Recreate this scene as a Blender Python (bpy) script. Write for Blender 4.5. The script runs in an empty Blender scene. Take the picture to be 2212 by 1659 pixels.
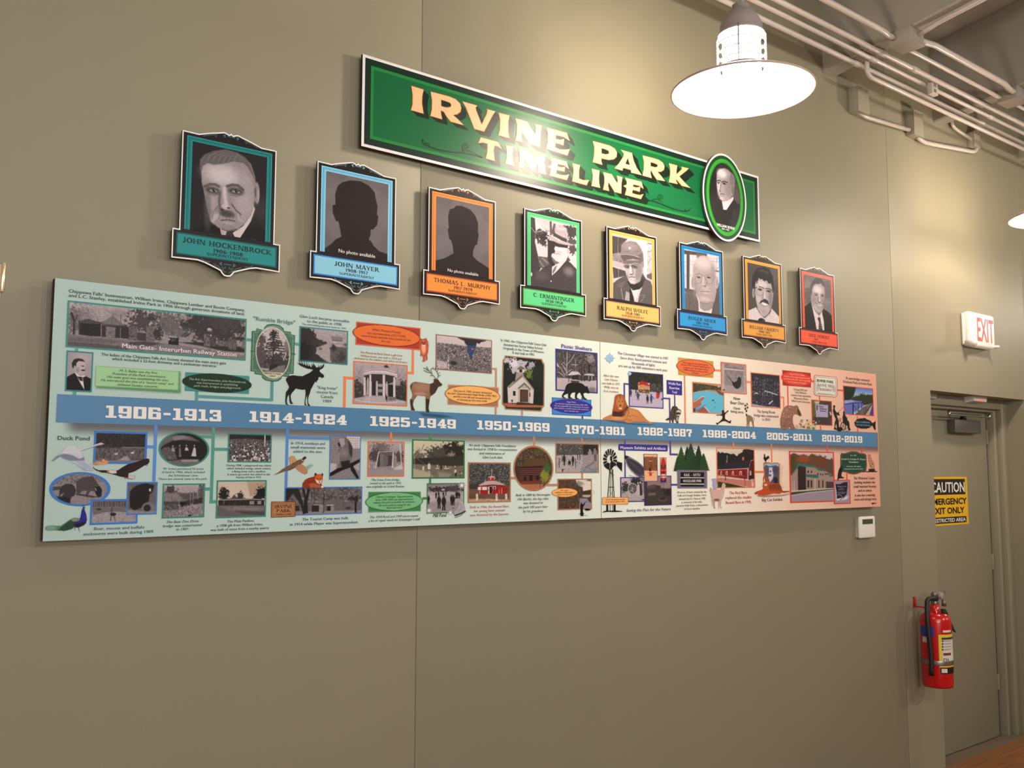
# A printed timeline board, eight portrait plaques and a park sign on a painted wall under caged pendant lamps
EXPOSURE = 1.26
P_FILL, P_PT, LAMP_E = 100, 70, 76
JARC = (255, 240, 220)
WALLC = (142, 135, 113); CEILC = (150, 142, 130); PIPEC = (190, 177, 168); DOORC = (138, 131, 109); BOXC = (150, 142, 124)
import bpy, bmesh, math, random
import numpy as np
from mathutils import Vector, Matrix
from mathutils.geometry import tessellate_polygon
PI = math.pi
SC = bpy.context.scene
COL = SC.collection
# ------------------------------------------------------------------ camera (fitted to the photograph)
FPX = 2006.0
YAW, PITCH, ROLL = 0.661157, 0.0932055, 0.0009079
CAM = np.array([0.0, -2.8631, 1.7171])
FW = np.array([math.sin(YAW)*math.cos(PITCH), math.cos(YAW)*math.cos(PITCH), math.sin(PITCH)])
_rt = np.array([math.cos(YAW), -math.sin(YAW), 0.0]); _up = np.cross(_rt, FW)
AX = math.cos(ROLL)*_rt + math.sin(ROLL)*_up
BX = -math.sin(ROLL)*_rt + math.cos(ROLL)*_up
cd = bpy.data.cameras.new('camera'); cam = bpy.data.objects.new('camera', cd); COL.objects.link(cam)
cam.matrix_world = Matrix(((AX[0], BX[0], -FW[0], CAM[0]), (AX[1], BX[1], -FW[1], CAM[1]), (AX[2], BX[2], -FW[2], CAM[2]), (0, 0, 0, 1)))
cd.sensor_fit = 'HORIZONTAL'; cd.sensor_width = 36.0; cd.lens = FPX*36.0/2212.0; cd.clip_start = 0.05; cd.clip_end = 60
SC.camera = cam
SC.view_settings.view_transform = 'Standard'; SC.view_settings.look = 'None'
SC.view_settings.exposure = EXPOSURE; SC.view_settings.gamma = 1.0; SC.view_settings.use_curve_mapping = False
# ------------------------------------------------------------------ world and large lights
w = bpy.data.worlds.new('world'); SC.world = w; w.use_nodes = True
w.node_tree.nodes['Background'].inputs[0].default_value = (0.75, 0.82, 1.0, 1); w.node_tree.nodes['Background'].inputs[1].default_value = 0.3
def area_light(name, loc, rot, sx, sy, power, col):
    l = bpy.data.lights.new(name, 'AREA'); l.shape = 'RECTANGLE'; l.size = sx; l.size_y = sy; l.energy = power; l.color = col
    o = bpy.data.objects.new(name, l); o.location = loc; o.rotation_euler = rot; COL.objects.link(o); return o
area_light('front_fill', (-1.0, -7.2, 2.4), (PI/2, 0, 0), 4.5, 1.6, P_FILL, (0.93, 0.96, 1.0))  # soft cool fill added at the front end, where no window is built
LAMP_COL = (1.0, 0.935, 0.85)
# ------------------------------------------------------------------ helpers
def ray(px, py): return (px-1106.0)/FPX*AX - (py-829.5)/FPX*BX + FW
def at(px, py, Y=0.0):
    d = ray(px, py); return CAM + d*(Y-CAM[1])/d[1]
def atx(px, py, X):
    d = ray(px, py); return CAM + d*(X-CAM[0])/d[0]
def atz(px, py, Z):
    d = ray(px, py); return CAM + d*(Z-CAM[2])/d[2]
def proj(X, Y, Z):
    vx, vy, vz = X-CAM[0], Y-CAM[1], Z-CAM[2]
    k = vx*FW[0]+vy*FW[1]+vz*FW[2]
    return 1106+FPX*(vx*AX[0]+vy*AX[1]+vz*AX[2])/k, 829.5-FPX*(vx*BX[0]+vy*BX[1]+vz*BX[2])/k
def lin(c):
    c = np.asarray(c, float)/255.0
    return np.where(c <= 0.04045, c/12.92, ((c+0.055)/1.055)**2.4)
def rgb(c): 
    v = lin(c); return (float(v[0]), float(v[1]), float(v[2]), 1.0)
MATS = {}
def mat(name, col, rough=0.6, metal=0.0, spec=0.5, bump=0.0, bscale=200.0, emit=None, estr=0.0, var=0.0, coat=0.0):
    if name in MATS: return MATS[name]
    m = bpy.data.materials.new(name); m.use_nodes = True; nt = m.node_tree; b = nt.nodes['Principled BSDF']
    b.inputs['Base Color'].default_value = rgb(col); b.inputs['Roughness'].default_value = rough
    b.inputs['Metallic'].default_value = metal; b.inputs['Specular IOR Level'].default_value = spec
    b.inputs['Coat Weight'].default_value = coat; b.inputs['Coat Roughness'].default_value = 0.15
    tc = nt.nodes.new('ShaderNodeTexCoord')
    if var > 0:
        n = nt.nodes.new('ShaderNodeTexNoise'); n.inputs['Scale'].default_value = 3.0; n.inputs['Detail'].default_value = 5
        nt.links.new(tc.outputs['Object'], n.inputs['Vector'])
        mx = nt.nodes.new('ShaderNodeMix'); mx.data_type = 'RGBA'
        c = lin(col)
        mx.inputs[6].default_value = (*[float(v) for v in c*(1-var)], 1); mx.inputs[7].default_value = (*[float(v) for v in c*(1+var)], 1)
        nt.links.new(n.outputs['Fac'], mx.inputs[0]); nt.links.new(mx.outputs[2], b.inputs['Base Color'])
    if bump > 0:
        n = nt.nodes.new('ShaderNodeTexNoise'); n.inputs['Scale'].default_value = bscale; n.inputs['Detail'].default_value = 3
        nt.links.new(tc.outputs['Object'], n.inputs['Vector'])
        bp = nt.nodes.new('ShaderNodeBump'); bp.inputs['Strength'].default_value = bump; bp.inputs['Distance'].default_value = 0.002
        nt.links.new(n.outputs['Fac'], bp.inputs['Height']); nt.links.new(bp.outputs['Normal'], b.inputs['Normal'])
    if emit is not None:
        b.inputs['Emission Color'].default_value = rgb(emit); b.inputs['Emission Strength'].default_value = estr
    MATS[name] = m; return m
ROOTLOC = {}
def props(o, label=None, cat=None, group=None, kind=None):
    if label: o['label'] = label
    if cat: o['category'] = cat
    if group: o['group'] = group
    if kind: o['kind'] = kind
    return o
def thing(name, label, cat, loc=(0, 0, 0), group=None, kind=None):
    o = bpy.data.objects.new(name, None); o.location = loc; o.empty_display_size = 0.05; COL.objects.link(o)
    ROOTLOC[o.name] = np.array(loc, float); return props(o, label, cat, group, kind)
def link(name, me, parent=None, smooth=False):
    o = bpy.data.objects.new(name, me); COL.objects.link(o)
    if parent is not None:
        o.parent = parent; ROOTLOC[o.name] = ROOTLOC.get(parent.name, np.zeros(3))
    else: ROOTLOC[o.name] = np.zeros(3)
    if smooth: me.polygons.foreach_set('use_smooth', [True]*len(me.polygons))
    return o
def mesh(name, V, Fc, m, parent=None, smooth=False):
    V = np.asarray(V, float).reshape(-1, 3)
    if parent is not None: V = V - ROOTLOC.get(parent.name, np.zeros(3))
    me = bpy.data.meshes.new(name); me.from_pydata([tuple(v) for v in V], [], Fc); me.materials.append(m); me.update()
    return link(name, me, parent, smooth)
def box_vf(x0, y0, z0, x1, y1, z1, off=0):
    V = [(x0, y0, z0), (x1, y0, z0), (x1, y1, z0), (x0, y1, z0), (x0, y0, z1), (x1, y0, z1), (x1, y1, z1), (x0, y1, z1)]
    Fc = [(0, 3, 2, 1), (4, 5, 6, 7), (0, 1, 5, 4), (1, 2, 6, 5), (2, 3, 7, 6), (3, 0, 4, 7)]
    return V, [tuple(i+off for i in f) for f in Fc]
def boxes(name, L, m, parent=None, bev=0.0, seg=2):
    V, Fc = [], []
    for b in L:
        v, f = box_vf(*b, off=len(V)); V += v; Fc += f
    o = mesh(name, V, Fc, m, parent)
    if bev > 0:
        md = o.modifiers.new('bevel', 'BEVEL'); md.width = bev; md.segments = seg; md.limit_method = 'ANGLE'
        o.data.polygons.foreach_set('use_smooth', [True]*len(o.data.polygons))
    return o
def extrude(name, poly, y0, y1, m, parent=None):
    """poly: list of (x,z); solid between y0 (front) and y1 (back)"""
    n = len(poly); V = [(p[0], y0, p[1]) for p in poly] + [(p[0], y1, p[1]) for p in poly]
    tr = tessellate_polygon([[Vector((p[0], p[1], 0)) for p in poly]])
    area = sum(poly[i][0]*poly[(i+1) % n][1]-poly[(i+1) % n][0]*poly[i][1] for i in range(n))
    Fc = []
    for t in tr:
        a, b, c = t
        s = (poly[b][0]-poly[a][0])*(poly[c][1]-poly[a][1])-(poly[b][1]-poly[a][1])*(poly[c][0]-poly[a][0])
        if s < 0: b, c = c, b
        Fc.append((a, b, c)); Fc.append((a+n, c+n, b+n))
    for i in range(n):
        j = (i+1) % n
        Fc.append((i, i+n, j+n, j) if area > 0 else (i, j, j+n, i+n))
    return mesh(name, V, Fc, m, parent)
def flat(name, polys, Y, m, parent=None, stag=0.0):
    """polys: list of polygons or [outer, hole, ...] lists in (x,z); a printed flat layer facing the room"""
    V, Fc, nP = [], [], 0
    for P in polys:
        loops = P if isinstance(P[0][0], (list, tuple, np.ndarray)) else [P]
        vv = [p for L in loops for p in L]
        tr = tessellate_polygon([[Vector((p[0], p[1], 0)) for p in L] for L in loops])
        o = len(V); V += [(p[0], Y-stag*(nP % 24), p[1]) for p in vv]; nP += 1
        for a, b, c in tr:
            s = (vv[b][0]-vv[a][0])*(vv[c][1]-vv[a][1])-(vv[b][1]-vv[a][1])*(vv[c][0]-vv[a][0])
            if s < 0: b, c = c, b
            Fc.append((a+o, b+o, c+o))
    return mesh(name, V, Fc, m, parent)
def tube(name, pts, r, m, parent=None, n=10, close=False):
    pts = [np.array(p, float) for p in pts]; V, Fc = [], []
    k = len(pts); N0 = None
    for i, p in enumerate(pts):
        if close: d = pts[(i+1) % k]-pts[i-1]
        else: d = pts[min(i+1, k-1)]-pts[max(i-1, 0)]
        d = d/np.linalg.norm(d)
        if N0 is None:
            u = np.array([0, 0, 1.0]) if abs(d[2]) < 0.9 else np.array([1.0, 0, 0])
        else: u = N0
        u = u-d*(u@d); u /= np.linalg.norm(u); N0 = u; v = np.cross(d, u)
        rr = r[i] if isinstance(r, (list, tuple)) else r
        for j in range(n):
            a = 2*PI*j/n; V.append(p+rr*(math.cos(a)*u+math.sin(a)*v))
    for i in range(k if close else k-1):
        i2 = (i+1) % k
        for j in range(n):
            j2 = (j+1) % n; Fc.append((i*n+j, i*n+j2, i2*n+j2, i2*n+j))
    if not close: Fc += [tuple(range(n-1, -1, -1)), tuple((k-1)*n+j for j in range(n))]
    return mesh(name, V, Fc, m, parent, smooth=True)
def lathe(name, prof, c, m, parent=None, n=48, axis='z', cap=False):
    V, Fc = [], []
    for r_, z_ in prof:
        for j in range(n):
            a = 2*PI*j/n
            if axis == 'z': V.append((c[0]+r_*math.cos(a), c[1]+r_*math.sin(a), c[2]+z_))
            else: V.append((c[0]+r_*math.cos(a), c[1]+z_, c[2]+r_*math.sin(a)))
    for i in range(len(prof)-1):
        for j in range(n):
            j2 = (j+1) % n; Fc.append((i*n+j, i*n+j2, (i+1)*n+j2, (i+1)*n+j))
    if cap: Fc += [tuple(range(n)), tuple((len(prof)-1)*n+j for j in range(n-1, -1, -1))]
    return mesh(name, V, Fc, m, parent, smooth=True)
def bend(pts, rad, k=6):
    """round the corners of a polyline"""
    pts = [np.array(p, float) for p in pts]; out = [pts[0]]
    for i in range(1, len(pts)-1):
        a = pts[i-1]-pts[i]; b = pts[i+1]-pts[i]; la, lb = np.linalg.norm(a), np.linalg.norm(b)
        r = min(rad, la*0.45, lb*0.45); p0 = pts[i]+a/la*r; p1 = pts[i]+b/lb*r
        for t in np.linspace(0, 1, k): out.append((1-t)**2*p0+2*t*(1-t)*pts[i]+t*t*p1)
    out.append(pts[-1]); return out
# ------------------------------------------------------------------ frames: where on a flat sign a point of the photograph lies
FR = dict(O=(0, 0, 1), A=(80, 590, 5.353), B=(390, 620, 5.923), C=(600, 660, 6.143), D=(870, 700, 6.6375), E=(80, 900, 5.925), G=(330, 900, 6.145),
          H=(570, 900, 6.3826), I=(780, 900, 6.6375), J=(1000, 920, 7.9), K=(1160, 720, 7.211), L=(1290, 740, 8.733), M=(1450, 760, 8.296),
          N=(1680, 780, 8.296), O2=(1180, 930, 8.293), P=(1290, 940, 8.508), Q=(1520, 940, 9.215), R=(1690, 950, 7.213),
          s1=(760, 90, 4.424), s2=(1200, 230, 4.424), a=(340, 250, 4.607), b=(650, 320, 5.028), c=(890, 390, 5.719), d=(1100, 430, 6.032),
          e=(1280, 470, 6.381), f=(1440, 510, 6.9125), g=(1580, 540, 7.54), h=(1700, 560, 7.54), x=(1970, 1270, 7.213), y=(1900, 640, 3.073))
def to(fr, x, y, Y):
    ox, oy, s = FR[fr]; p = at(ox+x/s, oy+y/s, Y); return float(p[0]), float(p[2])
def toP(fr, flatpts, Y):
    return [to(fr, flatpts[i], flatpts[i+1], Y) for i in range(0, len(flatpts), 2)]
# ------------------------------------------------------------------ lettering
TXT = bpy.data.curves.new('lettering', 'FONT'); TXTO = bpy.data.objects.new('lettering', TXT)
_tc = {}
def text_vf(s, bold=0.0, shear=0.0):
    key = (s, bold, shear)
    if key in _tc: return _tc[key]
    TXT.body = s; TXT.resolution_u = 2; TXT.offset = bold; TXT.shear = shear; TXT.fill_mode = 'FRONT'; TXT.size = 1.0
    me = TXTO.to_mesh(); n = len(me.vertices); co = np.empty(n*3); me.vertices.foreach_get('co', co); co = co.reshape(-1, 3)
    Fc = [tuple(p.vertices) for p in me.polygons]; co = co.copy(); TXTO.to_mesh_clear()
    _tc[key] = (co, Fc); return _tc[key]
def place_text(V, Fc, s, x0, x1, zb, cap, Y, bold, shear, font):
    b0 = bold
    if bold < .012: bold = 0 if font == 'sans' else bold
    if font == 'sans':
        co, fc = text_vf(s, bold, shear); h = 0.727
    elif font == 'flare': co, fc = flare_vf(s, bold); h = 1.0
    else: co, fc = slab_vf(s); h = 1.0
    if len(co) == 0: return
    mn, mx = co[:, 0].min(), co[:, 0].max(); sx = (x1-x0)/(mx-mn); sz = cap/h; o = len(V)
    V += [(x0+(p[0]-mn)*sx, Y-p[2], zb+p[1]*sz) for p in co]; Fc += [tuple(i+o for i in f) for f in fc]
    if font == 'sans' and 0 < b0 < .012:
        o = len(V); V += [(x0+(p[0]-mn+.028+b0)*sx, Y-.00004, zb+p[1]*sz) for p in co]; Fc += [tuple(i+o for i in f) for f in fc]
def block(name, fr, lines, cap, col, Y, parent, bold=0.0, shear=0.0, font='sans', zs=None):
    """lines: (string, left x, right x, baseline y at the middle) in frame units"""
    V, Fc = [], []
    for L in lines:
        s, xl, xr, yb = L[:4]; cp = L[4] if len(L) > 4 else cap; xm = (xl+xr)/2
        zb = to(fr, xm, yb, Y)[1]; zt = to(fr, xm, yb-cp, Y)[1]
        X0 = to(fr, xl, yb, Y)[0]; X1 = to(fr, xr, yb, Y)[0]
        place_text(V, Fc, s, X0, X1, zb, zt-zb, Y, bold, shear, font)
    m = mat('print_%d_%d_%d' % tuple(col), col, 0.5, spec=0.3)
    return mesh(name, V, Fc, m, parent)
def quad_strip(pts, ws):
    pts = [np.array(p, float) for p in pts]; L, R = [], []
    for i, p in enumerate(pts):
        d = pts[min(i+1, len(pts)-1)]-pts[max(i-1, 0)]; d = d/(np.linalg.norm(d)+1e-9); nrm = np.array([-d[1], d[0]])
        L.append(p+nrm*ws[i]/2); R.append(p-nrm*ws[i]/2)
    return L, R
def _strip_vf(V, Fc, pts, ws, z=0.0):
    L, R = quad_strip(pts, ws); o = len(V); n = len(L)
    V += [(p[0], p[1], z) for p in L]+[(p[0], p[1], z) for p in R]
    for i in range(n-1): Fc.append((o+i, o+n+i, o+n+i+1, o+i+1))
TV, TH = 0.20, 0.13
def _fs(x0, y0, x1, y1, w_=None):
    w_ = w_ or (TH if abs(y1-y0) < 0.25*abs(x1-x0) else TV); k = 7
    pts = [(x0+(x1-x0)*t, y0+(y1-y0)*t) for t in np.linspace(0, 1, k)]
    return pts, [w_*(0.86+0.55*abs(2*t-1)**3) for t in np.linspace(0, 1, k)]
def _fa(cx, cy, rx, ry, a0, a1):
    k = max(6, int(abs(a1-a0)/20)); A = np.radians(np.linspace(a0, a1, k))
    rx -= TV/2; ry -= TH/2
    return [(cx+rx*math.cos(a), cy+ry*math.sin(a)) for a in A], [TH+(TV*1.15-TH)*abs(math.cos(a)) for a in A]
GL = {
 'A': (.84, [(.08, 0, .42, 1, .12), (.42, 1, .78, 0, .22), (.2, .32, .62, .32)]), 'B': (.72, [(.14, 0, .14, 1), ('a', .32, .75, .3, .25, 90, -90), ('a', .34, .26, .34, .27, 90, -90), (.1, .94, .35, .94), (.1, .5, .35, .5), (.1, .06, .35, .06)]),
 'C': (.8, [('a', .45, .5, .42, .52, 48, 312), (.72, .98, .74, .72, .08), (.72, .02, .74, .26, .08)]), 'D': (.84, [(.14, 0, .14, 1), ('a', .34, .5, .44, .5, 90, -90), (.1, .94, .36, .94), (.1, .06, .36, .06)]),
 'E': (.68, [(.14, 0, .14, 1), (.1, .93, .62, .93), (.1, .5, .5, .5), (.1, .07, .64, .07)]), 'F': (.64, [(.14, 0, .14, 1), (.1, .93, .62, .93), (.1, .5, .5, .5)]),
 'G': (.86, [('a', .45, .5, .42, .52, 48, 312), (.74, .45, .74, .05, .16), (.5, .42, .82, .42)]), 'H': (.86, [(.14, 0, .14, 1), (.72, 0, .72, 1), (.1, .5, .75, .5)]),
 'I': (.3, [(.15, 0, .15, 1)]), 'J': (.5, [(.34, 1, .34, .2), ('a', .18, .2, .26, .28, 0, -150)]), 'K': (.84, [(.14, 0, .14, 1), (.2, .46, .7, 1, .12), (.3, .55, .8, 0, .2)]),
 'L': (.64, [(.14, 0, .14, 1), (.1, .07, .62, .07)]), 'M': (1.0, [(.12, 0, .16, 1, .12), (.16, 1, .5, .1, .2), (.5, .1, .84, 1, .12), (.84, 1, .88, 0, .2)]),
 'N': (.88, [(.12, 0, .12, 1, .13), (.12, 1, .76, 0, .2), (.76, 0, .76, 1, .13)]), 'O': (.92, [('a', .46, .5, .44, .52, 0, 360)]), 'P': (.7, [(.14, 0, .14, 1), ('a', .32, .72, .34, .28, 90, -90), (.1, .94, .35, .94), (.1, .46, .35, .46)]),
 'R': (.8, [(.14, 0, .14, 1), ('a', .32, .72, .34, .28, 90, -90), (.1, .94, .35, .94), (.1, .46, .35, .46), (.36, .48, .76, 0, .2)]),
 'S': (.64, [('a', .32, .74, .29, .27, 40, 270), ('a', .32, .27, .31, .28, 90, -140)]), 'T': (.74, [(.37, 0, .37, 1), (.02, .93, .72, .93)]),
 'U': (.84, [(.14, 1, .14, .3), ('a', .42, .32, .38, .34, 180, 360), (.7, 1, .7, .3, .14)]), 'V': (.82, [(.06, 1, .42, 0, .2), (.42, 0, .76, 1, .12)]),
 'W': (1.14, [(.06, 1, .34, 0, .2), (.34, 0, .57, 1, .12), (.57, 1, .82, 0, .2), (.82, 0, 1.08, 1, .12)]), 'X': (.8, [(.1, 1, .72, 0, .2), (.08, 0, .7, 1, .12)]), 'Y': (.78, [(.06, 1, .4, .45, .2), (.4, .45, .74, 1, .12), (.4, 0, .4, .5)]),
 '0': (.66, [('a', .33, .5, .32, .52, 0, 360)]), '1': (.36, [(.2, 0, .2, 1), (.04, .86, .22, .97, .09)]), '2': (.62, [('a', .3, .72, .28, .3, 160, -35), (.5, .55, .08, .06, .15), (.04, .06, .6, .06)]),
 '3': (.62, [('a', .28, .74, .28, .27, 150, -90), ('a', .28, .27, .32, .28, 90, -150)]), '4': (.66, [(.46, 0, .46, 1), (.46, 1, .06, .32, .12), (.04, .28, .64, .28)]), '5': (.62, [(.1, .5, .12, 1, .13), (.1, .94, .56, .94), ('a', .28, .3, .32, .31, 110, -150)]),
 '6': (.64, [('a', .32, .3, .3, .32, 0, 360), ('a', .5, .5, .48, .52, 100, 185)]), '7': (.58, [(.04, .93, .56, .93), (.52, .95, .2, 0, .18)]), '8': (.62, [('a', .31, .75, .26, .27, 0, 360), ('a', .31, .27, .3, .29, 0, 360)]),
 '9': (.64, [('a', .32, .7, .3, .32, 0, 360), ('a', .14, .5, .48, .52, -80, 5)]), '-': (.42, [(.06, .48, .36, .48, .12)]), '.': (.26, [(.13, 0, .13, .15, .15)]), ' ': (.42, []), "'": (.2, [(.1, .8, .1, 1, .1)]), '&': (.8, [('a', .34, .74, .22, .27, 0, 360), ('a', .32, .27, .3, .29, 40, 330), (.24, .6, .78, 0, .14)])}
def flare_vf(s, bold=0.0):
    V, Fc, x = [], [], 0.0
    for ch in s:
        adv, st = GL.get(ch, GL[' '])
        for k_, q in enumerate(st):
            pts, ws = _fa(*q[1:]) if q[0] == 'a' else _fs(*q)
            _strip_vf(V, Fc, [(p[0]+x, p[1]) for p in pts], ws, k_*3e-5)
        x += adv+0.07
    return np.array(V, float).reshape(-1, 3), Fc
# slab numerals: bars in a 1.0 x 1.0 cell
SLAB = {'0': [(0, 0, .34, 1), (.62, 0, .96, 1), (.2, 0, .8, .2), (.2, .8, .8, 1)], '1': [(.22, 0, .56, 1), (0, 0, .78, .17), (.02, .8, .4, 1)],
 '2': [(0, .8, .7, 1), (.62, .42, .96, 1), (0, .62, .3, .9), (.1, .4, .8, .58), (0, .1, .34, .5), (0, 0, .96, .2), (.7, 0, .96, .34)],
 '3': [(0, .8, .8, 1), (.6, .5, .92, 1), (.28, .42, .8, .6), (.62, 0, .96, .52), (0, 0, .8, .2), (0, .66, .28, .9), (0, .1, .28, .34)],
 '4': [(.5, 0, .82, 1), (.0, .24, 1.0, .42), (.34, 0, .98, .15)], '5': [(0, .48, .32, 1), (0, .8, .9, 1), (.1, .46, .8, .64), (.62, .05, .96, .6), (0, 0, .8, .2), (0, .1, .28, .3)],
 '6': [(0, 0, .34, 1), (.62, 0, .96, .6), (.2, 0, .8, .18), (.2, .46, .8, .62), (.2, .82, .9, 1), (.66, .7, .94, .9)], '7': [(0, .78, .96, 1), (0, .62, .22, .9), (.56, .5, .94, .85), (.36, 0, .72, .55)],
 '8': [(.02, .5, .34, 1), (.62, .5, .94, 1), (0, 0, .34, .52), (.62, 0, .96, .52), (.2, 0, .8, .17), (.2, .43, .8, .58), (.2, .83, .8, 1)],
 '9': [(0, .4, .34, 1), (.62, 0, .96, 1), (.2, .82, .8, 1), (.2, .38, .8, .54), (.1, 0, .8, .18), (.02, .1, .3, .3)], '-': [(.05, .38, .6, .58)]}
def slab_vf(s):
    V, Fc, x = [], [], 0.0
    for ch in s:
        for k_, (a, b, c, d) in enumerate(SLAB[ch]):
            k = 0.05 if ch not in '14-' else 0.0
            P = [(a+k, b), (c-k, b), (c, b+k), (c, d-k), (c-k, d), (a+k, d), (a, d-k), (a, b+k)] if k else [(a, b), (c, b), (c, d), (a, d)]
            o = len(V); V += [(p[0]+x, p[1], k_*3e-5) for p in P]; Fc.append(tuple(range(o, o+len(P))))
        if ch == '4':
            o = len(V); V += [(x+.52, 1, 3e-4), (x+.52, .66, 3e-4), (x+.3, .4, 3e-4), (x, .4, 3e-4), (x, .36, 3e-4)]; Fc.append((o, o+1, o+2, o+3, o+4))
        x += {'1': .78, '-': .66}.get(ch, .98)+0.12
    return np.array(V, float).reshape(-1, 3), Fc
# ------------------------------------------------------------------ printed pictures: one colour per grid vertex
def _h(ix, iy, s):
    n = (ix.astype(np.int64)*374761393+iy.astype(np.int64)*668265263+s*974634777) & 0xffffffff
    n = ((n ^ (n >> 13))*1274126177) & 0xffffffff
    return ((n ^ (n >> 16)) & 0xffff)/65535.0
def vn(x, y, s=0):
    ix, iy = np.floor(x), np.floor(y); fx, fy = x-ix, y-iy; fx = fx*fx*(3-2*fx); fy = fy*fy*(3-2*fy)
    a, b, c, d = _h(ix, iy, s), _h(ix+1, iy, s), _h(ix, iy+1, s), _h(ix+1, iy+1, s)
    return (a*(1-fx)+b*fx)*(1-fy)+(c*(1-fx)+d*fx)*fy
def fbm(x, y, s=0, o=3):
    v, amp, t = 0, 0.5, 0
    for i in range(o): v = v+amp*vn(x*2**i, y*2**i, s+i*7); t += amp; amp *= 0.55
    return v/t
def ss(t): t = np.clip(t, 0, 1); return t*t*(3-2*t)
def C3(c, tone):
    if isinstance(c, (int, float)): return np.array([c*tone[0], c*tone[1], c*tone[2]], float)
    return np.array(c, float)
class Canvas:
    def __init__(s, fr, x0, y0, x1, y1, Y, q=1.0, tone=(1.0, .94, .96), clear=False, rect=None):
        """x0..x1, y0..y1: extent in frame units; y given at the middle of the picture"""
        s.fr, s.Y, s.tone = fr, Y, tone; xm, ym = (x0+x1)/2, (y0+y1)/2
        X0 = to(fr, x0, ym, Y)[0]; X1 = to(fr, x1, ym, Y)[0]; Z1 = to(fr, xm, y0, Y)[1]; Z0 = to(fr, xm, y1, Y)[1]
        sc = FR[fr][2]
        if rect:
            X0, X1, Z0, Z1 = rect; a_ = proj(X0, Y, (Z0+Z1)/2); b_ = proj(X1, Y, (Z0+Z1)/2); c_ = proj((X0+X1)/2, Y, Z0); d_ = proj((X0+X1)/2, Y, Z1)
            x0, x1, y0, y1 = 0, (b_[0]-a_[0])*sc, 0, (c_[1]-d_[1])*sc
        s.rect = (X0, X1, Z0, Z1)
        s.nx = max(8, int((x1-x0)/sc*q)); s.ny = max(8, int((y1-y0)/sc*q))
        gx, gz = np.meshgrid(np.linspace(X0, X1, s.nx+1), np.linspace(Z1, Z0, s.ny+1)); s.gx, s.gz = gx, gz
        px, py = proj(gx, Y, gz); ox, oy, _ = FR[fr]; s.x = (px-ox)*sc; s.y = (py-oy)*sc
        s.c = np.zeros(gx.shape+(3,)); s.a = np.zeros(gx.shape) if clear else np.ones(gx.shape); s.clear = clear
        i, j = s.ny//2, s.nx//2
        s.k = (s.y[i, -1]-s.y[i, 0])/(s.x[i, -1]-s.x[i, 0]); s.px = sc/q; s.clip = None
    def over(s, m, col):
        if s.clip is not None: m = m*s.clip
        col = C3(col, s.tone) if not isinstance(col, np.ndarray) or col.ndim < 3 else col
        if s.clear:
            na = m+s.a*(1-m); s.c = (col*m[..., None]+s.c*(s.a*(1-m))[..., None])/np.maximum(na, 1e-6)[..., None]; s.a = na
        else: s.c = s.c*(1-m[..., None])+col*m[..., None]
        return s
    def F(s, col): return s.over(np.ones_like(s.x), col)
    def _poly(s, P):
        P = np.array(P, float).reshape(-1, 2); d = np.full(s.x.shape, 1e9); ins = np.zeros(s.x.shape, bool)
        for i in range(len(P)):
            ax, ay = P[i]; bx, by = P[(i+1) % len(P)]; ex, ey = bx-ax, by-ay; wx, wy = s.x-ax, s.y-ay
            t = np.clip((wx*ex+wy*ey)/(ex*ex+ey*ey+1e-9), 0, 1); d = np.minimum(d, (wx-ex*t)**2+(wy-ey*t)**2)
            c = ((ay > s.y) != (by > s.y)); 
            with np.errstate(divide='ignore', invalid='ignore'): xi = (bx-ax)*(s.y-ay)/(by-ay+1e-12)+ax
            ins ^= c & (s.x < xi)
        d = np.sqrt(d); return np.where(ins, d, -d)
    def P(s, P, col, soft=0, a=1.0):
        w_ = s.px*0.6+soft; return s.over(a*ss(0.5+s._poly(P)/(2*w_)), col)
    def E(s, cx, cy, rx, ry, col, soft=0.12, rot=0, a=1.0):
        u = s.x-cx; v = s.y-cy-s.k*u
        if rot: r = math.radians(rot); u, v = u*math.cos(r)+v*math.sin(r), -u*math.sin(r)+v*math.cos(r)
        d = np.sqrt((u/rx)**2+(v/ry)**2); so = max(soft, s.px*0.8/min(rx, ry)); return s.over(a*ss((1+so/2-d)/so), col)
    def L(s, P, w_, col, a=1.0, soft=0):
        P = np.array(P, float).reshape(-1, 2); d = np.full(s.x.shape, 1e9)
        for i in range(len(P)-1):
            ax, ay = P[i]; ex, ey = P[i+1]-P[i]; wx, wy = s.x-ax, s.y-ay
            t = np.clip((wx*ex+wy*ey)/(ex*ex+ey*ey+1e-9), 0, 1); d = np.minimum(d, (wx-ex*t)**2+(wy-ey*t)**2)
        so = s.px*0.6+soft; return s.over(a*ss(0.5+(w_/2-np.sqrt(d))/(2*so))*min(1, w_/s.px+.2), col)
    def R(s, x0, y0, x1, y1, col, a=1.0, soft=0):
        v = s.y-s.k*(s.x-(x0+x1)/2); so = s.px*0.5+soft
        m = ss(.5+(s.x-x0)/(2*so))*ss(.5+(x1-s.x)/(2*so))*ss(.5+(v-y0)/(2*so))*ss(.5+(y1-v)/(2*so)); return s.over(a*m, col)
    def G(s, y0, c0, y1, c1, xm=None):
        xm = s.x.mean() if xm is None else xm; v = s.y-s.k*(s.x-xm); t = np.clip((v-y0)/(y1-y0), 0, 1)[..., None]
        s.over(np.ones_like(s.x), C3(c0, s.tone)*(1-t)+C3(c1, s.tone)*t); return s
    def T(s, cx, cy, rx, ry, col, sc=20, amp=1.1, a=1.0, seed=1, th=.5):
        u = s.x-cx; v = s.y-cy-s.k*u; d = np.sqrt((u/rx)**2+(v/ry)**2); n = fbm(s.x/sc, s.y/sc, seed)
        return s.over(a*ss((1-d+amp*(n-th))*3), col)
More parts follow.
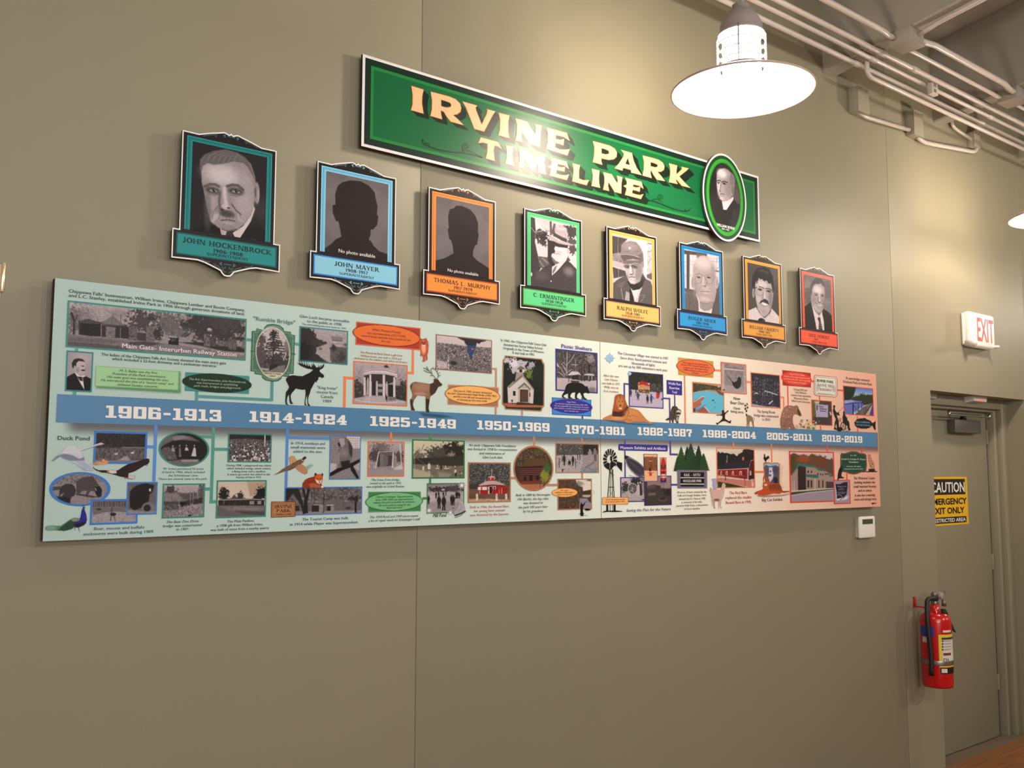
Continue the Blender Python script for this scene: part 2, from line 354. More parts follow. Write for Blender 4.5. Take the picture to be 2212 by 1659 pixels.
    def S(s, col, sc=12, th=.6, a=.8, seed=3, P=None, k=7, box=None, sy=1.0):
        m = ss((fbm(s.x/sc, s.y/sc*sy, seed)-th)*k)*a
        if P is not None: m = m*ss(.5+s._poly(P)/(2*s.px*.8))
        if box is not None:
            v = s.y-s.k*(s.x-(box[0]+box[2])/2); m = m*((s.x > box[0]) & (s.x < box[2]) & (v > box[1]) & (v < box[3]))
        return s.over(m, col)
    def N(s, sc=8, amp=.15, seed=9):
        s.c = np.clip(s.c*(1+amp*(fbm(s.x/sc, s.y/sc, seed)-.5)*2)[..., None], 0, 255); return s
    def frame(s, col, wd):
        """border of width wd (frame units) just inside the edge"""
        X0, X1, Z0, Z1 = s.rect; u = wd*(X1-X0)/(s.x[s.ny//2, -1]-s.x[s.ny//2, 0]); v = wd*(Z1-Z0)/(s.y[-1, s.nx//2]-s.y[0, s.nx//2])
        d = np.minimum(np.minimum(s.gx-X0, X1-s.gx)/u, np.minimum(s.gz-Z0, Z1-s.gz)/v)
        k = wd/s.px; s.clip = None; return s.over(1-ss((d-1)*k+.5), col)
    def ovalmask(s, cx, cy, rx, ry, bcol, wd):
        u = s.x-cx; v = s.y-cy-s.k*u; d = np.sqrt((u/rx)**2+(v/ry)**2)*min(rx, ry); R_ = min(rx, ry); s.clip = None
        s.over(ss(.5+(d-(R_-wd))/(1.6*s.px)), bcol); s.a = s.a*ss(.5+(R_-d)/(1.6*s.px)); s.clear = True; return s
    def clipP(s, P): s.clip = ss(.5+s._poly(P)/(1.6*s.px)); return s
    def build(s, name, parent, label=None, gain=1.0, rough=0.5, dy=0.0):
        ny, nx = s.ny+1, s.nx+1; V = np.stack([s.gx, np.full_like(s.gx, s.Y+dy), s.gz], -1).reshape(-1, 3)-ROOTLOC.get(parent.name, np.zeros(3))
        idx = np.arange(nx*ny).reshape(ny, nx); q = np.stack([idx[1:, :-1], idx[1:, 1:], idx[:-1, 1:], idx[:-1, :-1]], -1).reshape(-1, 4)
        if s.clear: q = q[s.a.reshape(-1)[q].max(1) > 0.01]
        me = bpy.data.meshes.new(name); me.vertices.add(len(V)); me.vertices.foreach_set('co', V.ravel())
        me.loops.add(q.size); me.loops.foreach_set('vertex_index', q.ravel().astype(np.int32)); me.polygons.add(len(q))
        me.polygons.foreach_set('loop_start', np.arange(0, q.size, 4, dtype=np.int32)); me.update(calc_edges=True)
        ca = me.color_attributes.new('Col', 'FLOAT_COLOR', 'POINT')
        rgba = np.concatenate([lin(np.clip(255*(np.clip(s.c*gain, 0, 255)/255)**1.12, 0, 255)), s.a[..., None]], -1).reshape(-1, 4); ca.data.foreach_set('color', rgba.ravel().astype(np.float32))
        me.materials.append(print_mat(s.clear, rough)); o = link(name, me, parent)
        if label: o['label'] = label
        return o
def print_mat(alpha, rough):
    n_ = 'picture_print_%d_%d' % (alpha, int(rough*100))
    if n_ in MATS: return MATS[n_]
    m = bpy.data.materials.new(n_); m.use_nodes = True; nt = m.node_tree; b = nt.nodes['Principled BSDF']
    b.inputs['Roughness'].default_value = rough; b.inputs['Specular IOR Level'].default_value = 0.12
    a = nt.nodes.new('ShaderNodeAttribute'); a.attribute_name = 'Col'; nt.links.new(a.outputs['Color'], b.inputs['Base Color'])
    if alpha: nt.links.new(a.outputs['Alpha'], b.inputs['Alpha'])
    MATS[n_] = m; return m
# ------------------------------------------------------------------ the room
M_WALL = mat('wall_paint', WALLC, 0.5, spec=0.35, bump=0.2, bscale=260, var=0.03)
M_TRIMW = mat('frame_paint', WALLC, 0.38, spec=0.5)
M_CEIL = mat('ceiling_paint', CEILC, 0.5, spec=0.4, bump=0.25, bscale=60, var=0.02)
M_PIPE = mat('pipe_paint', PIPEC, 0.3, spec=0.5)
OX0, OX1, OZ1, YF, YD = 5.432, 6.69, 2.205, 0.12, 0.2
wb = boxes('wall_back', [(-3, .0035, -.2, OX0, .4, 5.3), (OX1, .0035, -.2, 10, .4, 5.3), (OX0, .0035, OZ1, OX1, .4, 5.3), (OX0, .3, -.2, OX1, .4, OZ1)], M_WALL)
props(wb, kind='structure')
J = .0011
for x0, x1 in ((-3, 1.797-J), (1.797+J, 5.039-J), (6.75+J, 10)):
    boxes('wall_panel', [(x0, 0, -.2, x1, .0036, 5.3)], M_WALL, wb, bev=.0012)
a, b = 5.039+J, 6.75-J
extrude('wall_panel', [(a, -.2), (OX0, -.2), (OX0, OZ1), (OX1, OZ1), (OX1, -.2), (b, -.2), (b, 5.3), (a, 5.3)], 0, .0036, M_WALL, wb)
props(boxes('wall_left', [(-3.2, -7.3, -.2, -3, .4, 6)], M_WALL), kind='structure')
props(boxes('wall_right', [(10, -7.3, -.2, 10.2, .4, 6)], M_WALL), kind='structure')
props(boxes('wall_front', [(-3.2, -7.5, -.2, 10.2, -7.3, 6)], M_WALL), kind='structure')
# floor boards
m = bpy.data.materials.new('wood_floor'); m.use_nodes = True; nt = m.node_tree; bs = nt.nodes['Principled BSDF']; bs.inputs['Roughness'].default_value = .35
tc = nt.nodes.new('ShaderNodeTexCoord'); mp = nt.nodes.new('ShaderNodeMapping'); mp.inputs['Scale'].default_value = (1.2, 14, 1); nz = nt.nodes.new('ShaderNodeTexNoise')
nz.inputs['Scale'].default_value = 3; nz.inputs['Detail'].default_value = 6; cr = nt.nodes.new('ShaderNodeValToRGB')
cr.color_ramp.elements[0].color = rgb((96, 58, 30)); cr.color_ramp.elements[1].color = rgb((170, 112, 64))
nt.links.new(tc.outputs['Object'], mp.inputs[0]); nt.links.new(mp.outputs[0], nz.inputs['Vector']); nt.links.new(nz.outputs['Fac'], cr.inputs[0]); nt.links.new(cr.outputs[0], bs.inputs['Base Color'])
M_FLOOR = m
fl = boxes('floor', [(-3, -7.3, -.2, 10, -.0, -.012)], mat('subfloor', (60, 45, 35), .8)); props(fl, kind='structure')
boards = []
rnd = random.Random(4)
for i in range(52):
    y1 = -.001-i*.09; xs = [4.2+rnd.random()*.6]
    if y1 < -2.2: break
    while xs[-1] < 9: xs.append(xs[-1]+.7+rnd.random()*.8)
    for x0, x1 in zip(xs, xs[1:]): boxes('floor_board', [(x0+.0008, y1-.0885, -.0119, x1-.0008, y1, 0)], M_FLOOR, fl)
boxes('floor_boards', [(-3, -7.3, -.0119, 4.2, -.001, -.0005), (4.2, -7.3, -.0119, 10, -2.3, -.0005)], M_FLOOR, fl)
# ceiling: sloping slab with concrete ribs
SL = .13; ZS = 3.914
def prism(name, x0, x1, y0, y1, zf, thick, m_, parent=None):
    V = [(x, y, zf(y)+t) for t in (0, thick) for x, y in ((x0, y0), (x1, y0), (x1, y1), (x0, y1))]
    return mesh(name, V, [(0, 3, 2, 1), (4, 5, 6, 7), (0, 1, 5, 4), (1, 2, 6, 5), (2, 3, 7, 6), (3, 0, 4, 7)], m_, parent)
ce = prism('ceiling', -3, 10, -7.3, 0, lambda y: 4.42-SL*y, .15, M_CEIL); props(ce, kind='structure')
for x in (-.6, .6, 1.8, 3.0, 4.41, 5.605, 6.8, 8.0, 9.2):
    V = [(x_, y, z-SL*y) for y in (-7.3, -.0005) for x_, z in ((x+.006, ZS), (x+.094, ZS), (x+.1, ZS+.008), (x+.115, 4.425), (x-.0, 4.425), (x, ZS+.01))]
    n = 6; Fc = [tuple(range(5, -1, -1)), tuple(range(6, 12))]+[(i, (i+1) % n, (i+1) % n+n, i+n) for i in range(n)]
    mesh('ceiling_beam', V, Fc, M_CEIL, ce)
# sunken door sill
sill = mesh('trim_1', [(OX0, 0, -.02), (OX1, 0, -.02), (OX1, .3, -.075), (OX0, .3, -.075), (OX0, 0, -.2), (OX1, 0, -.2), (OX1, .3, -.2), (OX0, .3, -.2)],
            [(0, 1, 2, 3), (4, 7, 6, 5), (0, 4, 5, 1), (2, 6, 7, 3), (1, 5, 6, 2), (0, 3, 7, 4)], mat('sill_concrete', (128, 110, 92), .8, bump=.4, bscale=90)); props(sill, kind='structure')
# ------------------------------------------------------------------ door
dr = thing('door_1', None, None, (6.06, YD, -.05), kind='structure')
dxr = at(2128, 893, YD)[0]
boxes('door_leaf', [(5.57, YD, -.052, dxr, YD+.044, at(2060, 884, YD)[2]+.03)], mat('door_paint', DOORC, .42, spec=.45, bump=.15, bscale=200), dr, bev=.002)
zst = at(2010, 880, .156)[2]; zhd = at(2010, 872, YF)[2]
s0, s1 = at(2146, 893, .156)[0], at(2151, 880, .156)[0]; j0, j1 = at(2162, 880, YF)[0], OX1
boxes('door_frame', [(s0, .1568, -.07, j1, .3, OZ1), (j0, YF, -.07, j1, .1566, OZ1), (OX0, YF+.0004, zhd, j0-.0002, .157, OZ1-.0003), (OX0, .1564, zst, s0-.0002, .3, OZ1-.0003), (OX0, .1572, -.07, 5.56, .3, zst), (OX0, YF+.0008, -.07, 5.53, .157, zhd)], M_TRIMW, dr, bev=.0015)
boxes('door_gap', [(dxr, YD+.01, -.06, s0+.01, YD+.03, zst+.01)], mat('dark_gap', (18, 15, 12), .9), dr)
MG = mat('closer_grey', (104, 98, 92), .42, metal=.35); MS = mat('steel', (190, 188, 182), .25, metal=1)
yb = .143; q0 = at(2063.5, 905, yb); q1 = at(2120, 937, yb)
cb = boxes('closer_body', [(q0[0], yb, q1[2], q1[0], YD, q0[2])], MG, dr, bev=.004); cb['label'] = 'grey box shaped door closer'
e0 = at(2052, 893, .09); e1 = at(2133, 891.5, .11); zc = e0[2]
ca_ = boxes('closer_arm', [(e0[0], .086, zc-.012, e1[0], .1, zc-.004), (e0[0]+.02, .104, zc+.002, e1[0]-.1, .118, zc+.01)], mat('arm_metal', (120, 116, 110), .35, metal=.8), dr, bev=.001)
lathe('arm_knuckle', [(.0, -.022), (.011, -.022), (.011, .022), (.0, .022)], (e0[0], .095, zc), MS, ca_, n=16)
lathe('arm_knuckle', [(.0, -.018), (.011, -.018), (.011, .018), (.0, .018)], (e1[0], .1, zc), MS, ca_, n=16)
k0 = at(2090, 902, .13); lathe('arm_pivot', [(0, -.02), (.02, -.02), (.016, .012), (0, .012)], (k0[0], .16, q0[2]+.015), mat('black_rubber', (22, 20, 19), .6), ca_, n=16)
for hz in (.25, 1.05, 1.9): boxes('hinge', [(dxr-.004, YD-.008, hz, dxr+.012, YD+.004, hz+.1)], M_TRIMW, dr, bev=.001)
# caution sign on the door
cs = thing('caution_sign', 'yellow and black CAUTION emergency exit only sign on the door', 'sign', (*at(2050, 1080, YD)[:1], YD-.001, at(2050, 1080, YD)[2]))
YS = YD-.0006; tl = to('y', 322, 1200, YS); br = to('y', 592, 1517, YS)
X0, X1 = tl[0], br[0]; Z1 = to('y', 460, 1199, YS)[1]; Z0 = to('y', 460, 1520, YS)[1]
MY = mat('sign_yellow', (238, 182, 22), .35); MK = mat('sign_black', (26, 22, 20), .35)
boxes('sign_plate', [(X0, YS-.001, Z0, X1, YD, Z1)], MY, cs)
flat('black_header', [[(X0+.02, to('y', 460, 1213, YS)[1]), (X1-.03, to('y', 460, 1213, YS)[1]), (X1-.03, to('y', 460, 1317, YS)[1]), (X0+.02, to('y', 460, 1317, YS)[1])]], YS-.0014, MK, cs)
flat('black_footer', [[(X0+.02, to('y', 460, 1465, YS)[1]), (X1-.03, to('y', 460, 1465, YS)[1]), (X1-.03, to('y', 460, 1507, YS)[1]), (X0+.02, to('y', 460, 1507, YS)[1])]], YS-.0014, MK, cs)
WH = (238, 232, 222)
block('header_text', 'y', [('CAUTION', 342, 566, 1300)], 68, WH, YS-.002, cs, bold=.02)
block('message_text', 'y', [('EMERGENCY', 334, 580, 1381), ('EXIT ONLY', 350, 565, 1442)], 41, (26, 22, 20), YS-.002, cs, bold=.03)
block('footer_text', 'y', [('RESTRICTED AREA', 352, 573, 1498)], 25, WH, YS-.002, cs, bold=.02)
# exit device sensor and contact above the door
q0 = at(2102, 855, .06); q1 = at(2133, 872, .06)
sn = thing('door_sensor', 'white wedge shaped sensor with red light under the lintel above the door', 'sensor', ((q0[0]+q1[0])/2, .09, q1[2]))
MWP = mat('white_plastic', (226, 220, 214), .35)
x0, x1, z0, z1 = q0[0], q1[0], q1[2], q0[2]
V = [(x0, .06, z1), (x1, .06, z1), (x1-.01, .06, z0+.01), (x0+.01, .06, z0+.01), (x0, YF, z1), (x1, YF, z1), (x1-.01, YF, z0), (x0+.01, YF, z0)]
mesh('sensor_body', V, [(0, 1, 2, 3), (4, 7, 6, 5), (0, 4, 5, 1), (3, 2, 6, 7), (0, 3, 7, 4), (1, 5, 6, 2)], MWP, sn)
boxes('indicator', [((x0+x1)/2-.025, .0585, z0+.012, (x0+x1)/2+.03, .0605, z0+.02)], mat('red_led', (230, 70, 60), .3, emit=(255, 60, 50), estr=1.0), sn)
q0 = at(2010, 845, .1); q1 = at(2024, 862, .1)
ct = boxes('door_contact', [(q0[0]-.03, .1, q1[2], q1[0], YF, q0[2])], mat('grey_plastic', (170, 162, 158), .4), None, bev=.003)
props(ct, 'small grey door contact box at the left end of the door head', 'sensor')
# ------------------------------------------------------------------ exit sign
ye = -.055; a0 = at(2094, 671, ye); a1 = at(2151.5, 755, ye); zt = at(2123, 677, ye)[2]; zb = at(2123, 751, ye)[2]
ex = thing('exit_sign', 'lit white emergency EXIT sign with red letters on wall above the door', 'sign', ((a0[0]+a1[0])/2, 0, zb))
boxes('housing', [(a0[0], ye, zb, a1[0], -.001, zt)], mat('exit_white', (236, 226, 214), .35, emit=(255, 236, 224), estr=.05), ex, bev=.02, seg=4)
boxes('back_plate', [(a0[0]-.012, -.02, zb+.01, a1[0]+.005, 0, zt-.01)], MWP, ex, bev=.008)
eo = block('exit_letters', 'y', [('EXIT', 652, 760, 302)], 156, (255, 60, 60), ye-.0008, ex, bold=.015)
MR = mat('exit_red', (214, 34, 40), .4, emit=(255, 26, 36), estr=.45)
eo.data.materials[0] = MR
for px, py, r in ((2098, 740, .025), (2147, 750, .011)):
    c = at(px, py, -.05); lathe('lamp_head', [(0, -.045), (r*.6, -.045), (r, -.03), (r, .02), (0, .02)], (c[0], -.04, c[2]), MWP, ex, n=24, axis='y')
# ------------------------------------------------------------------ thermostat and wall plate
yt = -.03; a0 = at(1857, 1116, yt); a1 = at(1892.5, 1161, yt)
th = thing('thermostat', 'white rounded wall thermostat with dark display below the timeline board', 'thermostat', ((a0[0]+a1[0])/2, 0, a1[2]))
boxes('housing', [(a0[0], yt, a1[2], a1[0], -.012, a0[2])], mat('thermostat_white', (232, 226, 218), .4), th, bev=.012, seg=4)
boxes('back_plate', [(a0[0]+.004, -.013, a1[2]+.005, a1[0]-.004, 0, a0[2]-.005)], mat('thermostat_back', (196, 186, 172), .5), th)
c0 = at(1863, 1122, yt-.0005); c1 = at(1885.5, 1131.3, yt-.0005)
boxes('display', [(c0[0], yt-.0012, c1[2], c1[0], yt+.001, c0[2])], mat('lcd', (72, 76, 66), .2), th)
a0 = at(-70, 560, -.018); a1 = at(6.5, 646, -.018)
wp = thing('wall_plate', 'metal edged wall plate cut by the left photo edge', 'wall plate', ((a0[0]+a1[0])/2, 0, a1[2]))
boxes('plate', [(a0[0], -.014, a1[2], a1[0]-.006, 0, a0[2]-.0)], mat('plate_beige', (214, 188, 168), .35), wp, bev=.002)
boxes('rim', [(a1[0]-.007, -.02, a1[2]+.02, a1[0]+.002, 0, a0[2]+.004)], mat('plate_brass', (236, 206, 168), .2, metal=.6), wp, bev=.002)
# ------------------------------------------------------------------ pendant lamps
MGAL = mat('galvanised', (172, 160, 158), .45, metal=.25)
MENA = mat('enamel', (192, 172, 160), .4, spec=.3)
def make_lamp(c, label):
    x, y, z = c; t = thing('pendant_lamp', label, 'lamp', (x, y, z), group='pendant lamps along the wall')
    R_ = .27
    prof = [(.082, .085), (.095, .083), (.14, .062), (.2, .036), (.255, .011), (R_, .002), (R_+.002, -.002), (R_-.001, -.005), (R_-.004, -.001), (.252, .006), (.198, .031), (.138, .057), (.094, .078), (.082, .080)]
    lathe('lamp_shade', prof, c, MENA, t, n=72)
    lathe('glass_jar', [(.0, -.01), (.03, -.007), (.055, .006), (.068, .03), (.072, .06), (.072, .215), (.066, .228), (.0, .228)], c, mat('lit_glass', (255, 240, 215), .3, emit=JARC, estr=LAMP_E), t, n=40)
    cg = lathe('cage', [(.092, .078), (.097, .078), (.097, .09), (.092, .09), (.092, .078)], c, MGAL, t, n=48)
    for k in range(3):
        zz = .115+.036*k; lathe('cage_ring', [(.091+.0035*math.cos(a_), zz+.0035*math.sin(a_)) for a_ in np.linspace(0, 2*PI, 9)], c, MGAL, cg, n=48)
    for k in range(4):
        a_ = .55+PI/2*k; ca, sa = math.cos(a_), math.sin(a_); tube('cage_bar', [(x+.092*ca, y+.092*sa, z+.08), (x+.092*ca, y+.092*sa, z+.215), (x+.082*ca, y+.082*sa, z+.235)], .0035, MGAL, cg, n=8)
    lathe('lamp_cap', [(.088, .222), (.09, .226), (.082, .236), (.08, .262), (.07, .285), (.05, .315), (.034, .327), (.03, .33), (.032, .345), (.014, .357), (.0, .358)], c, MGAL, t, n=48)
    st = tube('stem', [(x, y, z+.35), (x+.012, y, z+.37), (x-.006, y, z+.385), (x, y, z+.40), (x, y, 4.42-SL*y+.02)], .008, MGAL, t, n=10)
    lathe('canopy', [(0, 4.42-SL*y-z-.03), (.05, 4.42-SL*y-z-.03), (.06, 4.42-SL*y-z+.02), (0, 4.42-SL*y-z+.02)], c, MGAL, t, n=24)
    return t
LC = (2.812, -.687, 3.167)
lamp = make_lamp(LC, 'white shaded pendant lamp with a glowing caged glass jar in front of the green sign')
def copy_tree(o, parent=None, delta=(0, 0, 0)):
    c = o.copy(); COL.objects.link(c); c.parent = parent
    if parent is None: c.location = tuple(o.location[i]+delta[i] for i in range(3))
    for ch in list(o.children): copy_tree(ch, c)
    return c
l2 = copy_tree(lamp, None, (2.86, 0, 0)); l2['label'] = 'second pendant lamp, only its white shade tip showing at the right edge'
for x, y, e in ((8.53, -.69, .2), (1.4, -3.6, .42), (2.8, -4.2, .4), (5.7, -4.2, .7), (8.5, -4.2, .7)):  # unseen lights: third lamp of the row, then fill added deeper in the room
    l = bpy.data.lights.new('unseen_light', 'POINT'); l.energy = P_PT*e; l.color = LAMP_COL; l.shadow_soft_size = .08
    o = bpy.data.objects.new('unseen_light', l); o.location = (x, y, 3.1); COL.objects.link(o)
# ------------------------------------------------------------------ conduits and boxes
def under(px, py, drop):
    y = -.3
    for _ in range(6): y = atz(px, py, ZS-SL*y-drop)[1]
    return y, ZS-SL*y-drop
CG = 'painted conduits running along the wall top'
def conduit(label, pts, r, coup=(), group=CG, rb=.06):
    t = tube('conduit', bend(pts, rb), r, M_PIPE, None, n=14); props(t, label, 'pipe', group)
    for x in coup:
        y, z = [(p[1], p[2]) for p in pts if True][1]
        tube('coupling', [(x-.03, y, z), (x+.03, y, z)], r*1.28, M_PIPE, t, n=14)
    return t
yB, zB = under(1900, 112, .022); yC, zC = under(1880, 125, .02); yD, zD = under(1850, 138, .02); yA, zA = under(1905, 65, .03)
yE, zE = under(2100, 270, .1); yF_, zF = under(2050, 170, .02); yG, zG = under(2050, 148, .03)
def xat(px, py, y): return at(px, py, y)[0]
conduit('thin white conduit nearest the wall but one, running past both junction boxes', [(1, yD, zD), (xat(1852, 140, yD), yD, zD), (9.5, yD, zD)], .0135, (xat(1852, 140, yD), xat(2120, 262, yD)))
conduit('white conduit between the two others under the beam, third from the wall', [(1, yC, zC), (xat(1885, 127, yC), yC, zC), (9.5, yC, zC)], .0125, (xat(1885, 127, yC), xat(2140, 255, yC)))
conduit('white conduit farthest from the wall that passes under the first junction box', [(1, yB, zB), (xat(1905, 114, yB), yB, zB), (9.5, yB, zB)], .0135, (xat(1905, 114, yB), xat(1975, 147, yB)))
b1x0, b1x1 = 4.40, 4.53
bx = lambda px, py, z: atz(px, py, z)
zb1 = ZS+SL*.52-.075
c1 = bx(1923, 100, zb1); c2 = bx(1950, 117, zb1); c3 = bx(1988, 95, zb1)
bX0, bX1 = min(c1[0], c2[0], c3[0]), max(c1[0], c2[0], c3[0]); bY0, bY1 = min(c1[1], c2[1], c3[1]), max(c1[1], c2[1], c3[1])
jb = boxes('junction_box', [(bX0, bY0, zb1, bX1, bY1, ZS-SL*bY0-.001)], M_CEIL, None, bev=.004); props(jb, 'square white junction box under the first ceiling beam', 'junction box', 'junction boxes under the beams')
boxes('cover', [(bX0-.003, bY0-.003, zb1-.003, bX1+.003, bY1+.003, zb1+.001)], M_CEIL, jb, bev=.001)
dXb = 5.605-4.41
j2 = boxes('junction_box', [(bX0+dXb, bY0, zb1, bX1+dXb, bY1, ZS-SL*bY0-.001)], M_CEIL, None, bev=.004); props(j2, 'white junction box under the second ceiling beam, farther right', 'junction box', 'junction boxes under the beams')
boxes('cover', [(bX0+dXb-.003, bY0-.003, zb1-.003, bX1+dXb+.003, bY1+.003, zb1+.001)], M_CEIL, j2, bev=.001)
zm = zb1+.035
conduit('upper white conduit that bends down into the first junction box', [(1, yA, zA), (bX0-.12, yA, zA), (bX0-.05, yA+.01, zm), (bX0, yA+.01, zm)], .0145, rb=.05)
yg = (bY0+bY1)/2-.04; yf = (bY0+bY1)/2+.04
conduit('thick white conduit linking the first junction box to the second', [(bX1, yg, zm), (bX1+.08, yg, zm+.01), (bX1+.14, yg, zm+.02), (bX0+dXb-.12, yg, zm+.02), (bX0+dXb-.05, yg, zm), (bX0+dXb, yg, zm)], .016, rb=.05)
conduit('thin white conduit beside the thick one between the junction boxes', [(bX1, yf, zm-.015), (bX1+.1, yf+.01, zm), (bX0+dXb-.06, yf+.01, zm), (bX0+dXb, yf, zm-.01)], .0115, rb=.05)
xm = (4.41+4.51)/2+.01
for lab, xo in (('white conduit following the first ceiling beam away from its junction box', 0), ('white conduit following the second ceiling beam away from its junction box', dXb)):
    y0 = bY0; conduit(lab, [(bX1-.05+xo*1.04, y0, ZS-SL*y0-.03), (bX1-.05+xo*1.04, y0-.1, ZS-SL*(y0-.1)-.018), (bX1-.05+xo*1.04, -5, ZS+SL*5-.018)], .0125, rb=.04)
for lab, y_, r in (('white conduit leaving the second junction box toward the far end', yg, .013), ('second white conduit leaving the far junction box', yf, .011)):
    conduit(lab, [(bX1+dXb, y_, zm), (bX1+dXb+.1, y_, zm), (9.5, y_, zm)], r)
xe = xat(1873, 158, yE)
conduit('lowest white conduit, curving down from behind the others beside the upper wall box', [(xe, yE, zE+.11), (xe, yE, zE), (9.5, yE, zE)], .0125, rb=.09)
# boxes on the wall
def wall_box(px0, py0, px1, py1, dep, label, w_):
    f = at(px0, py0, -dep); g = at(px0, py1, -dep)
    t = boxes('wall_box', [(f[0], -dep, g[2], f[0]+w_, 0, f[2])], M_CEILW, None, bev=.003); props(t, label, 'electrical box')
    boxes('cover', [(f[0]-.002, -dep-.003, g[2]-.002, f[0]+w_+.002, -dep+.001, f[2]+.002)], M_CEILW, t, bev=.001)
    for sx in (.02, w_-.02): lathe('screw', [(0, -.001), (.003, -.001), (.003, .001), (0, .001)], (f[0]+sx, -dep-.003, f[2]-.012), mat('dark_gap', (18, 15, 12), .9), t, n=8, axis='y')
    return f, g
M_CEILW = mat('box_paint', BOXC, .4, spec=.45)
fa, ga = wall_box(1852, 184, 1854, 237, .062, 'wall mounted electrical box left of its twin, under the first beam', .11)
fb, gb = wall_box(1973, 236, 1973, 288, .056, 'electrical box on the wall between the two conduit runs', .105)
fc_, gc = wall_box(2103, 283, 2103, 314, .05, 'small electrical box partly hidden behind the ceiling conduits', .08)
conduit('short conduit along the wall joining the two wall boxes', [(fa[0]+.06, -.03, ga[2]+.01), (fa[0]+.13, -.03, ga[2]-.0), (fb[0]+.005, -.03, gb[2]+.03)], .012, group='conduits fixed to the wall')
xq = at(2112, 330, -.03)[0]
conduit('conduit leaving the second wall box and turning up behind the pipes', [(fb[0]+.08, -.03, gb[2]+.004), (fb[0]+.16, -.03, gb[2]-.012), (xq, -.03, at(2112, 330, -.03)[2]), (xq+.01, -.03, 4.3)], .013, group='conduits fixed to the wall', rb=.08)
conduit('conduit curling from behind the second beam into the small wall box', [(at(2055, 262, -.03)[0], -.03, at(2055, 250, -.03)[2]+.15), (at(2055, 262, -.03)[0], -.03, at(2060, 275, -.03)[2]), (fc_[0]+.003, -.03, (fc_[2]+gc[2])/2)], .011, group='conduits fixed to the wall', rb=.06)
s0_ = at(2013, 171, -.3); s1_ = at(2027, 207, -.3)
sb = boxes('strut_bracket', [(s0_[0], -.3, s1_[2], s1_[0], -.27, s0_[2])], M_PIPE, None, bev=.002); props(sb, 'slotted white strut bracket hanging between the conduits', 'bracket')
for k in range(3): boxes('slot', [((s0_[0]*(.72-.0)+s1_[0]*.28), -.302, s1_[2]+.012+.032*k, (s0_[0]*.35+s1_[0]*.65), -.2995, s1_[2]+.03+.032*k)], mat('slot_shade', (120, 106, 98), .8), sb)
# ------------------------------------------------------------------ fire extinguisher
ycy = -.115; cA = at(2023, 1400, ycy); RC = .082
zbot = at(2023, 1491, ycy-.05)[2]; zsh = at(2023, 1328, ycy-.05)[2]
def hit(zx, zy, r):
    d = ray(1970+zx/7.213, 1270+zy/7.213); ox, oy = CAM[0]-cA[0], CAM[1]-ycy
    a_ = d[0]**2+d[1]**2; b_ = ox*d[0]+oy*d[1]; c_ = ox*ox+oy*oy-r*r; D = b_*b_-a_*c_
    t = (-b_-math.sqrt(D))/a_ if D > 0 else -b_/a_
    p = CAM+d*t; an = math.atan2(p[1]-ycy, p[0]-cA[0]); return (an-2*PI if an > 1.2 else an), p[2], p
fe = thing('fire_extinguisher', 'red fire extinguisher with black hose hung on the wall beside the door', 'fire extinguisher', (cA[0], ycy, zbot))
MRED = mat('extinguisher_red', (196, 10, 14), .22, spec=.55, coat=.4); MBLK = mat('hose_black', (26, 23, 24), .5)
H = zsh-zbot
lathe('cylinder', [(0, .006), (RC-.012, .004), (RC-.004, .0), (RC, .012), (RC, H-.045), (RC-.003, H-.028), (RC-.012, H-.012), (RC-.028, H-.0), (RC-.045, H+.006), (.027, H+.009), (.025, H+.013), (.025, H+.045), (.018, H+.048), (0, H+.048)], (cA[0], ycy, zbot), MRED, fe, n=56)
def wrap(name, x0, y0, x1, y1, dr_, m_, parent=fe, ext=0.0, label=None):
    a0_, z1_, _ = hit(x0, y0, RC+dr_); a1_, _, _ = hit(x1, y0, RC+dr_); z0_ = hit((x0+min(x1, 560))/2, y1, RC+dr_)[1]; z1_ = hit((x0+min(x1, 560))/2, y0, RC+dr_)[1]
    a1_ += ext; V, Fc = [], []; n = 14
    for i in range(n+1):
        a_ = a0_+(a1_-a0_)*i/n
        for z_ in (z0_, z1_): V.append((cA[0]+(RC+dr_)*math.cos(a_), ycy+(RC+dr_)*math.sin(a_), z_))
    for i in range(n): Fc.append((2*i, 2*i+2, 2*i+3, 2*i+1))
    o = mesh(name, V, Fc, m_, parent, smooth=True)
    if label: o['label'] = label
    return o
wrap('blue_tape', 135, 600, 335, 752, .0012, mat('blue_tape', (18, 66, 168), .5), label='blue tape band')
wrap('white_tag', 165, 765, 262, 848, .0012, mat('tag_white', (205, 190, 182), .5))
lb = wrap('instruction_label', 410, 730, 575, 1240, .001, mat('label_yellow', (222, 204, 44), .4), ext=1.2, label='yellow framed instruction label')
wrap('label_panel', 462, 775, 575, 1160, .0016, mat('label_white', (222, 212, 204), .4), lb, ext=.9)
wrap('label_header', 462, 775, 575, 808, .0022, mat('label_dark', (60, 56, 52), .4), lb, ext=.9)
for k in range(4):
    wrap('label_bullet', 468, 815+45*k, 490, 843+45*k, .0022, mat('label_dark', (60, 56, 52), .4), lb)
    wrap('label_line', 500, 820+45*k, 575, 826+45*k, .0022, mat('label_grey', (120, 112, 106), .4), lb, ext=.3)
    wrap('label_line', 500, 832+45*k, 570, 837+45*k, .0022, mat('label_grey', (120, 112, 106), .4), lb, ext=.2)
wrap('label_picture', 488, 1015, 575, 1055, .0022, mat('label_red', (120, 60, 50), .4), lb, ext=.2)
for q in ((492, 1100, 502, 1150), (502, 1100, 540, 1108), (530, 1100, 540, 1150), (556, 1100, 566, 1150), (556, 1120, 580, 1128)): wrap('label_mark', *q, .0022, mat('label_dark', (60, 56, 52), .4), lb)
wrap('class_label', 440, 1248, 575, 1345, .0014, mat('label_black', (22, 20, 18), .4), fe, ext=.9)
